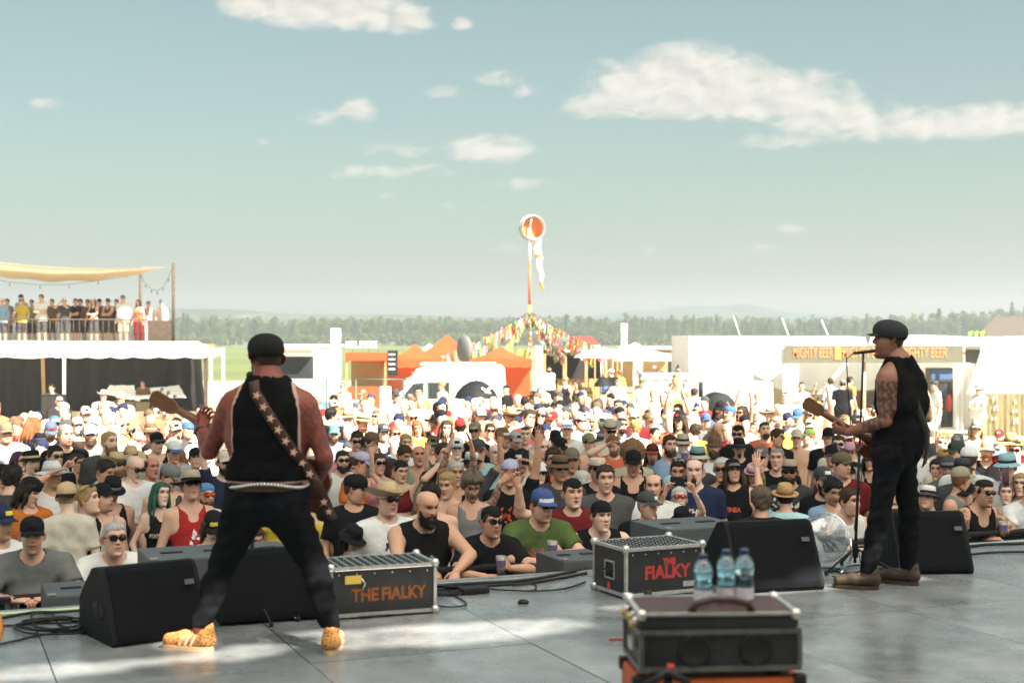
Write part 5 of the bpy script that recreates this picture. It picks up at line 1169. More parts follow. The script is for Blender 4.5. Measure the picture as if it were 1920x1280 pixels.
feather(1196, 660, 722, 50, 16, 'Obora', 'nearest white Obora feather flag beside the grey container')
feather(1011, 648, 722, 56, 13, 'Obora', 'white Obora flag close behind the windsock pole')
def pavilion():
 d = 64; t = empty('red_roof_pavilion', G(1075, d), 0, 'dark red roofed pavilion with white Obora script', 'pavilion'); w = 120 / F * d
 r = MB(); quad(r, (-w / 2, -2, zz(658, d - 2)), (w / 2, -2, zz(658, d - 2)), (w / 2 - .6, 1, zz(630, d)), (-w / 2 + .6, 1, zz(630, d)), 8); r.build('roof', m_red, t)
 lettering('Obora', .62, m_letterw, t, Matrix.Translation((.25, -2.15, zz(651, d - 2))) @ UPRIGHT, ext=.03, bold=.01, shear=.25)
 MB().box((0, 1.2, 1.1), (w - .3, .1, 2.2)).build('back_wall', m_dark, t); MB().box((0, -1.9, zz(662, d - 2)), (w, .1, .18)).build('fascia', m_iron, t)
 for x in (-w / 2 + .1, -w / 6, w / 6, w / 2 - .1): MB().box((x, -1.9, 1.1), (.12, .12, 2.2)).build('post', m_wood, t)
 MB().box((.2, -.6, .55), (w - 1, .6, 1.1)).build('bar', m_wood, t)
pavilion()
def parasol(px, d, yt, wpx, mt, label, logo=None, name='parasol', drop=.35, pole=True, hand=None):
 t = empty(name, G(px, d), 0, label, 'umbrella'); r = wpx / F * d / 2; z1 = zz(yt, d); c = MB(); n = 8
 prof = [(0, 0), (.3, .06), (.6, .28), (.85, .62), (1, 1)]
 vs = [(0, 0, z1)]; fs = []
 for j, (q, dz) in enumerate(prof[1:]):
  for k in range(n * 2): a = math.pi * k / n; s_ = 1 if k % 2 == 0 else .965; vs.append((r * q * s_ * math.cos(a), r * q * s_ * math.sin(a), z1 - dz * drop + (0 if k % 2 == 0 else .012 * q)))
 N2 = n * 2
 for k in range(N2): fs.append((0, 1 + k, 1 + (k + 1) % N2))
 for j in range(3):
  for k in range(N2): fs.append((1 + j * N2 + k, 1 + (j + 1) * N2 + k, 1 + (j + 1) * N2 + (k + 1) % N2, 1 + j * N2 + (k + 1) % N2))
 c.add(vs, fs, True); co = c.build('canopy', mt, t)
 for k in range(n): a = 2 * math.pi * k / n; MB().tube([(0, 0, z1 - .06), (r * .97 * math.cos(a), r * .97 * math.sin(a), z1 - drop - .01)], .008, 4).build('rib', m_steel, t)
 MB().tube([(0, 0, 0 if hand is None else hand), (0, 0, z1 + .06)], .018 if hand else .03, 6).build('shaft', m_white if hand is None else m_iron, t)
 if logo:
  for a in (-1, 1): MB().box((r * .45, -r * .66, z1 - drop * .55), (.26, .02, .06), M=Matrix.Rotation(R(25), 4, 'Z') @ Matrix.Rotation(R(32) * a, 4, 'Y') @ Matrix.Rotation(R(-30), 4, 'X')).build('logo_bar', m_letterw, t)
 return t
parasol(1131, 54, 653, 112, m_canvas, 'large white parasol in front of the red roofed pavilion')
parasol(1205, 58, 658, 70, m_canvas, 'white parasol beside the white pavilion tent')
parasol(893, 33, 713, 84, m_black, 'big black umbrella with white cross logo held up in front of the van', True, 'black_umbrella', .42, hand=1.0)
parasol(1131, 40, 706, 36, m_black, 'small black umbrella among the people below the white parasol', None, 'black_umbrella', .28, hand=1.1)
parasol(1274, 24.5, 792, 58, mat('grey_silver_cloth', (.35, .34, .33), .6), 'grey umbrella held up within the crowd near the yellow bin', None, 'grey_umbrella', .2, hand=1.2)
k = empty('grey_container', G(1243, 48), 0, 'pale grey container box behind the yellow bin', 'container'); MB().box((0, 0, .9), (1.55, 1.2, 1.75), bev=.03).build('box', m_grey, k); MB().box((0, -.62, 1.6), (1.6, .04, .06)).build('rim', m_canvas, k)
for x in (-.55, -.2, .15, .5): MB().box((x, -.615, .85), (.03, .02, 1.5)).build('corrugation', m_white, k)
k = empty('blue_tarp_stall', G(633, 47), 0, 'low table under a bright blue tarp behind the wire fence', 'table'); MB().box((0, 0, .45), (1.3, .8, .8), bev=.05).build('tarp', m_blue, k); MB().box((0, 0, .87), (1.35, .85, .03)).build('table_top', m_white, k)
for i, (px, d) in enumerate(((1096, 56), (1176, 56), (1206, 54))):
 k = empty('barrel_table', G(px, d), 0, f'wooden barrel table under the white parasols, {["left", "middle", "right"][i]} one', 'table', 'barrel tables'); MB().lathe([(.27, 0), (.33, .3), (.34, .5), (.33, .7), (.27, 1.0), (0, 1.0)], 16).build('barrel', m_wood, k)
 for z in (.2, .8): MB().lathe([(.325, z - .03), (.335, z + .03)], 16, cap=False).build('hoop', m_iron, k)
k = empty('garden_shed_stall', G(1225, 70), 0, 'timber stall with open front under the far parasols', 'stall'); MB().box((0, 0, 1.2), (3.2, 2, 2.3)).build('body', m_wood, k); MB().box((0, -1.02, 1.35), (2.2, .03, 1.0)).build('shade_panel', m_dark, k); MB().box((0, 0, 2.42), (3.5, 2.4, .12)).build('roof', m_canvas, k)  # dark sheet on the solid body stands in for shade inside the stall
k = empty('pushed_bicycle_trailer', G(685, 40), 0, 'low handcart with two wheels on the path behind the fence', 'cart')
for x in (-.35, .3): MB().lathe([(0, -.03), (.16, -.03), (.19, 0), (.16, .03), (0, .03)], 14, M=Matrix.Translation((x, 0, .19)) @ Matrix.Rotation(R(90), 4, 'X')).build('wheel', m_tyre, k)
MB().box((0, 0, .36), (1.0, .4, .1)).build('tray', m_khaki, k); MB().tube([(.4, 0, .4), (.8, 0, 1.0)], .02, 6).build('handle', m_steel, k)
k = empty('info_board', G(723, 36), 0, 'plain white board standing in the crowd before the van', 'board'); MB().box((0, 0, 1.25), (.28, .03, 1.0)).build('panel', m_white, k); MB().box((0, .02, .5), (.05, .03, 1.0)).build('post', m_steel, k)
m_carpet = mat('black_speaker_paint', (.008, .0085, .011), .7, spec=.2, bump=.35, bscale=260)
m_grille = mat('black_grille', (.006, .0065, .009), .8, spec=.15, bump=.5, bscale=400)
m_cab = mat('grey_sub_paint', (.085, .095, .10), .55, spec=.4, var=.18, vscale=4, bump=.2, bscale=160)
m_panel = mat('case_laminate', (.022, .022, .024), .42, spec=.45, var=.4, vscale=5, bump=.08, bscale=90, wear=((.10, .10, .10), 14, .66))
m_edge = mat('case_aluminium', (.60, .59, .56), .36, metal=.85, var=.2, vscale=22, wear=((.30, .28, .25), 9, .62))
m_rubber = mat('cable_rubber', (.012, .012, .013), .55, spec=.35)
m_orpaint = mat('stencil_orange', (.30, .10, .025), .8, var=.45, vscale=30)
m_redpaint = mat('stencil_red', (.50, .045, .04), .7, var=.25, vscale=30)
m_chrome = mat('chrome_wire', (.75, .76, .78), .14, metal=1.0)
m_maroon = mat('worn_maroon_leather', (.045, .013, .011), .45, spec=.35, var=.3, vscale=9, wear=((.25, .17, .15), 7, .64))
m_orangecab = mat('orange_tolex', (.45, .09, .02), .62, var=.15, vscale=12, bump=.3, bscale=200)

def wedge(px, py, rz, label, w=.64, h=.43, dpt=.54, name='monitor_wedge'):
 q = on_stage(px, py); e = empty(name, (q.x, q.y, STAGE_Z), rz, label, 'monitor', 'stage monitor wedges')
 prof = [(-.50, .0), (-.53, .05), (-.52, .13), (-.20, .92), (-.13, .985), (-.03, 1.0), (.10, .96), (.40, .60), (.47, .48), (.47, 0)]
 pr = [(a * dpt, b * h) for a, b in prof]
 b = MB(); b.prism([(a, z) for a, z in pr], -w / 2, w / 2, axis='x'); b.build('cabinet', m_carpet, e, angle=R(28))
 g = MB(); gp = [(a * dpt, b_ * h) for a, b_ in prof[1:5]]; n = Vector((0, -.78, .5)).normalized() * .012
 for i in range(3):
  (a0, z0), (a1, z1) = gp[i], gp[i + 1]; x = w / 2 - .03
  g.add([(-x, a0 + n.y, z0 + n.z), (x, a0 + n.y, z0 + n.z), (x, a1 + n.y, z1 + n.z), (-x, a1 + n.y, z1 + n.z)], [(0, 1, 2, 3)], True)
 go = g.build('grille', m_grille, e)
 bd = MB(); c = Vector((w * .34, -.30 * dpt, .62 * h)); bd.box((0, 0, 0), (.055, .006, .030), M=Matrix.Rotation(R(-26), 4, 'X')); bd.build('badge', m_cab, go, loc=(w * .36, -.315 * dpt - .014, .74 * h))
 for s_ in (-1, 1):
  k = MB(); k.lathe([(0, .002), (.06, .002), (.068, 0), (.06, -.004)], 20, 1.35, .75, Matrix.Translation((s_ * (w / 2 + .002), -.06, .42 * h)) @ Matrix.Rotation(R(90) * s_, 4, 'Y') @ Matrix.Rotation(R(90), 4, 'Z')); ho = k.build('handle_recess', m_black, e)
  MB().box((s_ * (w / 2 + .004), -.06, .42 * h), (.006, .012, .10)).build('handle_bar', m_carpet, ho)
 return e
wedge(268, 1186, R(36), 'black monitor wedge lying left of the left guitarist, side handle showing', w=.56, h=.405)
wedge(500, 1150, R(20), 'black monitor wedge behind the left guitarist\'s legs', w=.64, h=.41)
wedge(1430, 1096, R(15), 'large black monitor wedge between the right flight case and the fan', w=.63, h=.445)
wedge(1730, 1064, R(4), 'black monitor wedge behind the right guitarist\'s legs', w=.54, h=.42)

def sub(u, v, w, dp, ztop, label, rz=0):
 e = empty('speaker_cabinet', S(u, v, 0), AL + rz, label, 'speaker', 'grey cabinets along the stage front')
 z = ztop
 while z > .3:
  b = MB(); b.box((0, 0, z - .30), (w, dp, .595), bev=.012); b.build('cabinet', m_cab, e)
  for x in (-w * .22, w * .22): MB().box((x, 0, z + .001), (w * .22, .05, .006)).build('grip_slot', m_black, e)
  z -= .6
  if z > .3: MB().box((0, -dp / 2 - .003, z + .25), (w * .86, .008, .4)).build('grille', m_grille, e)
 for x in (-w / 2 + .03, w / 2 - .03): MB().box((x, -dp / 2 + .03, ztop + .004), (.05, .05, .012), bev=.003).build('corner', m_steel, e)
 return e
def u_at(px, v):                       # stage u whose pixel column is px for a given v
 lo, hi = -12, 14
 for _ in range(40):
  m = (lo + hi) / 2; q = S(m, v);
  if q.x / q.y * F + PX0 < px: lo = m
  else: hi = m
 return lo
sub(u_at(172, .45), .45, .60, .55, 1.40, 'low grey speaker cabinet left of the leftmost wedge')
sub(u_at(362, .50), .50, .66, .60, 1.585, 'grey speaker cabinet just behind the leftmost wedge')
sub(u_at(470, .55), .55, .52, .60, 1.575, 'grey speaker cabinet seen between the left guitarist\'s legs')
sub(u_at(1078, .36), .36, .42, .5, 1.42, 'small grey cabinet left of the red-lettered flight case')
sub(u_at(1290, .42), .42, .70, .6, 1.60, 'grey cabinet behind the red-lettered flight case')

def flight_case(px, py, rz, w, d, h, label, words, mt, side_handle=True, z=STAGE_Z, q=None, name='flight_case', grid=True):
 q = on_stage(px, py) if q is None else q; e = empty(name, (q.x, q.y, z), rz, label, 'flight case')
 b = MB(); b.box((0, 0, h / 2 + .012), (w - .02, d - .02, h - .02)); b.build('panel_box', m_panel, e)
 r = .021; ed = MB()
 for sx in (-1, 1):
  for sy in (-1, 1): ed.box((sx * (w / 2 - r / 2), sy * (d / 2 - r / 2), h / 2 + .012), (r, r, h), bev=.004)
 for sz in (.012 + r / 2, h + .012 - r / 2):
  for sy in (-1, 1): ed.box((0, sy * (d / 2 - r / 2 + .0015), sz), (w - .01, r, r + .002), bev=.004)
  for sx in (-1, 1): ed.box((sx * (w / 2 - r / 2 + .0015), 0, sz), (r, d - .01, r + .002), bev=.004)
 ed.build('edging', m_edge, e)
 for sx in (-1, 1):
  for sy in (-1, 1):
   for sz in (.022, h + .006):
    c = MB(); c.lathe([(0, -.030), (.020, -.024), (.030, 0), (.020, .024), (0, .030)], 10, M=Matrix.Translation((sx * (w / 2 - .010), sy * (d / 2 - .010), sz))); c.build('ball_corner', m_edge, e)
 rv = MB()
 for i in range(6): rv.lathe([(0, .0), (.006, .001), (.004, .004), (0, .004)], 6, M=Matrix.Translation((-w / 2 + .06 + i * (w - .12) / 5, -d / 2 + .009, h - .035)) @ Matrix.Rotation(R(90), 4, 'X'))
 rv.build('rivets', m_edge, e)['kind'] = 'stuff'
 if grid:
  g = MB(); nx, ny = int(w / .052), int(d / .052)
  for i in range(nx):
   for j in range(ny): g.box((-w / 2 + .05 + i * (w - .1) / (nx - 1), -d / 2 + .05 + j * (d - .1) / (ny - 1), h + .006), (.034, .020, .014), M=Matrix.Rotation(R(35) * (1 if (i + j) % 2 else -1), 4, 'Z'))
  MB().box((0, 0, h + .0045), (w - .045, d - .045, .006)).build('tread_plate', m_edge, e); go = g.build('tread_pattern', m_panel, e); go['kind'] = 'stuff'
 if side_handle:
  x = -w / 2 + .008
  f = MB()
  for dy, dz, a, b_ in ((0, .055, .13, .012), (0, -.055, .13, .012), (.06, 0, .012, .12), (-.06, 0, .012, .12)): f.box((x, dy, h * .52 + dz), (.008, a, b_))
  ho = f.build('handle_plate', m_edge, e); MB().box((x + .001, 0, h * .52), (.006, .11, .10)).build('handle_recess', m_black, ho); MB().tube([(x - .012, -.045, h * .52), (x - .016, 0, h * .50), (x - .012, .045, h * .52)], .008, 6).build('grip', m_rubber, ho)
  MB().lathe([(0, 0), (.024, .0), (.024, .003), (0, .003)], 14, 1.0, 1.6, Matrix.Translation((x, .01, h * .14)) @ Matrix.Rotation(R(-90), 4, 'Y') @ Matrix.Rotation(R(90), 4, 'Z')).build('sticker', m_redpaint, e)
 yf = -d / 2 + .0088
 for (s_, size, x, zz_, sx) in words: lettering(s_, size, mt, e, Matrix.Translation((x, yf, zz_)) @ UPRIGHT, ext=.0006, bold=.004, sx=sx)
 return e
c1 = flight_case(703, 1144, AL - R(2), .67, .42, .30, 'black flight case with orange THE FIALKY stencil beside the left guitarist', [('THE', .105, -.115, .135, .85), ('FIALKY', .105, .125, .135, .85)], m_orpaint)
tg = MB().box((-.19, -.21, .235), (.10, .006, .05)).build('yellow_tag', m_yellow, c1); MB().tube([(-.14, -.213, .24), (-.12, -.222, .21), (-.135, -.216, .17)], .006, 6).build('padlock', m_edge, c1)
c2 = flight_case(1215, 1107, AL + R(3), .60, .44, .315, 'black flight case with red THE FIALKY lettering left of the bottles', [('THE', .05, .035, .225, 1.0), ('FIALKY', .115, .02, .155, .95)], m_redpaint)
MB().box((.19, -.212, .07), (.10, .004, .035)).build('maker_plate', m_edge, c2)

def stack():
 q = P(1331, 1280, 4.95); rz = R(4); base = Vector((q.x, q.y, STAGE_Z))
 a = empty('orange_amplifier', base, rz, 'orange amplifier cabinet at the bottom of the near stack', 'amplifier'); w, d, h = .575, .32, .545
 MB().box((0, 0, h / 2), (w, d, h), bev=.018).build('cabinet', m_orangecab, a); MB().box((.03, -d / 2 - .002, h / 2 - .05), (w - .14, .01, h - .2), bev=.003).build('grille', m_grille, a)
 for sx in (-1, 1):
  for sy in (-1, 1): MB().box((sx * (w / 2 - .012), sy * (d / 2 - .012), h - .012), (.045, .045, .045), bev=.012).build('corner', m_rubber, a)
 MB().tube([(.02, -.05, h + .004), (.05, -.06, h + .03), (.2, -.06, h + .03), (.23, -.05, h + .004)], .012, 8).build('handle', m_rubber, a)
 for sx in (-.2, .2): MB().box((sx, -.08, h + .012), (.05, .05, .024)).build('foot', m_rubber, a)
 h1 = h + .026
 b = empty('rack_case', base + Vector((0, 0, h1)), rz + R(1), 'black metal-edged rack case on top of the orange amplifier', 'case'); w, d, hb = .555, .34, .14
 MB().box((0, 0, hb / 2), (w - .02, d - .02, hb)).build('panel_box', m_panel, b); ed = MB()
 for zz_ in (.008, hb - .008):
  for sy in (-1, 1): ed.box((0, sy * (d / 2 - .006), zz_), (w, .014, .018), bev=.003)
  for sx in (-1, 1): ed.box((sx * (w / 2 - .006), 0, zz_), (.014, d - .02, .018), bev=.003)
 for sx in (-1, 1):
  for sy in (-1, 1): ed.box((sx * (w / 2 - .007), sy * (d / 2 - .007), hb / 2), (.017, .017, hb - .03), bev=.003)
 ed.build('edging', mat('dull_case_edge', (.20, .19, .18), .4, metal=.8, var=.3, vscale=20), b)
 for x in (-.09, .12):
  k = MB(); k.lathe([(.052, 0), (.058, .006), (.05, .01), (.04, .004), (0, .002)], 20, M=Matrix.Translation((x, -d / 2 + .008, hb * .5)) @ Matrix.Rotation(R(90), 4, 'X')); k.build('vent_ring', m_rubber, b)
 for sx in (-1, 1): MB().box((sx * (w / 2 + .005), -.05, hb * .55), (.02, .06, .04), bev=.004).build('latch', m_edge, b)
 h2 = h1 + hb + .004
 c = empty('pedal_case', base + Vector((0, .0, h2)), rz - R(1), 'closed maroon-topped pedal case with black handle under the bottles', 'case'); w, d, hc = .54, .33, .048
 MB().box((0, 0, hc * .35), (w, d, hc * .7), bev=.006).build('case_body', m_panel, c); MB().box((0, 0, hc * .85), (w - .004, d - .004, hc * .3), bev=.006).build('lid', m_maroon, c); ed = MB()
 for sy in (-1, 1): ed.box((0, sy * (d / 2 - .004), hc * .98), (w, .018, .010), bev=.003)
 for sx in (-1, 1): ed.box((sx * (w / 2 - .004), 0, hc * .98), (.018, d - .03, .010), bev=.003)
 ed.build('edging', m_edge, c)
 for sx in (-1, 1):
  for sy in (-1, 1): MB().lathe([(0, -.02), (.015, -.015), (.02, 0), (.015, .015), (0, .02)], 10, M=Matrix.Translation((sx * (w / 2 - .008), sy * (d / 2 - .008), hc * .9))).build('ball_corner', m_edge, c)
 MB().tube([(-.09, -.13, hc), (-.075, -.135, hc + .028), (-.02, -.14, hc + .044), (.05, -.14, hc + .044), (.105, -.135, hc + .028), (.12, -.13, hc)], [.014, .013, .012, .012, .013, .014], 8).build('handle', mat('handle_leather', (.05, .03, .025), .5), c)
 for i in range(9):
  k = MB(); k.lathe([(0, .012), (.012, .010), (.014, 0), (.012, -.01), (0, -.012)], 8, M=Matrix.Translation((-w / 2 - .012 + .008 * (i % 2), -.15 + .034 * i, hc * .55 - .012 * (i % 3)))); k.build('brass_fitting', mat('brass', (.62, .40, .10), .35, metal=.7) if i % 3 else m_edge, c)
 top = h2 + hc + .002
 wat = mat('blue_bottle_plastic', (.50, .80, .95), .06, spec=.6, trans=.92); wcap = mat('dark_blue_cap', (.03, .05, .12), .4); wlab = mat('white_label', (.62, .60, .66), .6, var=.2, vscale=40)
 for i, (dx, dy, hgt) in enumerate(((-.020, .02, .172), (.070, .055, .180), (.132, .045, .184))):
  e = empty('water_bottle', base + Matrix.Rotation(rz, 3, 'Z') @ Vector((dx, dy, top)), 0, ['blue plastic water bottle, leftmost of the three on the case', 'blue plastic water bottle, middle of the three on the case', 'half-full blue water bottle, rightmost of the three on the case'][i], 'bottle', 'bottles on the near case'); r = .033
  b_ = MB(); b_.lathe([(.001, .006), (r * .7, .0), (r, .010), (r, hgt * .30), (r * .97, hgt * .33), (r, hgt * .36), (r * .86, hgt * .48), (r, hgt * .58), (r * .98, hgt * .70), (r * .8, hgt * .80), (r * .5, hgt * .88), (r * .40, hgt * .90), (r * .40, hgt * .93)], 24); b_.build('bottle', wat, e)
  lv = hgt * (.62 if i < 2 else .44); k = MB(); k.lathe([(.001, .009), (r * .68, .004), (r * .94, .012), (r * .94, hgt * .30), (r * .80, hgt * .48), (r * .93, min(lv, hgt * .58)), (r * .93, lv), (0.001, lv)], 20); k.build('water', mat('bottle_water', (.62, .84, .92), .02, trans=1.0), e)
  k = MB(); k.lathe([(r * .46, hgt * .91), (r * .47, hgt * .97), (r * .44, hgt), (0, hgt)], 16); k.build('cap', wcap, e)
  k = MB(); k.lathe([(r * 1.01, hgt * .06), (r * 1.01, hgt * .28)], 24, cap=False); k.build('label_wrap', wlab, e)
  k = MB(); k.lathe([(0, .0), (.006, .0), (.005, .003), (0, .003)], 10, M=Matrix.Translation((0, -r * .78, hgt * .80)) @ Matrix.Rotation(R(62), 4, 'X')); k.build('heart_sticker', m_redpaint, e)
 n = empty('stand_neck', base + Vector((-.20, -.30, 0)), 0, 'dark upright instrument stand in front of the near stack', 'stand')
 MB().tube([(-.03, -.02, 0), (0, 0, .45), (.03, .02, .60)], [.02, .022, .012], 8).build('post', m_rubber, n); MB().tube([(-.05, .02, .55), (.02, .0, .60), (.09, .02, .56)], .014, 8).build('yoke', m_rubber, n)
 for a in (0, 2.1, 4.2): MB().tube([(0, 0, .12), (.2 * math.cos(a), .2 * math.sin(a), .012)], .012, 6).build('leg', m_rubber, n)
 MB().lathe([(0, 0), (.014, 0), (.012, .02), (0, .022)], 10, M=Matrix.Translation((.032, .02, .60))).build('red_cap', m_redpaint, n)
stack()
k = empty('stub_stand', on_stage(1215, 1150), 0, 'small black stub of a low stand behind the near stack', 'stand'); MB().lathe([(.07, 0), (.07, .02), (.02, .03), (.018, .09), (.026, .10), (.026, .14), (0, .145)], 14).build('stub', m_rubber, k)

def fan():
 q = on_stage(1545, 1068); e = empty('drum_fan', (q.x, q.y, STAGE_Z), R(-20), 'round chrome floor fan standing beside the big wedge', 'fan'); R0 = .178
 C = Vector((0, 0, .235)); M = Matrix.Translation(C) @ Matrix.Rotation(R(68), 4, 'X') @ Matrix.Rotation(R(-12), 4, 'Y')
 def ring(r, z, th, mb): mb.tube([M @ Vector((r * math.cos(2 * math.pi * i / 36), r * math.sin(2 * math.pi * i / 36), z)) for i in range(37)], th, 5, cap=False)
 for nm, zs in (('front_cage', 1), ('rear_cage', -1)):
  g = MB()
  for j in range(15): f = .22 + .78 * j / 14; ring(R0 * f, zs * (.055 - .03 * f ** 3), .0016 if j < 14 else .005, g)
  for i in range(16):
   a = 2 * math.pi * i / 16; g.tube([M @ Vector((R0 * f * math.cos(a), R0 * f * math.sin(a), zs * (.055 - .03 * f ** 3))) for f in (.15, .5, .8, 1.0)], .0018, 4)
  g.build(nm, m_chrome, e)
 MB().lathe([(0, .062), (.034, .06), (.038, .04), (.038, -.09), (0, -.095)], 18, M=M).build('motor_hub', m_grey, e)
 for i in range(3):
  bl = MB(); a0 = i * 2.094
  def fn(u, v): a = a0 + 1.35 * (u - .5) * (.6 + .5 * v); r = .035 + (R0 * .88 - .035) * v; return tuple(M @ Vector((r * math.cos(a), r * math.sin(a), -.02 + .05 * (u - .5))))
  bl.sheet(fn, 8, 6); bl.build('blade', mat('polished_blade', (.70, .71, .72), .2, metal=.9), e)
 st = MB(); st.tube([(-.19, 0, .235), (-.195, 0, .10), (-.15, .04, .012), (.15, .04, .012), (.195, 0, .10), (.19, 0, .235)], .010, 8); st.tube([(-.15, .04, .012), (-.14, -.14, .012)], .010, 6); st.tube([(.15, .04, .012), (.14, -.14, .012)], .010, 6); st.build('stand', m_chrome, e)
fan()
k = empty('empty_bottle', on_stage(1531, 1078), 0, 'clear plastic bottle standing in front of the fan', 'bottle'); MB().lathe([(.0, 0), (.03, 0), (.034, .01), (.034, .12), (.02, .17), (.012, .18), (.012, .2), (0, .2)], 16).build('bottle', mat('clear_plastic', (.85, .88, .88), .08, trans=.85), k)

def mic_stand(px, py, top_px, top_py, dh, label, legs_rot, mic_dir, name='microphone_stand', boom=None):
 q = on_stage(px, py); e = empty(name, (q.x, q.y, STAGE_Z), 0, label, 'microphone stand'); tp = P(top_px, top_py, q.y + dh) - Vector((q.x, q.y, STAGE_Z))
 MB().tube([(0, 0, .06), tp * .55 + Vector((0, 0, .03))], .011, 8).build('lower_tube', m_rubber, e); MB().tube([tp * .52 + Vector((0, 0, .03)), tp], .008, 8).build('upper_tube', m_rubber, e)
 MB().lathe([(.016, 0), (.018, .03), (.018, .07), (.013, .08)], 10, M=Matrix.Translation(tp * .53)).build('clutch', m_rubber, e); MB().lathe([(.024, .10), (.024, .20), (.014, .22)], 10).build('hub', m_rubber, e)
 for i, a in enumerate(legs_rot): MB().tube([(0, 0, .17), (.30 * math.cos(R(a)), .30 * math.sin(R(a)), .014)], .008, 6).build('leg', m_chrome if i == 1 and px < 900 else m_rubber, e); MB().lathe([(.013, 0), (.013, .03)], 8, M=Matrix.Translation((.30 * math.cos(R(a)), .30 * math.sin(R(a)), 0))).build('rubber_foot', m_rubber, e)
 d = Vector(mic_dir).normalized(); mo = MB(); mo.tube([tp - d * .07, tp + d * .09], [.010, .014], 10); mo.tube([tp + d * .09, tp + d * .10, tp + d * .125, tp + d * .145], [.015, .025, .025, .012], 12); mo.build('microphone', m_rubber, e)
 cb = MB(); x = tp - d * .07; cb.tube([x, x - d * .05 + Vector((0, 0, -.03)), x - d * .05 + Vector((.01, 0, -.25)), x * .72 + Vector((-.03, -.02, -.05)), tp * .45 + Vector((.02, -.015, 0)), tp * .2 + Vector((-.02, -.015, 0)), Vector((.04, -.05, .01)), Vector((.3, .1, .008))], .0045, 6); cb.build('microphone_cable', m_rubber, e)
 return e
mic_stand(476, 1158, 466, 706, .35, 'thin microphone stand with tripod legs between the left guitarist\'s feet', (-60, -20, 200), (.25, -.9, .1))
mic_stand(1603, 1070, 1619, 660, -.05, 'black microphone stand with microphone at the right guitarist\'s mouth', (215, 330, 95), (1.0, -.12, .12))

def cable(pts, label, r=.0055, rough=True, name='cable', mt=None):
 ps = []
 for i in range(len(pts) - 1):
  for t in (0, .25, .5, .75):
   p0 = pts[max(i - 1, 0)]; p1 = pts[i]; p2 = pts[i + 1]; p3 = pts[min(i + 2, len(pts) - 1)]
   ps.append(Vector([.5 * (2 * p1[k] + (p2[k] - p0[k]) * t + (2 * p0[k] - 5 * p1[k] + 4 * p2[k] - p3[k]) * t * t + (3 * p1[k] - p0[k] - 3 * p2[k] + p3[k]) * t ** 3) for k in range(3)]))
 ps.append(Vector(pts[-1])); o = Vector(pts[0])
 return MB().tube([p - o for p in ps], r, 6).build(name, mt or m_rubber, None, loc=o, label=label, cat='cable')
def floor_pts(pix, z=.007): return [tuple(on_stage(x, y) + Vector((0, 0, z + rnd.uniform(0, .004)))) for x, y in pix]
def coil(px, py, r, turns, label, jit=.05, seed=0):
 rg = random.Random(seed); c = on_stage(px, py); pts = []
 for i in range(turns * 7):
  a = i * 2 * math.pi / 7; rr = r * (1 + rg.uniform(-jit, jit) * 2.5); pts.append((c.x + rr * 1.15 * math.cos(a) + rg.uniform(-.02, .02), c.y + rr * .9 * math.sin(a) + rg.uniform(-.02, .02), STAGE_Z + .006 + .006 * (i // 7) + rg.uniform(0, .004)))
 return cable(pts, label, .006, name='coiled_cable')
coil(110, 1178, .19, 6, 'tangled coil of black cable on the floor left of the leftmost wedge', .16, 1)
coil(822, 1112, .14, 5, 'coil of black cable right of the orange-lettered flight case', .07, 2)
cable(floor_pts([(-20, 1165), (60, 1150), (110, 1150), (160, 1146)]), 'black cable along the stage lip at the far left', .009)
cable(floor_pts([(-20, 1176), (50, 1172), (140, 1160), (170, 1170), (155, 1190)]), 'black cable curving into the tangled coil at the far left', .007)
cable(floor_pts([(-30, 1215), (30, 1203), (60, 1196), (110, 1188)]), 'single black cable running in from the lower left corner', .006)
cable(floor_pts([(60, 1172), (62, 1152), (100, 1155), (110, 1172), (135, 1178), (160, 1165)]), 'looped cable standing out above the tangled coil', .006)
cable(floor_pts([(785, 1103), (860, 1097), (960, 1092), (1020, 1084), (1100, 1068)]), 'thick black cable along the stage lip between the flight cases', .012)
cable(floor_pts([(790, 1110), (900, 1100), (1000, 1094), (1100, 1076)]), 'second black cable along the stage lip between the flight cases', .010)
cable(floor_pts([(800, 1106), (850, 1118), (875, 1135), (840, 1140), (800, 1132)]), 'thin cable looping off the coil near the orange-lettered case', .005)
cable(floor_pts([(920, 1107), (1000, 1110), (1060, 1105), (1098, 1092)]), 'black cable sagging toward the red-lettered flight case', .006)
cable(floor_pts([(960, 1100), (1000, 1096), (1004, 1106), (985, 1110)]), 'short kinked cable beside the black power box', .005)
cable(floor_pts([(1548, 1076), (1590, 1064), (1620, 1060), (1680, 1052)]), 'black cable running right from the fan', .006)
cable(floor_pts([(1545, 1064), (1580, 1075), (1620, 1072), (1640, 1062)]), 'slack cable loop under the fan stand', .006)
cable(floor_pts([(1560, 1082), (1600, 1086), (1640, 1078), (1690, 1070)]), 'thin cable crossing behind the right guitarist', .005)
cable(floor_pts([(1805, 1028), (1860, 1022), (1960, 1020)]), 'thick black cable along the stage lip at the far right', .014)
cable(floor_pts([(1812, 1042), (1870, 1037), (1960, 1036)]), 'lower black cable along the stage lip at the far right', .009)
cable(floor_pts([(620, 1160), (700, 1158), (765, 1150), (782, 1138)]), 'thin cable in front of the orange-lettered flight case', .005)
q = on_stage(890, 1112); MB().box((0, 0, .022), (.19, .08, .04), bev=.012).build('power_box', m_rubber, None, loc=(q.x, q.y, STAGE_Z), rot=(0, 0, AL), label='flat black power box among the cables in mid stage', cat='power box')
q = on_stage(981, 1131); MB().lathe([(0, 0), (.028, 0), (.032, .012), (.018, .026), (0, .03)], 9, 1.2, .8).build('tape_lump', m_rubber, None, loc=(q.x, q.y, STAGE_Z), label='small black lump of tape alone on the floor', cat='tape')
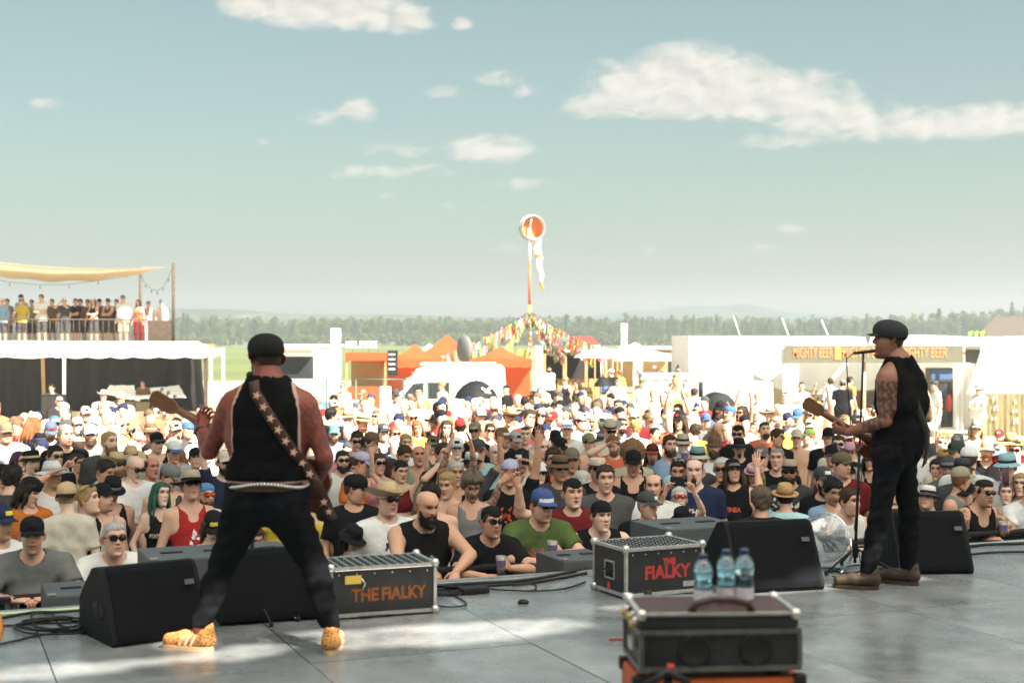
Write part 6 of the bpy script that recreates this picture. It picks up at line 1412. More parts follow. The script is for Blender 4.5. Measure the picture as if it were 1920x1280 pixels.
q = on_stage(1160, 1200); MB().tube([(-.05, 0, .006), (0, .01, .008), (.05, 0, .006)], .005, 6).build('red_clip', m_redpaint, None, loc=(q.x, q.y, STAGE_Z), label='small red clip on the floor left of the near stack', cat='clip')
q = on_stage(-46, 1236); k = empty('orange_guitar_body', (q.x, q.y, STAGE_Z), R(12), 'glossy orange rounded body cut off by the left edge', 'guitar')
MB().lathe([(0, -.035), (.12, -.035), (.138, -.02), (.138, .02), (.12, .035), (0, .035)], 28, 1, 1.15, Matrix.Translation((0, 0, .155)) @ Matrix.Rotation(R(80), 4, 'X')).build('body', mat('orange_lacquer', (.62, .24, .03), .18, spec=.6, coat=.5), k); MB().box((0, .06, .09), (.1, .16, .18)).build('floor_stand', m_rubber, k)
m_tatskin = mat('tattooed_skin', rough=.5, spec=.35, vcol=True, var=.10, vscale=30, bump=.05, bscale=150)
m_vest = mat('black_denim', (.006, .006, .007), .9, spec=.08, var=.3, vscale=9, bump=.45, bscale=22)
m_jeans = mat('black_jeans', (.008, .0085, .011), .9, spec=.08, var=.35, vscale=7, bump=.5, bscale=18)
m_under = mat('pink_white_cotton', (.42, .27, .24), .85, bump=.3, bscale=25)
m_gtr = mat('red_brown_lacquer', (.12, .035, .018), .25, spec=.5, coat=.4, var=.3, vscale=5, stretch=(1, 6, 6))
m_neck = mat('rosewood_neck', (.17, .075, .04), .42, var=.3, vscale=7, stretch=(1, 8, 8))
m_strap = mat('brown_strap_leather', (.045, .017, .011), .6, var=.25, vscale=18)
m_star = mat('cream_star', (.66, .40, .30), .6)
def leopard():
 m = mat('leopard_suede', (.62, .27, .07), .8); nt = m.node_tree; N = nt.nodes; K = nt.links; v = N.new('ShaderNodeTexVoronoi'); v.inputs['Scale'].default_value = 75; tc = N.new('ShaderNodeTexCoord'); K.new(tc.outputs['Object'], v.inputs['Vector'])
 r = N.new('ShaderNodeValToRGB'); r.color_ramp.elements[0].position = .28; r.color_ramp.elements[0].color = (.06, .025, .012, 1); r.color_ramp.elements[1].position = .40; r.color_ramp.elements[1].color = (.66, .30, .09, 1); K.new(v.outputs['Distance'], r.inputs[0]); K.new(r.outputs[0], N['Principled BSDF'].inputs['Base Color']); return m
m_leo = leopard(); m_sole = mat('gum_sole', (.62, .42, .24), .6); m_stripe = mat('cream_stripe', (.78, .66, .48), .6); m_gold = mat('worn_gold_trainer', (.05, .034, .02), .5, var=.3, vscale=30)

def guitar(parent_loc, A, B, up, scale, label):
 """A = body centre, B = headstock tip (world); up = normal of the soundboard"""
 A, B = Vector(A), Vector(B); e = empty('electric_guitar', A, 0, label, 'guitar'); x = (B - A).normalized(); n = Vector(up); n = (n - x * n.dot(x)).normalized(); y = n.cross(x); Lg = (B - A).length
 M = Matrix((x, y, n)).transposed().to_4x4()
 ctl = [(-.24, 0), (-.225, .10), (-.14, .165), (-.04, .145), (.03, .115), (.12, .135), (.19, .12), (.20, .06), (.15, .035), (.15, -.035), (.20, -.05), (.215, -.11), (.14, -.125), (.05, -.11), (-.04, -.145), (-.14, -.165), (-.225, -.10)]
 out = []
 for i in range(len(ctl)):
  p0, p1, p2, p3 = [ctl[(i + k - 1) % len(ctl)] for k in range(4)]
  for t in (0, .33, .66): out.append(tuple(.5 * (2 * p1[k] + (p2[k] - p0[k]) * t + (2 * p0[k] - 5 * p1[k] + 4 * p2[k] - p3[k]) * t * t + (3 * p1[k] - p0[k] - 3 * p2[k] + p3[k]) * t ** 3) * scale for k in range(2)))
 b = MB(); b.prism(out, -.022, .022, axis='z', M=M); bo = b.build('body', m_gtr, e, angle=R(40))
 g = MB(); g.prism([(a * .62 - .01, c * .55 - .01) for a, c in out], .022, .025, axis='z', M=M); g.build('pickguard', m_rubber, bo)
 for px_ in (-.02, .06): k = MB(); k.box((0, 0, 0), (.03, .08, .012), M=M @ Matrix.Translation((px_, 0, .028))); k.build('pickup', m_rubber, bo)
 x1 = Lg - .17
 nk = MB(); nk.tube([M @ Vector((.12, 0, .012)), M @ Vector((x1 * .6, 0, .012)), M @ Vector((x1, 0, .010))], [.027, .024, .022], 8); nk.build('neck', m_neck, e)
 fb = MB(); fb.add([M @ Vector(v) for v in ((.10, -.027, .034), (.10, .027, .034), (x1, .022, .030), (x1, -.022, .030), (.10, -.027, .026), (.10, .027, .026), (x1, .022, .022), (x1, -.022, .022))], [(0, 1, 2, 3), (4, 7, 6, 5), (0, 4, 5, 1), (2, 6, 7, 3), (1, 5, 6, 2), (0, 3, 7, 4)]); fb.build('fretboard', m_iron, e)
 hs = MB(); hs.prism([(x1, -.022), (x1 + .03, -.042), (x1 + .15, -.046), (Lg, -.020), (Lg, .024), (x1 + .15, .044), (x1 + .03, .040), (x1, .022)], -.008, .010, axis='z', M=M); ho = hs.build('headstock', m_neck, e)
 for i in range(6):
  s_ = 1 if i < 3 else -1; k = MB(); k.tube([M @ Vector((x1 + .045 + .042 * (i % 3), s_ * .040, 0)), M @ Vector((x1 + .045 + .042 * (i % 3), s_ * .060, 0))], .004, 6); k.box((0, 0, 0), (.016, .016, .010), M=M @ Matrix.Translation((x1 + .045 + .042 * (i % 3), s_ * .066, 0))); k.build('tuning_peg', m_edge, ho)
 st = MB()
 for i in range(6): yy = (i - 2.5) * .0075; st.tube([M @ Vector((-.10, yy * 1.3, .036)), M @ Vector((x1, yy, .034))], .0009, 4)
 so_ = st.build('strings', m_chrome, e); so_['kind'] = 'stuff'
 return e, M
def leg_field(j, o, step=.012):
 pts = [Vector(p) for p in (j['hl'], j['hr'], j['kl'], j['kr'], j['al'], j['ar'])]; lo = [min(p[i] for p in pts) - .26 for i in range(3)]; hi = [max(p[i] for p in pts) + .24 for i in range(3)]
 fd = Field(lo, hi, step); k = j['fat']
 fd.cone(j['hl'], j['hr'], .118 * k + o, .118 * k + o, .04, .92); fd.cone(j['waist_l'], j['waist_r'], .108 * k + o, .108 * k + o, .05, .86)
 for a, b, ra, rb, sy in j['torso'][:2]: fd.cone(a, b, ra * k + o + .002, rb * k + o + .002, .04, sy)
 for s in 'lr': fd.cone(j['h' + s], j['k' + s], j.get('thigh', .098) * k + o, .066 * k + o, .035); m = Vector(j['k' + s]).lerp(Vector(j['a' + s]), .3); fd.cone(j['k' + s], m, .066 * k + o, .067 * k + o, .02); fd.cone(m, j['a' + s], .067 * k + o, .045 + o, .02)
 return fd
def torso(fd, j, o, grow=0.0):
 k = j['fat']; t = j['tilt']
 for a, b, ra, rb, sy in j['torso']: fd.cone(a, b, ra * k + o, rb * k + o, .05, sy)
def shoe(name, parent, at, toe, mt, sole, stripes=False, ln=.285):
 d = Vector(toe) - Vector(at); d.z = 0; rz = math.atan2(d.x, -d.y) ; M = Matrix.Translation((at[0], at[1], 0)) @ Matrix.Rotation(rz, 4, 'Z')
 fd = Field((-.07, -.26, 0.02), (.07, .11, .17), .009); fd.cone((0, .045, .062), (0, -.09, .058), .047, .046, .02); fd.cone((0, -.09, .055), (0, -.185, .048), .045, .036, .02); fd.cone((0, .03, .07), (0, .04, .125), .045, .038, .02); fd.carve((0, .03, .135), (0, .03, .2), .033, .04); fd.cut_below(.026); V, Fq = fd.mesh()
 me = np_mesh(name, V, Fq, mt); so_ = link(name, me, None, parent); so_.matrix_local = M
 s = MB(); n = 26; pr = [((.040 + .008 * math.sin(2 * math.pi * i / n * 1 + 1)) * math.cos(2 * math.pi * i / n) * 1.12, -.075 + .155 * math.sin(2 * math.pi * i / n)) for i in range(n)]; s.prism(pr, .0, .026, axis='z'); s.build('sole', sole, so_, angle=R(40))
 lc = MB()
 for i in range(4): lc.tube([(-.022, -.05 - .022 * i, .100 - .006 * i), (.022, -.055 - .022 * i, .100 - .006 * i)], .004, 5)
 lc.build('laces', m_stripe, so_)
 if stripes:
  for sx in (-1, 1):
   for i in range(3): MB().box((sx * .0455, -.02 - .034 * i, .058), (.006, .010, .062), M=Matrix.Rotation(R(-28), 4, 'X')).build('side_stripe', m_stripe, so_)
 return so_
def performer(px, py, j, label, face, hd, skin, vest_cut, under, hat, tat, beard=None, glasses=False):
 q = on_stage(px, py); e = empty('person', (q.x, q.y, STAGE_Z), 0, label, 'person')
 allp = [Vector(j[k]) for k in ('al', 'ar', 'sl', 'sr', 'el', 'er', 'wl', 'wr', 'neck')]; lo = [min(p[i] for p in allp) - .2 for i in range(3)]; hi = [max(p[i] for p in allp) + .24 for i in range(3)]; lo[2] = .02
 fd = Field(lo, hi, .0125); torso(fd, j, 0)
 f2 = leg_field(j, -.006, .0125); k = j['fat']
 fd.cone(j['hl'], j['hr'], .112 * k, .112 * k, .04, .92); fd.cone(j['waist_l'], j['waist_r'], .10 * k, .10 * k, .05, .86)
 for s in 'lr':
  fd.cone(j['h' + s], j['k' + s], .092 * k, .056 * k, .035); fd.cone(j['k' + s], j['a' + s], .056 * k, .036, .02); fd.cone(j['a' + s], Vector(j['a' + s]) + Vector((0, 0, -.04)), .036, .036, .02)
  A, E_, W_ = [Vector(j[c + s]) for c in 'sew']; fd.cone(A, E_, .060 * k, .046 * k, .03); m_ = E_.lerp(W_, .28); fd.cone(E_, m_, .046 * k, .048 * k, .012); fd.cone(m_, W_, .048 * k, .030, .012); fd.cone(A.lerp(E_, .12), A.lerp(E_, .38), .063 * k, .057 * k, .02)
 fd.cone(j['neck'], j['head'], .070 * k, .064 * k, .04)
 V, Fq = fd.mesh(); C = np.tile(skin, (len(V), 1))
 for s in tat:
  for a, b in (('s', 'e'), ('e', 'w')):
   p0, p1 = np.array(j[a + s]), np.array(j[b + s]); ab = p1 - p0; t = ((V - p0) @ ab) / (ab @ ab); dd = np.linalg.norm(V - p0 - np.clip(t, 0, 1)[:, None] * ab, axis=1)
   nz = np.sin(V[:, 0] * 131 + V[:, 2] * 63) * np.sin(V[:, 2] * 53 + V[:, 1] * 97) + .8 * np.sin(V[:, 1] * 147 + V[:, 2] * 61) * np.sin(V[:, 0] * 105 - V[:, 2] * 127) + .35; mk = (dd < .095) & (t > .05) & (t < (.95 if a == 's' else .55)) & (nz > .0); C[mk] = np.array(skin) * ((.62, .64, .7) if under else (.34, .40, .5))
 hm = Matrix.Translation(j['headc']) @ Euler((R(hd[1]), R(hd[2]), R(hd[0])), 'XYZ').to_matrix().to_4x4(); hv, hf, hc = head_geo(face, hm); hc = hc * np.array(skin)
 Vs, Cs = [V, hv], [C, hc]; fl = Fq.tolist() + [tuple(i + len(V) for i in f) for f in hf]; off = len(V) + len(hv)
 for s, sd_ in (('r', -1), ('l', 1)):
  W_ = Vector(j['w' + s]); xv, xf = hand_geo(sd_, W_, *j['hand' + s], j['curl' + s]); Vs.append(xv); Cs.append(np.tile(np.array(skin) * (1, .92, .9), (len(xv), 1))); fl += [tuple(i + off for i in f) for f in xf]; off += len(xv)
 link('body', np_mesh('body', np.concatenate(Vs), fl, m_tatskin, np.concatenate(Cs)), None, e)
 fj = leg_field(j, .007, .012); fj.wrinkle(.0045, 1.0, 1.6); fj.cut_above(j['belt']); fj.cut_below(j.get('cuff', .10)); V, Fq = fj.mesh(); link('jeans', np_mesh('jeans', V, Fq, m_jeans), None, e)
 vb = None
 def top(o, cut, lowz, mt, name, arms_=0.0):
  f = Field((lo[0], lo[1], .5), (hi[0], hi[1], hi[2] - .1), .012); torso(f, j, o); f.wrinkle(.0028, .5, 1.2)
  c = Vector(j['neck'])
  for s in 'lr':
   A = Vector(j['s' + s]); dv = (A - c); dv.z = 0; dv.normalize(); base = Vector((c.x, c.y, 0)) + dv * cut
   f.carve((base.x + dv.x * .12, base.y + dv.y * .12, A.z - .20), (base.x + dv.x * .10, base.y + dv.y * .10, A.z + .2), .12, .12, sy=1.3, sx=1.1)
  f.carve(c + Vector((0, 0, .06)), c + Vector((0, 0, .2)), .088, .11); f.cut_below(lowz); V, Fq = f.mesh(); return link(name, np_mesh(name, V, Fq, mt), None, e)
 if under: top(.006, vest_cut + .025, j['belt'] - .03, m_under, 'undershirt')
 vest = top(.016, vest_cut, j['vest_low'], m_vest, 'vest')
 HD = (e, hm); attach(HD, 'buzz', HAIRC['dark']); attach(HD, 'flatcap', COLS['black'] if hat == 'black' else (.03, .032, .036), dz=.002, scale=1.07)
 if glasses: attach(HD, 'shades', COLS['black'])
 if beard: attach(HD, beard, HAIRC['dark'])
 return e, vest, hm

j1 = dict(fat=1.01, thigh=.122, tilt=0, hl=(-.075, 0, .80), hr=(.11, 0, .80), kl=(-.235, .10, .45), kr=(.265, .06, .46), al=(-.345, .05, .12), ar=(.372, .0, .12), waist_l=(-.05, 0, .90), waist_r=(.10, 0, .90),
   torso=[((-.03, .0, .88), (.09, .0, .88), .150, .150, .80), ((.0, .01, .98), (.055, .01, .98), .168, .168, .80), ((-.045, .0, 1.16), (.105, .0, 1.16), .160, .160, .78), ((-.085, -.015, 1.29), (.15, -.015, 1.29), .108, .108, .95), ((-.145, 0, 1.345), (.03, 0, 1.42), .060, .085, 1), ((.205, 0, 1.345), (.03, 0, 1.42), .060, .085, 1)],
   sl=(-.165, 0, 1.33), sr=(.228, 0, 1.33), el=(-.30, .08, 1.07), er=(.340, -.05, 1.05), wl=(-.40, .31, 1.185), wr=(.285, .18, .92), neck=(.035, .0, 1.43), head=(.02, .03, 1.53), headc=(.012, .045, 1.562),
   handl=((.15, .55, .6), (.5, -.4, .2)), handr=((-.5, .55, -.35), (.1, .9, -.1)), curll=.75, curlr=.5, belt=.915, vest_low=.925, cuff=.13)
e1, vest1, hm1 = performer(492, 1222, j1, 'guitarist with legs wide apart in black vest and flat cap, seen from behind', 1, (180 + 32, 4, 0), (.20, .05, .034), .150, True, 'black', 'lr', 'beard', True)  # skin colour reddened and darkened to stand in for red stage light
shoe('shoe', e1, (-.345, .05, 0), (-.6, .12, 0), m_leo, m_sole, True); shoe('shoe', e1, (.372, .0, 0), (.40, .5, 0), m_leo, m_sole, True)
bl = MB()
for i in range(40):
 a = math.pi * (i / 39) ; bl.lathe([(0, 0), (.011, 0), (.008, .008), (0, .011)], 6, M=Matrix.Translation((.03 - .215 * math.cos(a), .0 - .162 * math.sin(a), .905 - .012 * math.sin(a * 3))) @ Matrix.Rotation(math.atan2(-.162 * math.sin(a), -.215 * math.cos(a)), 4, 'Z') @ Matrix.Rotation(R(90), 4, 'Y'))
b_ = bl.build('belt_studs', m_edge, e1); b_['kind'] = 'stuff'
bl = MB(); bl.sheet(lambda u, v: (.03 + .212 * math.cos(2 * math.pi * u), .160 * math.sin(2 * math.pi * u), .885 + .04 * v + .01 * math.sin(2 * math.pi * u)), 40, 1); bl.build('belt', m_strap, e1)
o1 = e1.location; bw = bpy.data.meshes
MB().lathe([(.036, -.012), (.040, 0), (.036, .012)], 14, M=Matrix.Translation((-.385, .26, 1.16)) @ Matrix.Rotation(R(-60), 4, 'X'), cap=False).build('wrist_band', m_rubber, e1)
g1, gM1 = guitar(None, o1 + Vector((.09, .33, .915)), o1 + Vector((-.70, .40, 1.36)), (.1, 1, .15), 1.0, 'dark red electric guitar slung in front of the left guitarist')
dg = bpy.context.evaluated_depsgraph_get(); bt = BVHTree.FromPolygons([v.co for v in vest1.data.vertices], [list(p.vertices) for p in vest1.data.polygons])
def on_back(x, z):
 h = bt.ray_cast(Vector((x, -1, z)), Vector((0, 1, 0))); return Vector((x, (h[0].y if h[0] is not None else -.06) - .006, z))
path = [Vector((-.03, .10, 1.44)), Vector((-.045, .03, 1.475)), on_back(-.025, 1.44) + Vector((0, -.005, .012))] + [on_back(-.02 + .30 * t, 1.40 - .46 * t) for t in [i / 11 for i in range(12)]] + [Vector((.31, -.10, .90)), Vector((.335, -.02, .82)), Vector((.36, .12, .70)), Vector((.34, .26, .70))]
def ribbon(path, w, up):
 vs, fs = [], []
 for i, p in enumerate(path):
  t = (path[min(i + 1, len(path) - 1)] - path[max(i - 1, 0)]).normalized(); n = Vector(up(i)); a = t.cross(n).normalized() * w / 2
  for q in (p - a, p + a, p + a + n * .005, p - a + n * .005): vs.append(q)
 for i in range(len(path) - 1):
  for k in range(4): fs.append((i * 4 + k, i * 4 + (k + 1) % 4, i * 4 + 4 + (k + 1) % 4, i * 4 + 4 + k))
 return MB().add(vs, fs, True)
st = ribbon(path, .058, lambda i: (0, 0, 1) if i < 2 else (0, -1, 0)); st.v = [tuple(Vector(v) + o1 - g1.location) for v in st.v]; sto = st.build('strap', m_strap, g1)
for i, t in enumerate((.04, .17, .30, .43, .56, .69, .82, .95)):
 s = MB(); c = on_back(-.02 + .30 * t, 1.40 - .46 * t) + Vector((0, -.009, 0)) + o1 - g1.location; s.prism([((.025 if k % 2 == 0 else .010) * math.sin(math.pi * k / 5 + .3), (.025 if k % 2 == 0 else .010) * math.cos(math.pi * k / 5 + .3)) for k in range(10)], -.003, .003, M=Matrix.Translation(c)); s.build('star', m_star, sto)
for c in ((.335, -.03, .81), (.352, .04, .75)):
 s = MB(); s.prism([((.022 if k % 2 == 0 else .009) * math.sin(math.pi * k / 5), (.022 if k % 2 == 0 else .009) * math.cos(math.pi * k / 5)) for k in range(10)], -.012, -.006, M=Matrix.Translation(Vector(c) + o1 - g1.location)); s.build('star', m_star, sto)

j2 = dict(fat=.91, tilt=0, hl=(.04, -.06, .90), hr=(.15, .06, .90), kl=(-.03, -.06, .48), kr=(.225, .11, .48), al=(-.10, -.03, .10), ar=(.215, .14, .10), waist_l=(.07, -.03, .99), waist_r=(.16, .05, .99),
   torso=[((.07, -.03, .95), (.16, .05, .95), .135, .135, 1.0), ((.11, -.02, 1.06), (.15, .03, 1.06), .145, .145, .95), ((.085, -.05, 1.24), (.20, .06, 1.24), .140, .140, .95), ((.05, -.075, 1.37), (.225, .08, 1.37), .108, .108, 1), ((.01, -.105, 1.425), (.125, .0, 1.51), .060, .080, 1), ((.26, .11, 1.425), (.125, .0, 1.51), .060, .080, 1)],
   sl=(.0, -.115, 1.41), sr=(.265, .125, 1.41), el=(-.005, -.125, 1.13), er=(.325, .16, 1.14), wl=(-.215, .03, 1.045), wr=(.235, .36, .99), neck=(.120, .0, 1.51), head=(.085, .02, 1.61), headc=(.062, .018, 1.655),
   handl=((-.75, .3, .15), (.1, .7, .5)), handr=((-.7, .5, -.3), (-.2, .8, -.3)), curll=.8, curlr=.5, belt=1.0, vest_low=.86, cuff=.11)
e2, vest2, hm2 = performer(1652, 1102, j2, 'tattooed guitarist in black sleeveless top singing into a microphone, turned left', 4, (270 - 8, -3, 0), (.24, .11, .075), .145, False, 'grey', 'l', None, False)
shoe('shoe', e2, (-.10, -.03, 0), (-.4, .05, 0), m_gold, m_gold); shoe('shoe', e2, (.215, .14, 0), (-.1, .35, 0), m_gold, m_gold)
o2 = e2.location
g2, gM2 = guitar(None, o2 + Vector((.12, .33, .90)), o2 + Vector((-.505, .06, 1.25)), (-.5, .8, .25), .95, 'brown electric guitar held by the right guitarist')
p2 = [Vector((.03, .20, 1.22)), Vector((.02, .06, 1.46)), Vector((.04, -.03, 1.545)), Vector((.10, -.10, 1.45)), Vector((.20, -.12, 1.25)), Vector((.29, -.06, 1.05)), Vector((.34, .10, .90)), Vector((.36, .25, .80))]
st = ribbon(p2, .055, lambda i: (-.3, -.5, .8) if i < 3 else (.4, -.9, 0)); st.v = [tuple(Vector(v) + o2 - g2.location) for v in st.v]; st.build('strap', m_rubber, g2)
PO = POSES
for k_, z_ in (('lean', 1.215), ('leancup', 1.22)):
 PO[k_]['r'] = ((PO[k_]['r'][0][0], -.49, z_), (-1, .25, -.35)); PO[k_]['l'] = ((PO[k_]['l'][0][0], -.47, z_ + (.05 if k_ == 'leancup' else 0)), (1, .25, -.35))
PO['leandown']['r'] = ((-.07, -.53, 1.19), (-1, .3, .1)); PO['leandown']['l'] = ((.13, -.53, 1.17), (1, .3, .1))
PO['around'] = dict(r=((-.42, -.05, 1.42), (-.3, .3, -1)), l=((.42, -.05, 1.40), (.3, .3, -1)), hr=((-.8, .1, .2), (.1, .2, -1)), hl=((.8, .1, .2), (.1, .2, -1)), curl=.4)
PO['phonehi'] = dict(r=((-.14, -.36, 1.74), (-.7, .1, -.6)), l=((.14, -.36, 1.74), (.7, .1, -.6)), hr=((.25, -.2, .9), (.8, -.4, 0)), hl=((-.25, -.2, .9), (-.8, -.4, 0)), curl=.55)
REG = dict(A=(0, 740, 3.369), B=(600, 740, 3.556), C=(1060, 740, 3.556), D=(1440, 740, 3.556), a=(0, 700, 6.4), b=(600, 720, 7.111), c=(860, 720, 7.111), d=(1100, 740, 8.0), e=(1320, 740, 6.4), f=(1700, 760, 6.4), P=(0, 0, 1))
PRINTS = {}
m_cup = mat('clear_beer_cup', (.80, .80, .76), .15, spec=.6, trans=.6); m_beerl = mat('pale_beer', (.70, .42, .10), .1, trans=.4); m_cupprint = mat('cup_print', (.55, .20, .12), .5, var=.6, vscale=70, c2=(.12, .2, .5))
def project_print(shirt, polys, name, colour, parent):
 """flat print pieces (x,z) laid on the front of a shirt"""
 me = shirt.data
 if me.name not in PRINTS: PRINTS[me.name] = BVHTree.FromPolygons([v.co for v in me.vertices], [list(p.vertices) for p in me.polygons])
 bt = PRINTS[me.name]; vs, fs = [], []
 for pl in polys:
  ps = []
  for x, z in pl:
   h = bt.ray_cast(Vector((x, -1.2, z)), Vector((0, 1, 0)))
   if h[0] is None: ps = None; break
   ps.append(h[0] + Vector((0, -.004, 0)))
  if ps and max(abs(a.y - b.y) for a in ps for b in ps) < .06: o = len(vs); vs += ps; fs.append(tuple(range(o, o + len(ps))))
 if not vs: return
 o = link(name, np_mesh(name, [tuple(v) for v in vs], fs, M_PRINT, smooth=False), None, shirt, color=colour)
 if name == 'shirt_graphic': o['kind'] = 'stuff'
 return o
def text_polys(s, size, x, z, bold=.0, sx=1.0, arc=0.0):
 me = text_mesh(s, size, 0.0, bold=bold, sx=sx); bm = bmesh.new(); bm.from_mesh(me); bmesh.ops.triangulate(bm, faces=bm.faces[:]); bmesh.ops.subdivide_edges(bm, edges=[e for e in bm.edges if e.calc_length() > .035], cuts=2); bmesh.ops.triangulate(bm, faces=bm.faces[:])
 r = [[(v.co.x + x, v.co.y + z - arc * v.co.x ** 2) for v in f.verts] for f in bm.faces]; bm.free(); bpy.data.meshes.remove(me); return r
def blob_polys(seed, x, z, w, h, n=16):
 rg = random.Random(seed); r = []
 for i in range(n):
  cx, cz = x + rg.gauss(0, .36) * w / 1.2, z + rg.gauss(0, .36) * h / 1.2; s = rg.uniform(.010, .028); k = rg.randint(4, 7); a0 = rg.uniform(0, 6)
  r.append([(cx + s * rg.uniform(.5, 1.3) * math.cos(a0 + 6.283 * j / k), cz + s * rg.uniform(.5, 1.3) * math.sin(a0 + 6.283 * j / k)) for j in range(k)])
 return r
HEADS = []          # (px, py, world xy) of everyone placed
LABELS = set()
OCC_MIN = [0]
def stage_rz(x, y, jit=0): return math.atan2(.6 - x, y - 8.0) + jit
def top_z(pose, hat, hair): return (1.748 if 'lean' not in pose else 1.712) + (.022 if hat else .0) + (.01 if hair and hair[0] in ('messy', 'curly') else 0) + (.18 if hair and hair[0] == 'mohawk' else .07 if hair and hair[0] in ('afro', 'spikes') else 0)
def held(e, arms, hand, kind, label, bd=None):
 s = e.scale[0]; A, E_, W_ = arms[hand]; f = (W_ - E_).normalized(); po = CUR['pose']; fw, pn = POSES[po].get('h' + hand, (tuple(f), (0, -1, 0))); q = W_ + Vector(fw).normalized() * .085 + Vector(pn).normalized() * .035
 w = Vector(e.location) + Matrix.Rotation(e.rotation_euler.z, 3, 'Z') @ (q * s)
 if kind == 'cup':
  c = empty('plastic_cup', w + Vector((0, 0, -.06)), 0, label, 'cup', 'plastic beer cups'); MB().lathe([(0, 0), (.030, 0), (.034, .05), (.041, .13), (.039, .13), (.030, .006), (0, .006)], 16).build('cup', m_cup, c); MB().lathe([(0, .008), (.031, .008), (.036, .085), (0, .085)], 14).build('beer', m_beerl, c); MB().lathe([(.0355, .045), (.0395, .10)], 16, cap=False).build('print', m_cupprint, c)
 else:
  c = empty('phone', w + Vector((.0, 0, .03)), e.rotation_euler.z + (R(0)), label, 'phone'); land = kind == 'phonel'
  d = (.155, .012, .08) if land else (.078, .012, .155); MB().box((.07 if land else 0, 0, 0), d, bev=.005).build('case', m_rubber, c); MB().box((.07 if land else 0, .007, 0), (d[0] * .92, .002, d[2] * .92)).build('screen', m_glassd, c); MB().lathe([(0, 0), (.012, 0), (.012, .004)], 10, M=Matrix.Translation((-.03 if not land else .12, -.007, d[2] * .3)) @ Matrix.Rotation(R(90), 4, 'X')).build('lens', m_glassd, c)
CUR = {}
def ppl(reg, x, yt, label, pose='down', bd='m', H=None, d=None, yaw=0, pitch=0, roll=0, fi=None, shirt=('tee', 'white'), hair=('short', 'brown'), hat=None, eyes=None, beard=None, skin=None, tat=0, turn=None, back=False, prt=None, hold=None, shorts=('shorts', 'black'), group=None, dx=0):
 ox, oy, sc = REG[reg]; px, py = ox + x / sc, oy + yt / sc; rg = random.Random(int(px * 13 + py * 7))
 fi = rg.randrange(len(FACES)) if fi is None else fi; skin = rg.randrange(len(SKINS) - 1) if skin is None else skin
 if 'f' == bd[0] and fi in (1, 4, 6, 8, 9): fi = 11
 T = top_z(pose, hat, hair)
 if 'lean' in pose:
  v = 1.47; u = u_at(px, v); q = S(u, v); Ht = CAMZ - (py - PY0) * q.y / F; s = Ht / T
  if not .99 < s < 1.12: s = min(1.12, max(.99, s)); Ht = s * T; dd = (CAMZ - Ht) * F / (py - PY0)
  else: dd = q.y
  if v - .3 > uv_of(P(px, py, dd))[1]: dd = q.y
 else:
  s = (H or rg.uniform(1.70, 1.86) * (.95 if bd[0] == 'f' else 1)) / 1.755; dd = d or (CAMZ - s * T) * F / (py - PY0)
  q = P(px, py, dd); uu, vv = uv_of(q)
  if vv < 1.75:                                         # keep clear of the barrier and of the leaning row
   v = 1.9; q = S(u_at(px, v), v); dd = q.y; s = (CAMZ - (py - PY0) * dd / F) / T; s = min(1.12, max(.86, s))
 loc = P(px, 700, dd); loc.z = 0
 rz = stage_rz(loc.x, loc.y, R(rg.uniform(-8, 8))) if turn is None else R(turn)
 if 'lean' in pose: rz = AL * .8 + R(turn or 0)
 if back: rz = R(180 + (turn or 0))
 CUR['pose'] = pose; Q[0] = .0185 if dd < 12.6 else .0275
 if bd == 'm': bd = rg.choice(['m', 'm', 'slim', 'broad'])
 e = person(loc, rz, s * 1.755, bd, pose, (yaw, pitch, roll), fi, shirt, skin, hair, hat, eyes, beard, shorts, tat, None, label, group or 'crowd watching in front of the stage', rg.randrange(2))
 LABELS.add(label); HEADS.append((px, py, loc.x, loc.y))
 arms = BODY[(bd, pose, (yaw, pitch, roll), fi, tat)][2]
 if prt and shirt:
  so_ = [o for o in e.children if o.data and o.data.name.startswith('shirt')][0]
  for pr in (prt if isinstance(prt, list) else [prt]):
   if pr[0] == 'blob': project_print(so_, blob_polys(pr[1], pr[3] if len(pr) > 3 else 0, pr[4] if len(pr) > 4 else 1.20, pr[5] if len(pr) > 5 else .2, pr[6] if len(pr) > 6 else .18, pr[7] if len(pr) > 7 else 26), 'shirt_graphic', cc(pr[2]), e)
   else: project_print(so_, text_polys(pr[1], pr[3], pr[4] if len(pr) > 4 else 0, pr[5] if len(pr) > 5 else 1.27, bold=.003, sx=pr[6] if len(pr) > 6 else 1, arc=pr[7] if len(pr) > 7 else 0), 'shirt_lettering', cc(pr[2]), e)
 if hold: held(e, arms, *hold)
 return e
sh = 'shades'
ppl('A', 205, 745, 'person in grey t-shirt and black cap leaning on barrier with clasped hands', 'lean', 'big', yaw=4, pitch=-2, fi=4, shirt=('tee', (.16, .165, .16)), hat=('cap', 'black', 'black'), hair=('short', 'grey'), tat=1, skin=3, prt=('blob', 3, (.3, .09, .07), .02, 1.12, .2, .12, 12))
ppl('A', 715, 790, 'grey-haired person in white t-shirt and black sunglasses leaning with a cup', 'leancup', 'big', yaw=14, pitch=-4, fi=6, hair=('short', (.45, .44, .43)), eyes=sh, skin=3, hold=('l', 'cup', 'printed plastic cup held by the grey-haired person in sunglasses'))
ppl('A', 545, 580, 'blond person in black band t-shirt, sunglasses on head, looking right', 'down', 'slim', yaw=38, pitch=-8, fi=2, shirt=('tee', 'black'), hair=('crop', 'blond'), eyes='upshades', skin=4, prt=[('text', 'CASUALTIES', 'white', .075, .02, 1.27, .8), ('blob', 8, 'lgrey', .02, 1.15, .14, .1, 14)])
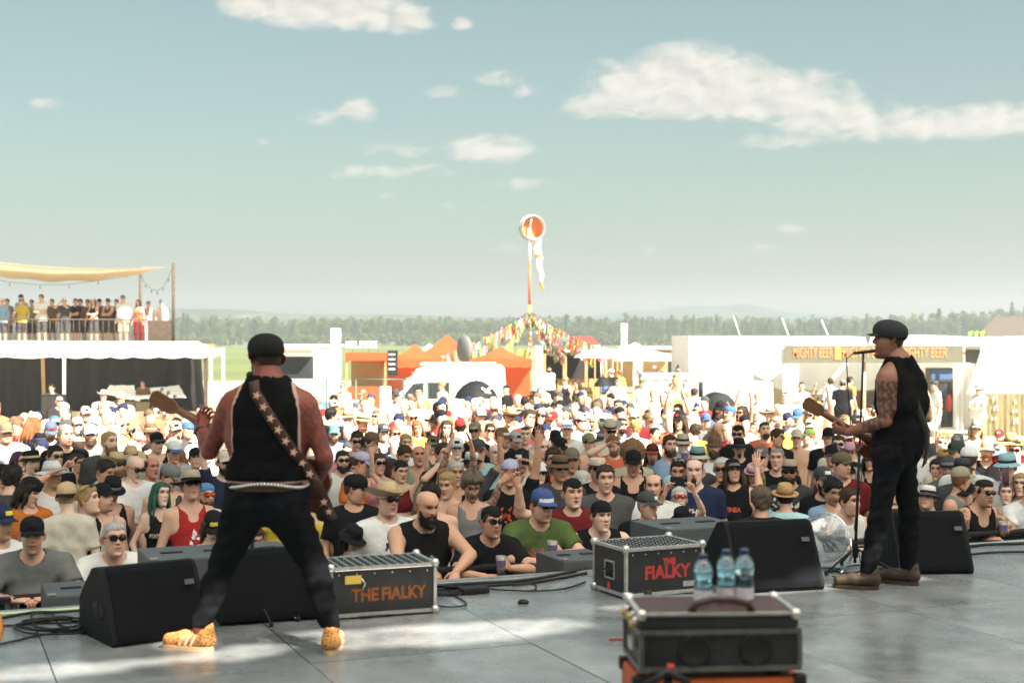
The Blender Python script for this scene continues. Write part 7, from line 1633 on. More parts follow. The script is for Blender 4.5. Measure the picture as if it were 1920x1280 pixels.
ppl('A', 175, 510, 'person in orange t-shirt and backwards black cap looking down', 'pockets', 'm', yaw=30, pitch=22, fi=0, shirt=('tee', 'orange'), hair=('bob', 'dark'), hat=('capback', 'black'), skin=1)
ppl('A', 425, 545, 'person in cream t-shirt with two-tone backwards cap turned away', 'down', 'slim', yaw=-20, pitch=8, turn=205, fi=2, shirt=('tee', (.62, .57, .48)), hair=('short', 'blond'), hat=('capback', 'tan', 'black'), skin=4)
ppl('A', 640, 555, 'person in grey tank top and black cap looking up to the right', 'down', 'slim', yaw=32, pitch=-10, fi=4, shirt=('tank', 'lgrey'), hat=('cap', 'black'), skin=1, tat=0)
ppl('A', 695, 512, 'person hidden under a black riveted bucket hat behind the grey tank top', 'down', 'm', pitch=24, fi=0, shirt=('tank', 'black'), hat=('bucket', 'black', 'black', 'grey'), skin=2)
ppl('A', 840, 380, 'bald person in white t-shirt and sunglasses with clasped hands', 'clasp', 'broad', yaw=10, pitch=22, fi=0, shirt=('tee', 'white'), hair=None, eyes=sh, skin=4)
ppl('A', 1010, 552, 'person with long green hair in black lettered tank top', 'pockets', 'f', yaw=18, pitch=-4, roll=6, fi=5, shirt=('tank', 'black'), hair=('long', 'green'), skin=4, prt=('text', 'EXPLOITED', 'cream', .062, 0, 1.23, .85))
ppl('A', 1200, 470, 'person in red tank top and wide patterned brim hat with sunglasses', 'down', 'slim', yaw=-10, pitch=-14, fi=7, shirt=('tank', 'red'), hat=('wide', (.42, .36, .28), (.10, .085, .07), 'black'), eyes=sh, skin=3, prt=('blob', 5, 'white', 0, 1.2, .1, .08, 6))
ppl('A', 1290, 545, 'bearded person in white t-shirt with blue bandana and red mirrored glasses', 'down', 'big', yaw=4, pitch=-3, fi=4, hair=None, hat=('bandana', (.10, .26, .50)), eyes=(.75, .10, .03), beard=('beard', 'brown'), skin=3, prt=[('blob', 6, 'black', .02, 1.25, .08, .12, 14), ('blob', 7, 'red', .0, 1.15, .13, .08, 10)])
ppl('A', 1335, 725, 'person in black cap with brown hair bent low behind the left guitarist', 'pockets', 'm', yaw=-30, pitch=25, fi=0, H=1.66, shirt=('tank', 'white'), hair=('bob', 'brown'), hat=('cap', 'black'), skin=4)
ppl('P', 470, 985, 'person seen between the left guitarist\'s legs in pale vest', 'pockets', 'f', pitch=20, H=1.6, fi=5, shirt=('tank', 'cream'), hair=('short', 'brown'), skin=3)
ppl('A', -15, 690, 'person in white t-shirt cut off by the left edge, near row', 'down', 'broad', fi=1, shirt=('tee', 'white'), hat=('cap', 'navy'), skin=2, tat=2)
ppl('A', 8, 435, 'person in black tank top and black cap at the left edge', 'down', 'f', pitch=18, yaw=-12, fi=5, shirt=('tank', 'black'), hair=('long', 'brown'), hat=('cap', 'black'), skin=3)
ppl('A', 195, 345, 'person in black bucket hat and black tank top, short beard', 'down', 'm', yaw=22, pitch=-4, fi=4, shirt=('tank', 'black'), hat=('bucket', 'black', 'black', 'tan'), beard=('goatee', 'dark'), skin=4)
ppl('A', 115, 358, 'person with purple bob hair behind the black bucket hat', 'down', 'f', yaw=25, fi=5, shirt=('tank', 'grey'), hair=('bob', 'purple'), skin=4)
ppl('A', 342, 325, 'person in black t-shirt and sunglasses pointing a finger up', 'point', 'm', yaw=12, fi=1, shirt=('tee', 'black'), hair=('short', 'black'), eyes=sh, skin=1)
ppl('A', 318, 412, 'person in white t-shirt and white hat shading eyes with one hand', 'shade', 'm', yaw=15, fi=7, shirt=('tee', 'white'), hat=('sunhat', 'white', 'white', 'lgrey'), eyes=sh, skin=2, beard=('moustache', 'dark'))
ppl('A', 410, 192, 'tall grey-haired person in black t-shirt with white skull print', 'down', 'broad', H=1.93, yaw=14, fi=1, shirt=('tee', 'black'), hair=('short', 'grey'), skin=3, prt=('blob', 9, 'white', .03, 1.22, .17, .16, 34))
ppl('A', 250, 237, 'bespectacled person in wide black hat with bare shoulders', 'down', 'm', yaw=18, fi=4, shirt=('tank', 'black'), hat=('wide', 'black', 'black', 'dgrey'), eyes='spex', beard=('goatee', 'brown'), skin=3)
ppl('A', 315, 165, 'person looking down under a dark blue cap', 'down', 'm', pitch=26, fi=1, shirt=('tee', 'black'), hat=('cap', (.10, .14, .20)), beard=('beard', 'ginger'), skin=4)
ppl('A', 685, 228, 'big person in dark t-shirt with short fair hair and ginger beard', 'down', 'big', H=1.95, yaw=24, fi=4, shirt=('tee', 'dgrey'), hair=('buzz', 'blond'), beard=('fullbeard', 'ginger'), skin=4)
ppl('A', 735, 362, 'person in straw cowboy hat and sunglasses with ginger beard', 'down', 'm', yaw=20, fi=4, shirt=('tee', 'lgrey'), hat=('cowboy', (.62, .50, .28), (.62, .50, .28), 'brown'), eyes=sh, beard=('beard', 'ginger'), skin=4)
ppl('A', 650, 410, 'bare-shouldered person with short dark fade looking down right', 'down', 'm', yaw=34, pitch=18, fi=1, shirt=None, hair=('short', 'dark'), skin=2)
ppl('A', 820, 320, 'person under a broad tan sun hat behind the bald head', 'down', 'm', pitch=14, fi=0, shirt=('tee', 'sage'), hat=('wide', 'tan', 'tan', 'brown'), skin=2)
ppl('A', 950, 392, 'red-faced person with short brown hair and bare shoulders', 'down', 'broad', yaw=10, fi=3, shirt=None, hair=('recede', 'brown'), skin=(.58, .27, .20))
ppl('A', 1055, 428, 'person in grey flat cap looking down to the right', 'down', 'm', yaw=40, pitch=22, fi=1, shirt=('tank', 'dgrey'), hat=('flatcap', 'grey'), skin=3)
ppl('A', 1130, 352, 'person with long ginger hair turned away beside the flat cap', 'down', 'f', back=True, fi=5, shirt=('tank', 'black'), hair=('longwild', 'ginger'))
ppl('A', 1095, 285, 'person in white cap with blue visor', 'down', 'm', yaw=15, pitch=12, fi=0, shirt=('tee', 'lgrey'), hat=('trucker', 'white', 'blue', 'white'))
ppl('A', 985, 232, 'person in black tank top, black cap and sunglasses', 'down', 'broad', yaw=14, fi=1, shirt=('tank', 'black'), hat=('cap', 'black', 'dgrey'), eyes=sh, skin=1)
ppl('A', 1235, 330, 'person in coral tank top and black visor cap looking up', 'down', 'f', pitch=-14, fi=7, shirt=('tank', 'coral'), hat=('cap', 'black'), hair=('ponytail', 'brown'))
ppl('A', 1415, 345, 'person in pale cap with raised arm beside the left guitarist\'s elbow', 'upr', 'm', fi=4, shirt=('tee', 'navy'), hat=('cap', 'cream'), eyes=sh, beard=('beard', 'dark'))
ppl('A', 45, 185, 'person in big white printed t-shirt and cap near the left edge', 'down', 'big', fi=0, hat=('cap', 'brown'), skin=3, prt=('blob', 11, 'lgrey', 0, 1.2, .25, .2, 30))
ppl('P', 20, 872, 'dark-shirted person with lettering on the sleeve at the left edge', 'down', 'm', back=True, shirt=('tee', 'dgrey'), hair=('messy', 'dark'))
ppl('B', 145, 375, 'bearded person in white t-shirt and black sunglasses beside the guitarist\'s elbow', 'down', 'm', yaw=0, fi=4, hair=('short', 'dark'), eyes=sh, beard=('beard', 'dark'), skin=4)
ppl('B', 225, 520, 'person in black t-shirt and black flat cap in right profile', 'down', 'm', yaw=70, pitch=10, fi=1, shirt=('tee', 'black'), hat=('flatcap', 'black'), skin=2, prt=('blob', 12, 'beige', .03, 1.1, .1, .2, 18))
ppl('B', 205, 868, 'person in black bucket hat looking down behind the flight case', 'pockets', 'f', H=1.60, pitch=26, yaw=10, fi=5, shirt=('tank', 'black'), hair=('bob', 'dark'), hat=('bucket', 'black', 'black', 'black'), skin=4)
ppl('B', 440, 582, 'person in white printed t-shirt, straw hat and sunglasses', 'pockets', 'broad', yaw=10, fi=6, shirt=('tee', 'white'), hat=('cowboy', (.64, .50, .30), (.64, .50, .30), 'tan'), eyes=sh, skin=3, prt=[('text', 'JUNGLE', 'black', .06, .04, 1.29, .9), ('blob', 13, 'black', .06, 1.13, .07, .2, 24)])
ppl('B', 665, 625, 'bald bearded person in black sleeveless shirt leaning on the barrier', 'leandown', 'big', yaw=20, pitch=14, fi=4, shirt=('sleeveless', 'black'), hair=None, beard=('fullbeard', 'black'), skin=2, prt=('blob', 14, 'grey', 0, 1.15, .16, .16, 26))
ppl('B', 735, 588, 'brown-haired bearded person peering over the bald person\'s shoulder', 'down', 'm', yaw=-20, pitch=10, fi=4, shirt=None, hair=('messy', 'dark'), beard=('beard', 'dark'), skin=3)
ppl('B', 535, 440, 'dark-haired person with raised bent arms and bracelets', 'bothup', 'f', yaw=24, pitch=12, fi=3, shirt=('bra', 'maroon'), hair=('short', 'black'), skin=1)
ppl('B', 850, 520, 'shirtless person with tattooed chest and arms stretched up right', 'reachl', 'slim', yaw=-30, pitch=10, fi=2, shirt=None, hair=('crop', 'blond'), tat=3, skin=3)
ppl('B', 1095, 715, 'person in black t-shirt and backwards black cap leaning with a cup', 'leancup', 'broad', yaw=8, fi=1, shirt=('tee', 'black'), hat=('capback', 'black'), eyes=sh, skin=2, prt=('text', 'HC MM', (.30, .13, .08), .06, 0, 1.10, 1.0), hold=('l', 'cup', 'clear plastic cup held over the barrier by the backwards-cap person'))
ppl('B', 1420, 605, 'person in green tie-dye t-shirt and blue-white cap holding a cup', 'leancup', 'big', yaw=16, pitch=4, fi=1, shirt=('tee', (.10, .15, .05)), hat=('snapback', (.06, .10, .26), (.06, .10, .26), 'white'), eyes=sh, skin=3, prt=[('blob', 15, (.45, .10, .05), .0, 1.15, .2, .2, 18), ('blob', 16, (.5, .35, .06), .0, 1.12, .12, .14, 10), ('blob', 17, (.16, .10, .13), -.03, 1.22, .15, .14, 14)], hold=('l', 'cup', 'plastic cup held by the green tie-dye person'))
ppl('B', 1685, 548, 'person in dark red t-shirt with arm raised and mouth open', 'reachr', 'm', yaw=14, pitch=-4, fi=3, shirt=('tee', 'maroon'), hat=('capback', 'black'), skin=3, prt=('blob', 18, (.5, .3, .12), 0, 1.16, .14, .14, 12))
ppl('B', 1265, 420, 'person in black t-shirt with orange flames and pastel cap, arm up', 'upl', 'm', yaw=-8, fi=7, shirt=('tee', 'black'), hat=('capback', 'lilac', 'rose'), skin=2, prt=[('blob', 19, (.55, .10, .05), 0, 1.25, .2, .12, 30), ('blob', 20, (.6, .2, .05), .02, 1.08, .14, .1, 16)], hold=('r', 'cup', 'tilted cup held by the flame-print person'))
ppl('B', 1010, 520, 'person with curly grey-brown hair looking down', 'down', 'm', yaw=12, pitch=22, fi=4, shirt=('tank', 'grey'), hair=('curly', (.16, .13, .10)), skin=2)
ppl('B', 1010, 376, 'bearded person in black and white flowered bucket hat and sunglasses', 'bothup', 'm', yaw=8, fi=7, shirt=('tee', 'dgrey'), hat=('bucket', 'white', 'black', 'lgrey'), eyes=sh, beard=('beard', 'black'), skin=2)
ppl('B', 1055, 292, 'person in pale aqua t-shirt with orange glasses and grey cap', 'down', 'broad', yaw=-8, fi=6, shirt=('tee', 'aqua'), hat=('cap', 'dgrey', 'dgrey'), eyes=(.75, .20, .06), skin=3, prt=('blob', 21, 'yellow', .05, 1.2, .1, .05, 8))
ppl('B', 660, 335, 'older person in sage green tank top with thin fair hair', 'down', 'broad', yaw=6, fi=3, shirt=('tank', 'sage'), hair=('recede', 'blond'), skin=(.60, .30, .20))
ppl('B', 390, 390, 'person in dark sunglasses with tied-back brown hair', 'down', 'f', yaw=8, fi=5, shirt=('tank', 'pink'), hair=('ponytail', 'brown'), eyes=sh, skin=3)
ppl('B', 215, 415, 'brown-haired person with face turned down beside the pastel cap', 'down', 'f', yaw=20, pitch=28, fi=5, shirt=('tee', 'cream'), hair=('bob', 'brown'))
ppl('B', 258, 376, 'person in orange shirt and pastel tie-dye cap turned away', 'down', 'm', yaw=30, pitch=20, turn=60, shirt=('tee', (.72, .20, .04)), hat=('cap', 'lilac', 'lilac'))
ppl('B', 245, 242, 'person in dusty pink t-shirt and dark sunglasses', 'down', 'broad', yaw=-5, pitch=12, fi=6, shirt=('tee', (.45, .26, .28)), hair=('messy', 'brown'), eyes=sh, skin=3)
ppl('B', 312, 278, 'person in black cap, sunglasses and grey moustache', 'down', 'm', yaw=14, fi=1, shirt=('tee', 'navy'), hat=('cap', 'black'), eyes=sh, beard=('moustache', 'grey'), skin=2)
ppl('B', 340, 245, 'person in worn brown cap behind the moustached one', 'down', 'm', yaw=40, fi=0, shirt=('tee', 'denim'), hat=('cap', 'brown'))
ppl('B', 95, 200, 'person in green trucker cap and blue t-shirt', 'down', 'm', fi=1, shirt=('tee', 'lblue'), hat=('trucker', 'teal', 'teal', 'sage'), beard=('beard', 'brown'), skin=2)
ppl('B', 495, 212, 'person in black bikini top and sunglasses with brown hair', 'down', 'f', fi=5, yaw=10, shirt=('bra', 'black'), hair=('ponytail', 'ginger'), eyes=sh, skin=1)
ppl('B', 420, 188, 'young person in black tank top and dark cap', 'down', 'slim', fi=0, yaw=8, shirt=('tank', 'black'), hat=('cap', 'dgrey'), skin=4)
ppl('B', 570, 265, 'fair short-haired person in white t-shirt behind the sage tank top', 'down', 'm', fi=2, yaw=10, hair=('short', 'blond'), skin=4)
ppl('B', 555, 335, 'person with slicked brown hair looking down to the right', 'down', 'm', yaw=45, pitch=26, fi=1, shirt=('tee', 'lgrey'), hair=('short', 'brown'), skin=2)
ppl('B', 470, 425, 'long-haired person in glasses with bare shoulders in profile', 'down', 'f', yaw=50, pitch=6, fi=5, shirt=('tank', 'yellow'), hair=('long', 'brown'), eyes='spex', skin=3)
ppl('B', 750, 268, 'person in dark visor cap and sunglasses with grey tank top', 'down', 'f', pitch=10, fi=5, shirt=('tank', 'dgrey'), hair=('long', 'dark'), hat=('cap', 'dark' if False else 'brown', 'grey'), eyes=sh, skin=1)
ppl('B', 818, 322, 'bespectacled person with short hair and stubble looking up right', 'photo', 'slim', yaw=20, pitch=-6, fi=4, shirt=('tee', 'black'), hair=('short', 'brown'), eyes='spex', skin=3)
ppl('B', 910, 282, 'person in white cap and white t-shirt looking left', 'down', 'm', yaw=-10, fi=2, hat=('cap', 'white', 'lgrey'), skin=4)
ppl('B', 900, 445, 'person with white hair and hands clapping overhead', 'clap', 'slim', fi=2, shirt=('tank', 'black'), hair=('short', 'white'), skin=2, tat=4)
ppl('B', 1175, 325, 'bald person with open collar in white t-shirt before a black cap', 'down', 'broad', yaw=16, fi=6, hair=None, skin=4)
ppl('B', 1215, 216, 'person in brown and white cap in right profile', 'down', 'm', yaw=62, fi=1, shirt=('tee', 'black'), hat=('trucker', 'brown', 'brown', 'white'), skin=2)
ppl('B', 1295, 240, 'person in pale grey cap and grey shirt looking down right', 'down', 'm', yaw=24, pitch=14, fi=4, shirt=('shirt', 'beige'), hat=('cap', 'lgrey'))
ppl('B', 1370, 210, 'short-haired person with round face and fair stubble', 'down', 'broad', fi=6, shirt=('tee', 'lgrey'), hair=('buzz', 'brown'), skin=4)
ppl('B', 1455, 208, 'person in dark cap and wraparound sunglasses in pale top', 'down', 'm', fi=0, shirt=('tank', 'beige'), hat=('cap', 'black'), eyes=sh)
ppl('B', 1490, 290, 'bald person in bright yellow t-shirt', 'down', 'big', yaw=18, fi=6, shirt=('tee', 'yellow'), hair=None, skin=4)
ppl('B', 1592, 280, 'person in black cap with white lettering looking down right', 'down', 'm', yaw=50, pitch=22, fi=4, shirt=('tee', 'black'), hat=('snapback', 'black', 'black', 'black'), beard=('beard', 'black'), skin=2)
ppl('B', 1555, 355, 'young bespectacled person with brown fringe and beige t-shirt', 'down', 'slim', yaw=12, fi=7, shirt=('tee', (.40, .35, .26)), hair=('messy', 'brown'), eyes='spex', skin=3)
ppl('B', 1600, 395, 'sunglasses under a dark bucket hat behind the bespectacled youth', 'down', 'm', yaw=20, fi=1, shirt=('tee', 'dgrey'), hat=('bucket', 'brown', 'brown', 'black'), eyes=sh)
ppl('B', 1680, 350, 'grey-bearded person in coral t-shirt and brown cap', 'down', 'broad', yaw=8, fi=1, shirt=('tee', 'coral'), hat=('cap', (.20, .16, .12)), skin=2)
ppl('B', 1345, 356, 'person in white-fronted black cap raising a phone', 'phone', 'm', fi=4, shirt=('tee', 'white'), hat=('trucker', 'black', 'black', 'white'), skin=3, hold=('l', 'phone', 'pale phone raised by the white-fronted cap person'))
ppl('B', 1465, 440, 'person in white beanie and dark sunglasses', 'down', 'f', fi=5, shirt=('tank', 'grey'), hair=('bob', 'brown'), hat=('beanie', 'white'), eyes=sh, skin=4)
ppl('C', 195, 680, 'person in black vest and backwards black cap by the right flight case', 'lean', 'big', yaw=10, fi=0, shirt=('vest', 'black'), hat=('capback', 'black'), skin=4, turn=-6)
ppl('C', 265, 470, 'tall laughing person in plain grey t-shirt', 'pockets', 'broad', H=1.86, yaw=4, fi=7, shirt=('tee', (.09, .09, .092)), hair=('short', 'brown'), skin=3)
ppl('C', 215, 402, 'person in cream brimmed hat and sunglasses behind the grey t-shirt', 'down', 'm', yaw=18, fi=0, shirt=('shirt', 'black'), hat=('pork', 'cream', 'cream', 'beige'), eyes=sh, skin=2)
ppl('C', 110, 508, 'person with streaked white hair behind the dark red t-shirt', 'down', 'f', yaw=30, back=True, shirt=('tank', 'black'), hair=('bob', 'white'))
ppl('C', 470, 466, 'smiling person with dark tied hair in black tank top', 'down', 'f', yaw=8, fi=5, shirt=('tank', 'black'), hair=('bun', 'black'), eyes='upshades', skin=4)
ppl('C', 452, 365, 'person in black cap with white lettering and black tank top', 'down', 'broad', pitch=12, fi=1, shirt=('tank', 'black'), hat=('cap', 'black'), skin=2)
ppl('C', 590, 525, 'smiling shaven person in white t-shirt with small black print', 'down', 'big', yaw=-6, fi=7, shirt=('tee', 'white'), hair=('recede', 'brown'), skin=3, prt=('blob', 23, 'black', .05, 1.2, .05, .05, 9))
ppl('C', 545, 640, 'person in dark grey cap and black t-shirt in right profile', 'down', 'broad', yaw=68, pitch=6, fi=0, shirt=('tee', 'black'), hat=('cap', 'dgrey'), hair=('short', 'grey'), skin=3)
ppl('C', 560, 812, 'person with blond hair bun seen from behind at the barrier', 'down', 'f', H=1.58, back=True, shirt=('tank', 'white'), hair=('bun', (.30, .22, .12)))
ppl('C', 785, 770, 'person under a low black bucket hat behind the big wedge', 'pockets', 'm', H=1.66, pitch=24, yaw=-14, fi=1, shirt=('tee', 'lblue'), hat=('bucket', 'black', 'black', 'black'), skin=2)
ppl('C', 760, 618, 'fair-haired person in red glasses lifting a phone overhead', 'phonehi', 'f', yaw=4, pitch=-14, fi=5, shirt=('tank', 'white'), hair=('short', 'white'), eyes=(.5, .05, .05), skin=4, hold=('r', 'phonel', 'black phone held up sideways above the fair-haired person'))
ppl('C', 865, 426, 'person in navy t-shirt lettered OTHER with mouth open', 'down', 'big', yaw=8, fi=3, shirt=('tee', 'navy'), hair=('recede', 'dark'), beard=('goatee', 'dark'), skin=4, prt=[('text', 'OTHER', 'cream', .07, .02, 1.27, 1.0, 1.5), ('blob', 24, 'lgrey', .02, 1.15, .12, .12, 20)])
ppl('C', 1120, 422, 'long-haired person in black sleeveless shirt and two-tone cap', 'reachr', 'broad', yaw=22, pitch=-10, fi=7, shirt=('sleeveless', 'black'), hair=('long', 'brown'), hat=('trucker', 'black', 'black', 'grey'), skin=3, prt=('text', 'BENEA', (.6, .12, .06), .065, 0, 1.24, .9), hold=('r', 'cup', 'dark drink in a clear cup raised by the long-haired person'))
ppl('C', 1265, 445, 'person in pink brimmed hat and mint tank top looking down', 'down', 'f', pitch=16, fi=5, shirt=('tank', 'aqua'), hair=('bob', 'blond'), hat=('pork', 'rose', 'rose', 'purple'), skin=3)
ppl('C', 1415, 352, 'stern person with cropped grey hair in plain black t-shirt', 'down', 'm', fi=0, shirt=('tee', 'black'), hair=('buzz', 'grey'), skin=3)
ppl('C', 1310, 636, 'person with tousled brown hair in dotted black shirt, arms spread', 'around', 'broad', back=True, shirt=('tee', (.02, .02, .025)), hair=('curly', (.14, .10, .07)))
ppl('C', 1468, 592, 'person in tan fedora from behind, one finger raised', 'upl', 'm', back=True, shirt=('tee', 'aqua'), hair=('short', 'dark'), hat=('fedora', (.58, .38, .17), (.58, .38, .17), (.25, .12, .07)), skin=3)
ppl('C', 1500, 428, 'person in straw trilby and sunglasses with dark beard, patterned shirt', 'down', 'broad', yaw=8, fi=4, shirt=('shirt', (.06, .06, .06)), hat=('fedora', 'beige', 'beige', 'black'), eyes=sh, beard=('beard', 'dark'), skin=2, prt=('blob', 25, 'white', 0, 1.25, .3, .2, 30))
ppl('C', 1160, 285, 'person in wide black hat with thin goatee', 'down', 'm', yaw=4, fi=0, shirt=('tee', 'black'), hat=('wide', 'black', 'black', 'dgrey'), beard=('goatee', 'dark'), skin=3)
ppl('C', 990, 276, 'long-bearded person in brown brimmed hat and white t-shirt', 'down', 'big', fi=4, shirt=('tee', 'white'), hat=('bucket', 'brown', 'brown', 'brown'), beard=('fullbeard', 'brown'), skin=3)
ppl('C', 785, 256, 'person in beige bucket hat and sunglasses', 'down', 'm', yaw=10, fi=0, shirt=('tee', 'dgrey'), hat=('bucket', 'beige', 'beige', 'black'), eyes=sh, skin=4)
ppl('C', 695, 270, 'bearded person with short hair in grey-blue polo shirt', 'down', 'm', yaw=18, fi=4, shirt=('shirt', 'lblue'), hair=('short', 'brown'), beard=('beard', 'brown'), skin=3)
ppl('C', 580, 322, 'long-haired person in red-brimmed black cap and open black shirt', 'down', 'broad', fi=4, shirt=('vest', 'black'), hair=('long', 'brown'), hat=('snapback', (.10, .03, .02), (.5, .06, .04), (.05, .02, .02)), beard=('goatee', 'brown'), skin=3)
ppl('C', 450, 292, 'person with a big light brown afro turned away', 'down', 'm', back=True, shirt=('tee', 'beige'), hair=('afro', (.24, .13, .07)))
ppl('C', 760, 432, 'person with slick black hair and sunglasses pushed up', 'down', 'm', pitch=6, fi=4, shirt=('tee', 'black'), hair=('short', 'black'), eyes='upshades', beard=('beard', 'black'), skin=2)
ppl('C', 830, 368, 'balding pink-faced person behind the OTHER t-shirt', 'down', 'big', yaw=8, fi=6, shirt=('tee', 'aqua'), hair=('recede', 'brown'), skin=(.62, .34, .26))
ppl('C', 885, 340, 'person in colourful patterned sun hat and sunglasses', 'down', 'm', fi=1, shirt=('tee', 'dgrey'), hat=('bucket', (.16, .30, .30), (.5, .45, .4), 'black'), eyes=sh)
ppl('C', 1310, 336, 'person in grey cap and white-framed sunglasses with white stubble', 'down', 'm', fi=6, shirt=('tee', 'brown'), hat=('cap', (.16, .14, .12)), eyes=sh, skin=3)
ppl('C', 1545, 226, 'shirtless person in pale cap among the back rows', 'down', 'broad', fi=2, shirt=None, hat=('cap', 'cream'), skin=3)
ppl('C', 1155, 196, 'person in black cap and dark sunglasses in front of the tarp fence', 'down', 'm', fi=1, shirt=('tee', 'black'), hat=('capback', 'black'), eyes=sh)
ppl('C', 1040, 425, 'white-haired person in black sunglasses beside the two-tone cap', 'down', 'f', fi=5, shirt=('tank', 'rose'), hair=('short', 'white'), eyes=sh, skin=2)
ppl('D', 465, 612, 'person in white sleeveless shirt leaning beside the chrome fan', 'lean', 'broad', yaw=16, fi=7, shirt=('sleeveless', 'white'), hair=('short', 'brown'), skin=3, prt=[('text', 'PHONELINE', 'black', .055, .04, 1.25, .85), ('blob', 27, 'black', .06, 1.15, .1, .06, 10)])
ppl('D', 430, 552, 'person with swept dark hair behind the white sleeveless shirt', 'down', 'm', yaw=40, pitch=20, fi=4, shirt=('shirt', 'lblue'), hair=('messy', 'black'), skin=2)
ppl('D', 372, 476, 'person in dark cap with full black beard looking right', 'down', 'm', yaw=40, fi=4, shirt=('tee', 'black'), hat=('cap', 'dgrey'), beard=('fullbeard', 'black'), skin=3)
ppl('D', 495, 376, 'person in olive flat cap in profile behind the microphone stand', 'down', 'm', yaw=55, fi=1, shirt=('shirt', 'maroon'), hat=('flatcap', (.14, .12, .08)), skin=3)
ppl('D', 548, 318, 'person in large pink hat behind the microphone stand', 'down', 'broad', fi=0, shirt=('tee', 'white'), hat=('cowboy', 'rose', 'rose', 'rose'), skin=3)
ppl('D', 425, 330, 'smiling person in black cap and mirrored glasses', 'down', 'm', fi=7, shirt=('tee', 'grey'), hat=('trucker', 'black', 'black', 'black'), eyes=(.4, .4, .42), skin=2)
ppl('D', 470, 272, 'bearded person in clear sunglasses left of the guitar body', 'down', 'm', fi=4, shirt=('tee', 'cream'), hair=('short', 'brown'), eyes=sh, beard=('beard', 'brown'))
ppl('D', 405, 215, 'person in black cap and white-framed glasses', 'down', 'm', fi=0, shirt=('tee', 'black'), hat=('cap', 'black'), eyes=(.7, .7, .7), skin=3)
ppl('D', 690, 205, 'bearded person in backwards black cap and sunglasses under the guitar', 'down', 'm', yaw=12, fi=4, shirt=('tee', 'white'), hat=('capback', 'black'), eyes=sh, beard=('beard', 'black'), skin=2)
ppl('D', 685, 372, 'person with long curly dark hair beside the right guitarist\'s hip', 'down', 'f', fi=5, shirt=('tank', 'black'), hair=('longwild', 'dark'), eyes=sh, skin=2)
ppl('D', 572, 445, 'person with long pale hair and yellow glasses on a black cap', 'down', 'f', yaw=-20, fi=5, shirt=('tank', 'maroon'), hair=('long', (.45, .42, .36)), hat=('cap', 'black'), skin=4)
ppl('D', 835, 670, 'dark-haired person looking right between the right guitarist\'s legs', 'down', 'f', H=1.66, yaw=48, fi=7, shirt=('tee', 'cream'), hair=('long', 'black'), hat=('sunhat', 'tan', 'tan', 'brown'), skin=2)
ppl('D', 1070, 600, 'person in white bucket hat and black t-shirt looking up', 'down', 'm', pitch=-14, fi=0, shirt=('tee', 'black'), hat=('bucket', 'white', 'dgrey', 'black'), skin=3)
ppl('D', 1350, 662, 'tattooed person in black tank top and sunglasses leaning with a cup', 'leancup', 'broad', yaw=4, fi=1, shirt=('tank', 'black'), hair=('crop', 'black'), eyes=sh, tat=5, skin=2, prt=('text', 'METALLICA', 'lgrey', .05, .02, 1.20, .85), hold=('l', 'cup', 'printed cup held over the barrier at the right'))
ppl('D', 1668, 596, 'person in white t-shirt with yellow print leaning at the right edge', 'lean', 'broad', yaw=10, pitch=16, fi=4, shirt=('tee', (.70, .72, .74)), hair=('short', 'dark'), eyes=sh, skin=2, prt=('blob', 29, (.45, .32, .06), .05, 1.15, .22, .18, 26))
ppl('D', 1590, 470, 'person with tall purple mohawk and red bandana over the mouth', 'down', 'f', yaw=14, fi=5, shirt=('tank', 'black'), hair=('mohawk', 'violet'), skin=4, H=1.70)
ppl('D', 1325, 576, 'person in black cap and sunglasses with green bag strap on white shirt', 'down', 'broad', yaw=-8, pitch=4, fi=1, shirt=('tee', 'white'), hat=('cap', 'black'), eyes=sh, skin=3, prt=('blob', 30, 'green', -.11, 1.25, .05, .25, 26))
ppl('D', 1268, 476, 'person in khaki cap with badges turned to the right', 'down', 'm', yaw=60, turn=50, fi=1, shirt=('vest', 'grey'), hat=('cap', (.36, .31, .22)), hair=('short', 'ginger'), skin=2)
ppl('D', 1200, 405, 'person with goatee in grey cap and grey t-shirt', 'down', 'm', fi=4, shirt=('tee', (.14, .14, .14)), hat=('snapback', 'dgrey', 'black', 'grey'), beard=('goatee', 'ginger'), skin=3)
ppl('D', 1300, 416, 'person in dark brimmed hat and sunglasses behind the khaki cap', 'down', 'm', fi=0, shirt=('tee', 'dgrey'), hat=('bucket', (.05, .06, .08), (.05, .06, .08), 'black'), eyes=sh)
ppl('D', 1335, 342, 'large person in white t-shirt and white cap seen from behind', 'down', 'big', H=1.88, back=True, turn=-40, shirt=('tee', 'white'), hair=('short', 'brown'), hat=('cap', 'white', 'dgrey'))
ppl('D', 1462, 300, 'bearded person in wide straw hat and black polo shirt', 'down', 'big', yaw=2, fi=6, shirt=('shirt', 'black'), hat=('sunhat', 'straw', 'straw', 'tan'), beard=('beard', 'ginger'), skin=3)
ppl('D', 1655, 312, 'person with slicked hair and black sunglasses at right', 'down', 'm', fi=0, shirt=('tee', 'white'), hair=('short', 'dark'), eyes=sh, skin=4)
ppl('D', 1605, 386, 'person in pale blue bucket hat beside the purple mohawk', 'down', 'm', fi=2, shirt=('tee', 'white'), hat=('bucket', (.30, .48, .55), (.30, .48, .55), 'navy'), eyes=sh)
ppl('D', 1690, 520, 'person with two-tone blond hair at the right edge', 'down', 'f', fi=5, shirt=('tank', 'black'), hair=('bob', 'blond'), skin=4)
ppl('D', 1165, 225, 'person with spiky fair hair tilting their head', 'down', 'slim', roll=12, fi=3, shirt=('vest', 'white'), hair=('spikes', 'blond'), skin=4)
ppl('D', 1625, 250, 'person in yellow straw hat near the reed screen', 'down', 'm', pitch=10, fi=0, shirt=('tee', 'red'), hat=('sunhat', (.66, .48, .20), (.66, .48, .20), 'brown'))
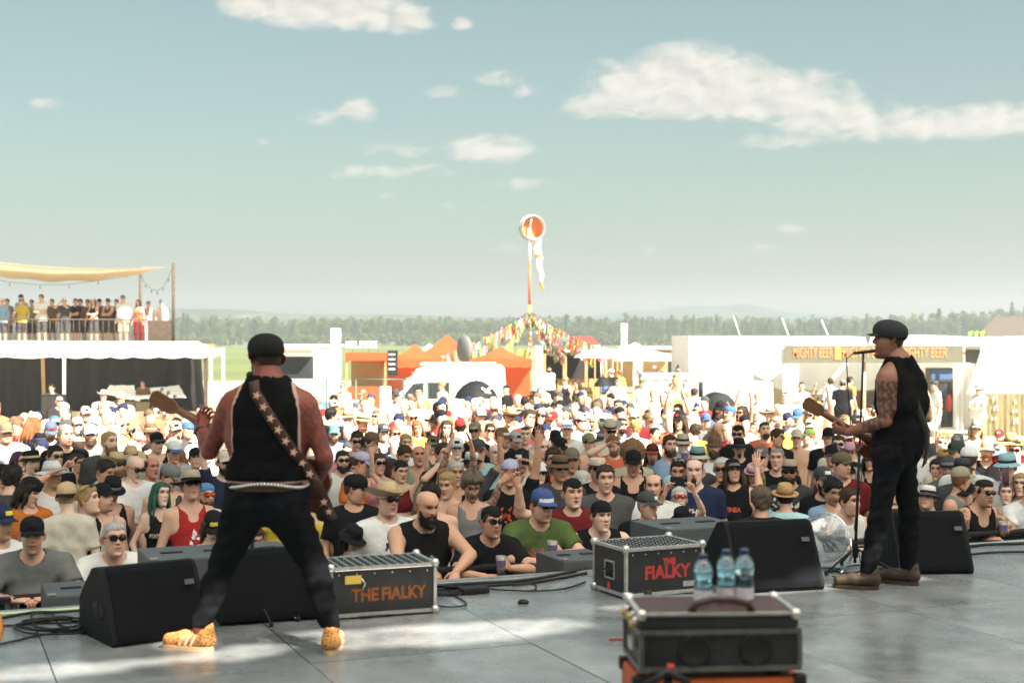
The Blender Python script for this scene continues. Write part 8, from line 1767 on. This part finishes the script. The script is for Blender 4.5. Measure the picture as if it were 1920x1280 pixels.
ppl('D', 1545, 230, 'small person in red cap and pale blue shirt by the reed screen', 'down', 'slim', H=1.5, fi=2, shirt=('tee', 'lblue'), hat=('cap', 'red'), skin=4)
ppl('D', 1265, 250, 'person in dark knit hat right of the right guitarist', 'down', 'm', fi=0, shirt=('tee', 'lgrey'), hat=('beanie', 'dgrey'))
ppl('D', 1262, 305, 'person in dark green cap in left profile', 'down', 'm', yaw=-40, fi=1, shirt=('tee', 'denim'), hat=('cap', (.05, .07, .05)))
ppl('D', 1180, 360, 'person in mustard cap bending down behind the right guitarist', 'down', 'm', back=True, shirt=('tee', 'cream'), hat=('cap', (.42, .26, .08)))
ppl('D', 1130, 430, 'person half hidden behind the right guitarist, dark hair', 'down', 'f', fi=5, shirt=('tank', 'sage'), hair=('short', 'dark'))
ppl('c', 1330, 90, 'person with long hair in black printed t-shirt standing apart, centre', 'down', 'f', fi=5, H=1.68, shirt=('tee', 'black'), hair=('long', (.22, .12, .07)), skin=3, prt=('blob', 31, 'white', 0, 1.18, .18, .2, 36))
ppl('c', 1440, 475, 'person in white-fronted cap in the back rows, centre', 'down', 'm', fi=0, shirt=('tee', 'white'), hat=('trucker', 'white', 'white', 'lblue'))
ppl('c', 1290, 600, 'person turned away in black cap with white round badge', 'down', 'm', back=True, shirt=('tee', 'black'), hat=('capback', 'black'))
ppl('c', 880, 0, 'person turned away in black t-shirt with white back print', 'down', 'broad', d=29, back=True, shirt=('tee', 'black'), hair=('short', 'dark'))
ppl('c', 470, 270, 'person in pale straw hat in the sunlit back rows', 'down', 'm', fi=2, shirt=None, hat=('fedora', 'straw', 'straw', 'brown'))
ppl('a', 710, 272, 'bald person in black t-shirt and sunglasses holding a white can', 'cup', 'broad', fi=0, shirt=('tee', (.035, .03, .03)), hair=None, eyes=sh, skin=4)
ppl('a', 1240, 200, 'person in white cowboy hat and white shirt before the bar tent', 'down', 'broad', fi=2, shirt=('shirt', 'white'), hat=('cowboy', 'white', 'white', 'white'))
ppl('a', 1450, 220, 'person in patterned pale shirt and tan cap before the bar tent', 'down', 'big', fi=6, yaw=-40, shirt=('shirt', 'cream'), hat=('cap', 'tan'))
ppl('a', 1215, 350, 'person with grey hair and dark jacket over white t-shirt', 'down', 'm', fi=0, shirt=('tee', 'white'), hair=('short', 'grey'))
ppl('a', 1020, 390, 'person in white cap and sunglasses below the bar tent', 'down', 'm', fi=0, shirt=('tee', 'dgrey'), hat=('cap', 'white'), eyes=sh)
ppl('a', 230, 495, 'person in headband with bare shoulders below the bar counter', 'down', 'f', fi=5, shirt=('tank', 'cream'), hair=('ponytail', 'brown'), hat=('bandana', 'brown'))
ppl('a', 60, 585, 'person in brown cap with sun on the face near the left edge', 'down', 'm', fi=6, shirt=('tee', 'lgrey'), hat=('cap', (.24, .18, .14)))
ppl('a', 650, 505, 'person in white and blue cap holding a drink, back rows left', 'cup', 'm', fi=0, shirt=('tee', 'black'), hat=('trucker', 'blue', 'blue', 'white'))
ppl('a', 920, 515, 'person in light grey flat cap, back rows left', 'down', 'm', fi=0, shirt=('tank', 'black'), hat=('flatcap', 'lgrey'))
ppl('a', 1800, 590, 'person in brown bucket hat smiling in the sun, left', 'down', 'm', fi=7, shirt=('tank', 'black'), hat=('bucket', 'brown', 'brown', 'tan'))
ppl('b', 370, 330, 'person in small straw hat and white t-shirt, sunlit back row', 'down', 'm', fi=2, shirt=('tee', 'white'), hat=('sunhat', 'straw', 'straw', 'brown'))
ppl('b', 755, 350, 'person in sunglasses looking left before the fence', 'down', 'm', yaw=-40, fi=0, hair=('short', 'ginger'), eyes=sh)
ppl('b', 1600, 220, 'person in black curly wig-like hair with bare back, arms down', 'down', 'm', back=True, shirt=None, hair=('afro', 'black'))
ppl('b', 1310, 50, 'person in orange t-shirt standing before the white van', 'down', 'm', d=33, fi=1, shirt=('tee', (.70, .22, .10)), hair=('short', 'dark'))
ppl('b', 1010, 170, 'person in white hooded towel and dark cap before the van', 'down', 'm', d=31, fi=1, shirt=('long', 'white'), hat=('cap', 'dgrey'))
ppl('d', 480, 40, 'person in open orange shirt walking through the back rows', 'down', 'm', d=27, fi=1, shirt=('shirt', (.70, .20, .10)), hair=('short', 'brown'))
ppl('d', 180, 60, 'person in white t-shirt turned away in the back rows, centre', 'down', 'broad', d=27, back=True, shirt=('tee', 'white'), hat=('cap', 'dgrey'))
ppl('d', 1000, -60, 'shirtless person in grey shorts beside the yellow bin', 'clasp', 'm', d=33, fi=2, shirt=None, hair=('short', 'blond'), shorts=('shorts', 'lgrey'), skin=3)
ppl('d', 1175, -75, 'person in black t-shirt with long dark hair left of the yellow bin', 'down', 'f', d=34, fi=5, yaw=40, shirt=('tee', 'black'), hair=('longwild', 'black'))
ppl('d', 1610, -30, 'person in white t-shirt and black shorts before the smoker', 'down', 'm', d=34, fi=2, back=True, turn=-30, shirt=('tee', 'white'), hair=('short', 'brown'))
ppl('d', 1180, 195, 'person in white t-shirt, black cap and sunglasses under the bin', 'down', 'm', fi=0, hat=('cap', 'black'), eyes=sh)
ppl('e', 980, 40, 'shirtless broad person standing before the marquee entrance', 'down', 'big', d=33, fi=6, shirt=None, hair=('buzz', 'brown'), skin=4)
ppl('e', 1170, -20, 'person in white tank top carrying a tray at the marquee', 'cup', 'm', d=40, fi=1, shirt=('tank', 'white'), hair=('short', 'dark'))
ppl('e', 640, 130, 'person in checked pale shirt and tan cap in profile', 'down', 'broad', yaw=-50, d=26, fi=1, shirt=('shirt', 'lgrey'), hat=('cap', 'tan'))
ppl('e', 640, 0, 'fair-haired person with bare shoulders before the tarp fence', 'down', 'f', d=34, fi=5, shirt=('bra', 'rose'), hair=('ponytail', 'blond'))
ppl('P', 1558, 742, 'person in patterned pale shirt at the beer counter', 'down', 'm', d=41, back=True, shirt=('shirt', 'lblue'), hat=('cap', 'dgrey'))
ppl('P', 1580, 738, 'person in black t-shirt and grey cap at the beer counter', 'down', 'broad', d=40, back=True, turn=-20, shirt=('tee', 'black'), hat=('cap', 'grey'))
ppl('P', 1592, 746, 'person in mustard top at the beer counter', 'down', 'm', d=42, turn=120, shirt=('tee', (.42, .26, .08)), hair=('short', 'black'))
ppl('P', 1755, 752, 'person in white t-shirt and dark cap beside the drinks fridge', 'down', 'm', d=38, turn=-90, shirt=('tee', 'white'), hat=('cap', 'dgrey'), shorts=('shorts', 'lgrey'))
ppl('P', 1836, 756, 'person in white t-shirt and dark shorts walking past the reed screen', 'clasp', 'm', d=37, turn=-50, shirt=('tee', 'white'), hat=('bucket', 'lgrey', 'lgrey', 'grey'), shorts=('shorts', 'khaki'))

Q[0] = .029
def terr(px, dy, d, label, **kw):
 q = P(px, 0, d); zd = zz(646, 52); pose = kw.pop('pose', 'down'); bd = kw.pop('bd', 'm'); H = kw.pop('H', 1.75); fi = kw.pop('fi', 0); rz = kw.pop('rz', R(-15))
 e = person((q.x, d, zd - .02), rz, H, bd, pose, (kw.pop('yaw', 0), 0, 0), fi, kw.pop('shirt', ('tee', 'white')), kw.pop('skin', 3), kw.pop('hair', ('short', 'brown')), kw.pop('hat', None), kw.pop('eyes', None), kw.pop('beard', None), kw.pop('shorts', ('shorts', 'dgrey')), 0, 'white', label, 'people on the viewing terrace', 0); LABELS.add(label); return e
T_ = [(4, 53, 'person in blue jacket at the left end of the terrace', dict(shirt=('long', 'lblue'), pose='cup', hat=('cap', 'white'))), (14, 54.2, 'person half hidden behind the blue jacket on the terrace', dict(shirt=('tee', 'grey'))),
  (41, 53, 'person in yellow t-shirt and straw hat on the terrace', dict(shirt=('tee', (.62, .48, .06)), pose='cup', hat=('fedora', 'straw', 'straw', 'brown'), eyes=sh)), (40, 54.6, 'person in tall dark cap behind the yellow t-shirt on the terrace', dict(shirt=('tee', 'lgrey'), hat=('cap', 'navy'), H=1.92)),
  (78, 53, 'person in white t-shirt with hands at a camera strap on the terrace', dict(pose='clasp', H=1.88)), (98, 54.5, 'person in brown shirt behind the white t-shirt on the terrace', dict(shirt=('tee', 'brown'))),
  (121, 53, 'person in grey t-shirt and white cap photographing from the terrace', dict(shirt=('tee', 'dgrey'), pose='photo', hat=('cap', 'white'))), (142, 53.8, 'person in black t-shirt with crossed arms on the terrace', dict(shirt=('tee', 'black'), pose='crossed', yaw=30)),
  (151, 54.8, 'dark-haired person behind the crossed arms on the terrace', dict(shirt=('tee', 'brown'), hair=('messy', 'black'))), (176, 53, 'person in black bikini top and white cap on the terrace', dict(shirt=('bra', 'black'), bd='f', hair=('long', 'ginger'), hat=('cap', 'white'), pose='clasp', fi=5)),
  (187, 54.6, 'person in dark cap at the back of the terrace', dict(shirt=('tee', 'dgrey'), hat=('cap', 'black'))), (203, 54, 'person in dark wide hat with folded arms on the terrace', dict(shirt=('tank', 'dgrey'), pose='crossed', hat=('wide', 'dgrey'))), (219, 54.8, 'person in black shirt behind the big white t-shirt on the terrace', dict(shirt=('tee', 'black'))),
  (231, 53, 'large person in white t-shirt and khaki cap on the terrace', dict(bd='big', H=1.85, hat=('cap', 'khaki'), shorts=('shorts', 'beige'))), (260, 53, 'person with red hair in orange top on the terrace', dict(bd='f', fi=5, hair=('long', 'ginger'), shirt=('tank', 'coral'), shorts=('trousers', 'maroon'), H=1.7)),
  (279, 53.4, 'person in pink floral top and sunglasses on the terrace', dict(bd='f', fi=5, hair=('ponytail', 'blond'), shirt=('tank', 'rose'), eyes=sh, H=1.66, shorts=('trousers', 'rose'))), (303, 53, 'bare-shouldered person in white and blue cap at the right end of the terrace', dict(shirt=None, hat=('trucker', 'blue', 'blue', 'white'), H=1.68, skin=4)),
  (60, 55.4, 'person in green shirt at the very back of the terrace, left part', dict(shirt=('tee', 'sage'))), (165, 55.6, 'person in maroon shirt at the very back of the terrace, middle part', dict(shirt=('tee', 'maroon'), hair=('messy', 'dark')))]
for px, d, lb, kw in T_: terr(px, 0, d, lb, **kw)
for px, py, d, lb, kw in ((97, 720, 40, 'person behind the loudspeaker box in the bar tent shade', dict(shirt=('tee', 'dgrey'))), (268, 712, 46, 'person behind the sheeted tables in the bar tent', dict(shirt=('tee', 'brown')))):
 q = G(px, d); person(q, 0, CAMZ - (py - PY0) * d / F, 'm', 'down', (0, 10, 0), 0, kw['shirt'], 2, ('short', 'dark'), label=lb, group='people in the bar tent'); LABELS.add(lb)

COLN = dict(black='black', white='white', grey='grey', lgrey='light grey', dgrey='dark grey', orange='orange', red='red', maroon='dark red', green='green', sage='sage green', aqua='aqua', blue='blue', lblue='pale blue', navy='navy', yellow='yellow', pink='pink', cream='cream', beige='beige', brown='brown', khaki='khaki', coral='coral', lilac='lilac', denim='denim blue', teal='teal')
SHN = dict(tee='t-shirt', tank='tank top', sleeveless='sleeveless shirt', vest='vest', shirt='shirt', bra='bikini top', long='long-sleeved top')
HATN = dict(cap='cap', capback='backwards cap', trucker='trucker cap', bucket='bucket hat', fedora='straw trilby', cowboy='cowboy hat', wide='wide hat', sunhat='straw hat', beanie='beanie', flatcap='flat cap', bandana='bandana', pork='pork-pie hat', snapback='flat-brimmed cap')
PON = dict(down='', crossed=', arms crossed', cup=', holding a drink', cupl=', drink in left hand', shade=', shading eyes', clap=', clapping overhead', upr=', finger raised', phone=', lifting a phone', clasp=', hands clasped', bothup=', both arms up', pockets=', hands low')
BINS = [(130, 'by left edge'), (300, 'left of the left guitarist'), (440, 'by the left guitar neck'), (610, 'behind the left guitarist'), (760, 'right of the left guitarist'), (900, 'in front of the van'), (1020, 'below the windsock'), (1160, 'below the parasols'), (1290, 'below the yellow bin'), (1400, 'below the smoker'), (1520, 'left of right guitarist'), (1640, 'by the right microphone'), (1760, 'behind right guitarist'), (1860, 'right of right guitarist'), (4000, 'by right edge')]
def dname(v): return 'near rows' if v < 5 else 'middle rows' if v < 9 else 'back rows' if v < 14 else 'far field'
VAR = []            # shared variants: body mesh and pose
rg = random.Random(42)
for i in range(34):
 bd = rg.choice(['m', 'm', 'slim', 'broad', 'big', 'f', 'f', 'broad']); pose = rg.choice(['down'] * 7 + ['crossed', 'cup', 'shade', 'pockets', 'clasp', 'clap', 'cupl']); fi = rg.choice([0, 1, 2, 3, 4, 6, 7, 8, 9, 10]) if bd[0] != 'f' else rg.choice([2, 5, 11])
 VAR.append((bd, pose, (rg.choice([-50, -30, -12, 0, 8, 15, 30, 45]), rg.choice([-10, 0, 6, 16]), rg.choice([-9, -4, 0, 5, 8])), fi))
def random_person(loc, H, rg, v, px, rz, group, back=False, far=False):
 for _ in range(60):
  bd, pose, hd, fi = rg.choice(VAR)
  if pose == 'clap' and (v < 6 or rg.random() < .5): continue
  kind = rg.choice(['tee'] * 7 + ['tank', 'tank', 'shirt', 'sleeveless', 'bare']) if bd[0] != 'f' else rg.choice(['tee', 'tee', 'tank', 'tank', 'tank', 'bra'])
  if kind == 'bare' and bd[0] == 'f': kind = 'tank'
  c = rg.choice(['black'] * 6 + ['white'] * 8 + ['dgrey', 'grey', 'lgrey', 'navy', 'red', 'maroon', 'lblue', 'aqua', 'cream', 'beige', 'coral', 'sage', 'brown', 'yellow', 'pink', 'denim', 'khaki'])
  hat = None; hn = ''
  if rg.random() < .52:
   k = rg.choice(['cap'] * 9 + ['capback', 'capback', 'trucker', 'trucker', 'bucket', 'fedora', 'cowboy', 'wide', 'sunhat', 'beanie', 'flatcap', 'bandana']); hc = rg.choice(['black'] * 4 + ['dgrey', 'white', 'white', 'navy', 'khaki', 'beige', 'brown', 'blue', 'red', 'green', 'lgrey'])
   if k in ('fedora', 'sunhat', 'cowboy'): hc = rg.choice(['straw', 'tan', 'cream']); hat = (k, hc, hc, rg.choice(['black', 'brown'])); hn = HATN[k]
   elif k == 'trucker': hat = (k, hc, hc, 'white'); hn = COLN[hc] + ' trucker cap'
   else: hat = (k, hc, hc, 'black'); hn = COLN[hc] + ' ' + HATN[k]
  hcol = rg.choice(['brown', 'brown', 'dark', 'black', 'blond', 'grey', 'ginger']); hk = rg.choice(['short', 'short', 'messy', 'buzz', 'recede', None, 'crop', 'long']) if bd[0] != 'f' else rg.choice(['long', 'bob', 'ponytail', 'long', 'bun'])
  eyes = sh if rg.random() < .48 else ('spex' if rg.random() < .12 else None); beard = (rg.choice(['beard', 'beard', 'goatee', 'fullbeard', 'moustache']), hcol) if bd[0] != 'f' and rg.random() < .42 else None
  top = 'shirtless' if kind == 'bare' else f'{COLN[c]} {SHN[kind]}'
  bits = [('shirtless person' if kind == 'bare' else f'person in {top}')]
  if hn: bits.append(('with ' if kind == 'bare' else 'and ') + hn)
  elif hk is None: bits[0] = 'bald ' + bits[0]
  else: bits.append('with ' + (hk + ' ' if hk in ('long',) else '') + hcol + ' hair')
  lab = ' '.join(bits) + (' in sunglasses' if eyes == sh and not back else '') + PON.get(pose, '')
  lab = lab + (', turned away, ' if back else ', ') + dname(v) + ' ' + next(n for x, n in BINS if px < x)
  if len(lab.split()) > 16: lab = lab.replace(' in sunglasses', '')
  if len(lab.split()) <= 16 and lab not in LABELS: break
 LABELS.add(lab)
 e = person(loc, rz, H, bd, pose, hd, fi, None if kind == 'bare' else (kind, c), rg.randrange(5), (hk, hcol) if hk else None, hat, None if back else eyes, None if back else beard, (rg.choice(['shorts', 'shorts', 'trousers']), rg.choice(['black', 'dgrey', 'denim', 'khaki', 'beige', 'navy'])), 0, 'white' if far else None, lab, group, rg.randrange(2))
 if kind in ('tee', 'sleeveless') and not back and v < 12 and rg.random() < .5:
  so_ = [o for o in e.children if o.data and o.data.name.startswith('shirt')][0]; pc = cc(rg.choice(['white', 'lgrey', 'red', 'yellow', 'cream'] if c in ('black', 'dgrey', 'navy', 'maroon', 'denim', 'brown') else ['black', 'dgrey', 'navy', 'red']))
  project_print(so_, blob_polys(rg.randrange(999), 0, rg.uniform(1.2, 1.27), rg.uniform(.12, .22), rg.uniform(.05, .18), 22), 'shirt_graphic', pc, e)
 return e
rg = random.Random(11); nfill = 0; tries = 0; NL = len(HEADS)
while nfill < 122 and tries < 14000:
 tries += 1
 v = 3.2 + 9.6 * rg.random(); q0 = S(0, v); u = rg.uniform(-7.5, 11.5); q = S(u, v)
 px = PX0 + q.x / q.y * F
 if not -30 < px < 1950: continue
 H = rg.uniform(1.58, 1.90); py = PY0 + (CAMZ - H) * F / q.y; hw = F / q.y
 if v > 12 and rg.random() < (v - 12) / 7: continue
 if px > 1480 and v > 14: continue
 if any(abs(px - a) < hw * ((.27 if v < 6.5 else .18) if i < NL else .17) and abs(py - b) < hw * ((.36 if v < 6.5 else .24) if i < NL else .15) for i, (a, b, _, _) in enumerate(HEADS)): continue
 if any((q.x - a) ** 2 + (q.y - b) ** 2 < .42 ** 2 for _, _, a, b in HEADS): continue
 bk = rg.random() < .12; rz = (math.pi if bk else stage_rz(q.x, q.y, 0)) + R(rg.uniform(-28, 28))
 random_person((q.x, q.y, 0), H, rg, v, px, rz, 'crowd watching in front of the stage', bk); HEADS.append((px, py, q.x, q.y)); nfill += 1
nf = 0; tries = 0
while nf < 32 and tries < 3000:
 tries += 1
 d = rg.uniform(27, 60); px = rg.uniform(560, 1300); q = G(px, d)
 if any(abs(px - a) < 14 and abs(d - e_) < 4 for a, e_ in ((842, 44), (868, 52), (1345, 39), (1243, 48), (1266, 38), (993, 60), (685, 40), (633, 47), (723, 36))): continue
 if 735 < px < 950 and 42 < d < 46.5 or 1200 < px < 1290 and 46.5 < d < 50 or 655 < px < 735 and d > 52: continue
 if any((q.x - a) ** 2 + (q.y - b) ** 2 < .55 ** 2 for _, _, a, b in HEADS): continue
 bk = rg.random() < .35; rz = (math.pi if bk else 0) + R(rg.uniform(-60, 60)); H = rg.uniform(1.62, 1.86)
 random_person(q, H, rg, 20, px, rz, 'people on the field behind the crowd', bk, True); HEADS.append((px, PY0 + (CAMZ - H) * F / d, q.x, q.y)); nf += 1
pass
def far_crowd(n):
 rg = random.Random(77); vs, fs, cs = [], [], []; proto = {}
 def low(bd, pose):
  if (bd, pose) in proto: return proto[bd, pose]
  pr, neck, arms, hc, T = build_prims(BUILDS[bd], pose, 0); out = []
  fd = field_for(arms, .062, .12)
  for nme, (a, b, ra, rb, sy) in pr.items(): fd.cone(a, b, ra + .012, rb + .012, .05, sy)
  for s_ in (-1, 1): fd.cone((s_ * .09, 0, .9), (s_ * .12, 0, .05), .10, .06, .03)
  out.append((*fd.mesh(), 0)); fd = field_for(arms, .055, .12)
  for k, (A, E_, W_) in arms.items(): fd.cone(A, E_, .056, .043, .03); fd.cone(E_, W_, .043, .03, .02); fd.cone(W_, W_ + (W_ - E_).normalized() * .14, .04, .03, .02)
  fd.cone(*neck[:4], .03); fd.cone((0, -.03, 1.57), (0, -.02, 1.66), .072, .082, .03, 1.1); out.append((*fd.mesh(), 1)); fd = Field((-.25, -.28, 1.5), (.25, .25, 1.85), .04); fd.cone((0, .01, 1.68), (0, .0, 1.70), .092, .09, .02, 1.1); fd.cut_below(1.655); out.append((*fd.mesh(), 2))
  proto[bd, pose] = out; return out
 i = 0; t = 0
 while i < n and t < 6000:
  t += 1; v = rg.uniform(9.5, 20); q = S(rg.uniform(-8, 12), v); px = PX0 + q.x / q.y * F; H = rg.uniform(1.55, 1.85)
  if not -20 < px < 1940 or px > 1500 and v > 13: continue
  if any((q.x - a) ** 2 + (q.y - b) ** 2 < .42 ** 2 for _, _, a, b in HEADS): continue
  HEADS.append((px, 0, q.x, q.y)); i += 1; s = H / 1.755; rz = stage_rz(q.x, q.y, R(rg.uniform(-40, 40))); c, sn = math.cos(rz), math.sin(rz)
  cl = [cc(rg.choice(['white', 'black', 'black', 'dgrey', 'grey', 'red', 'navy', 'maroon', 'lblue', 'beige', 'coral', 'khaki'])), SKINS[rg.randrange(5)], cc(rg.choice(['black', 'brown', 'dgrey', 'beige', 'white', 'tan', 'navy']))]
  for V, Fq, k in low(rg.choice(['m', 'f', 'broad']), rg.choice(['down', 'down', 'down', 'cup', 'crossed', 'pockets'])):
   o = sum(len(x) for x in vs); W = V * s; vs.append(np.stack([W[:, 0] * c - W[:, 1] * sn + q.x, W[:, 0] * sn + W[:, 1] * c + q.y, W[:, 2]], 1)); fs.append(Fq + o); cs.append(np.tile(cl[k], (len(V), 1)))
 tag(link('far_crowd', np_mesh('far_crowd', np.concatenate(vs), np.concatenate(fs), mat('far_crowd_colours', rough=.85, vcol=True, spec=.15), np.concatenate(cs))), 'packed mass of small onlookers filling the back of the crowd', 'crowd', kind='stuff')
far_crowd(135)
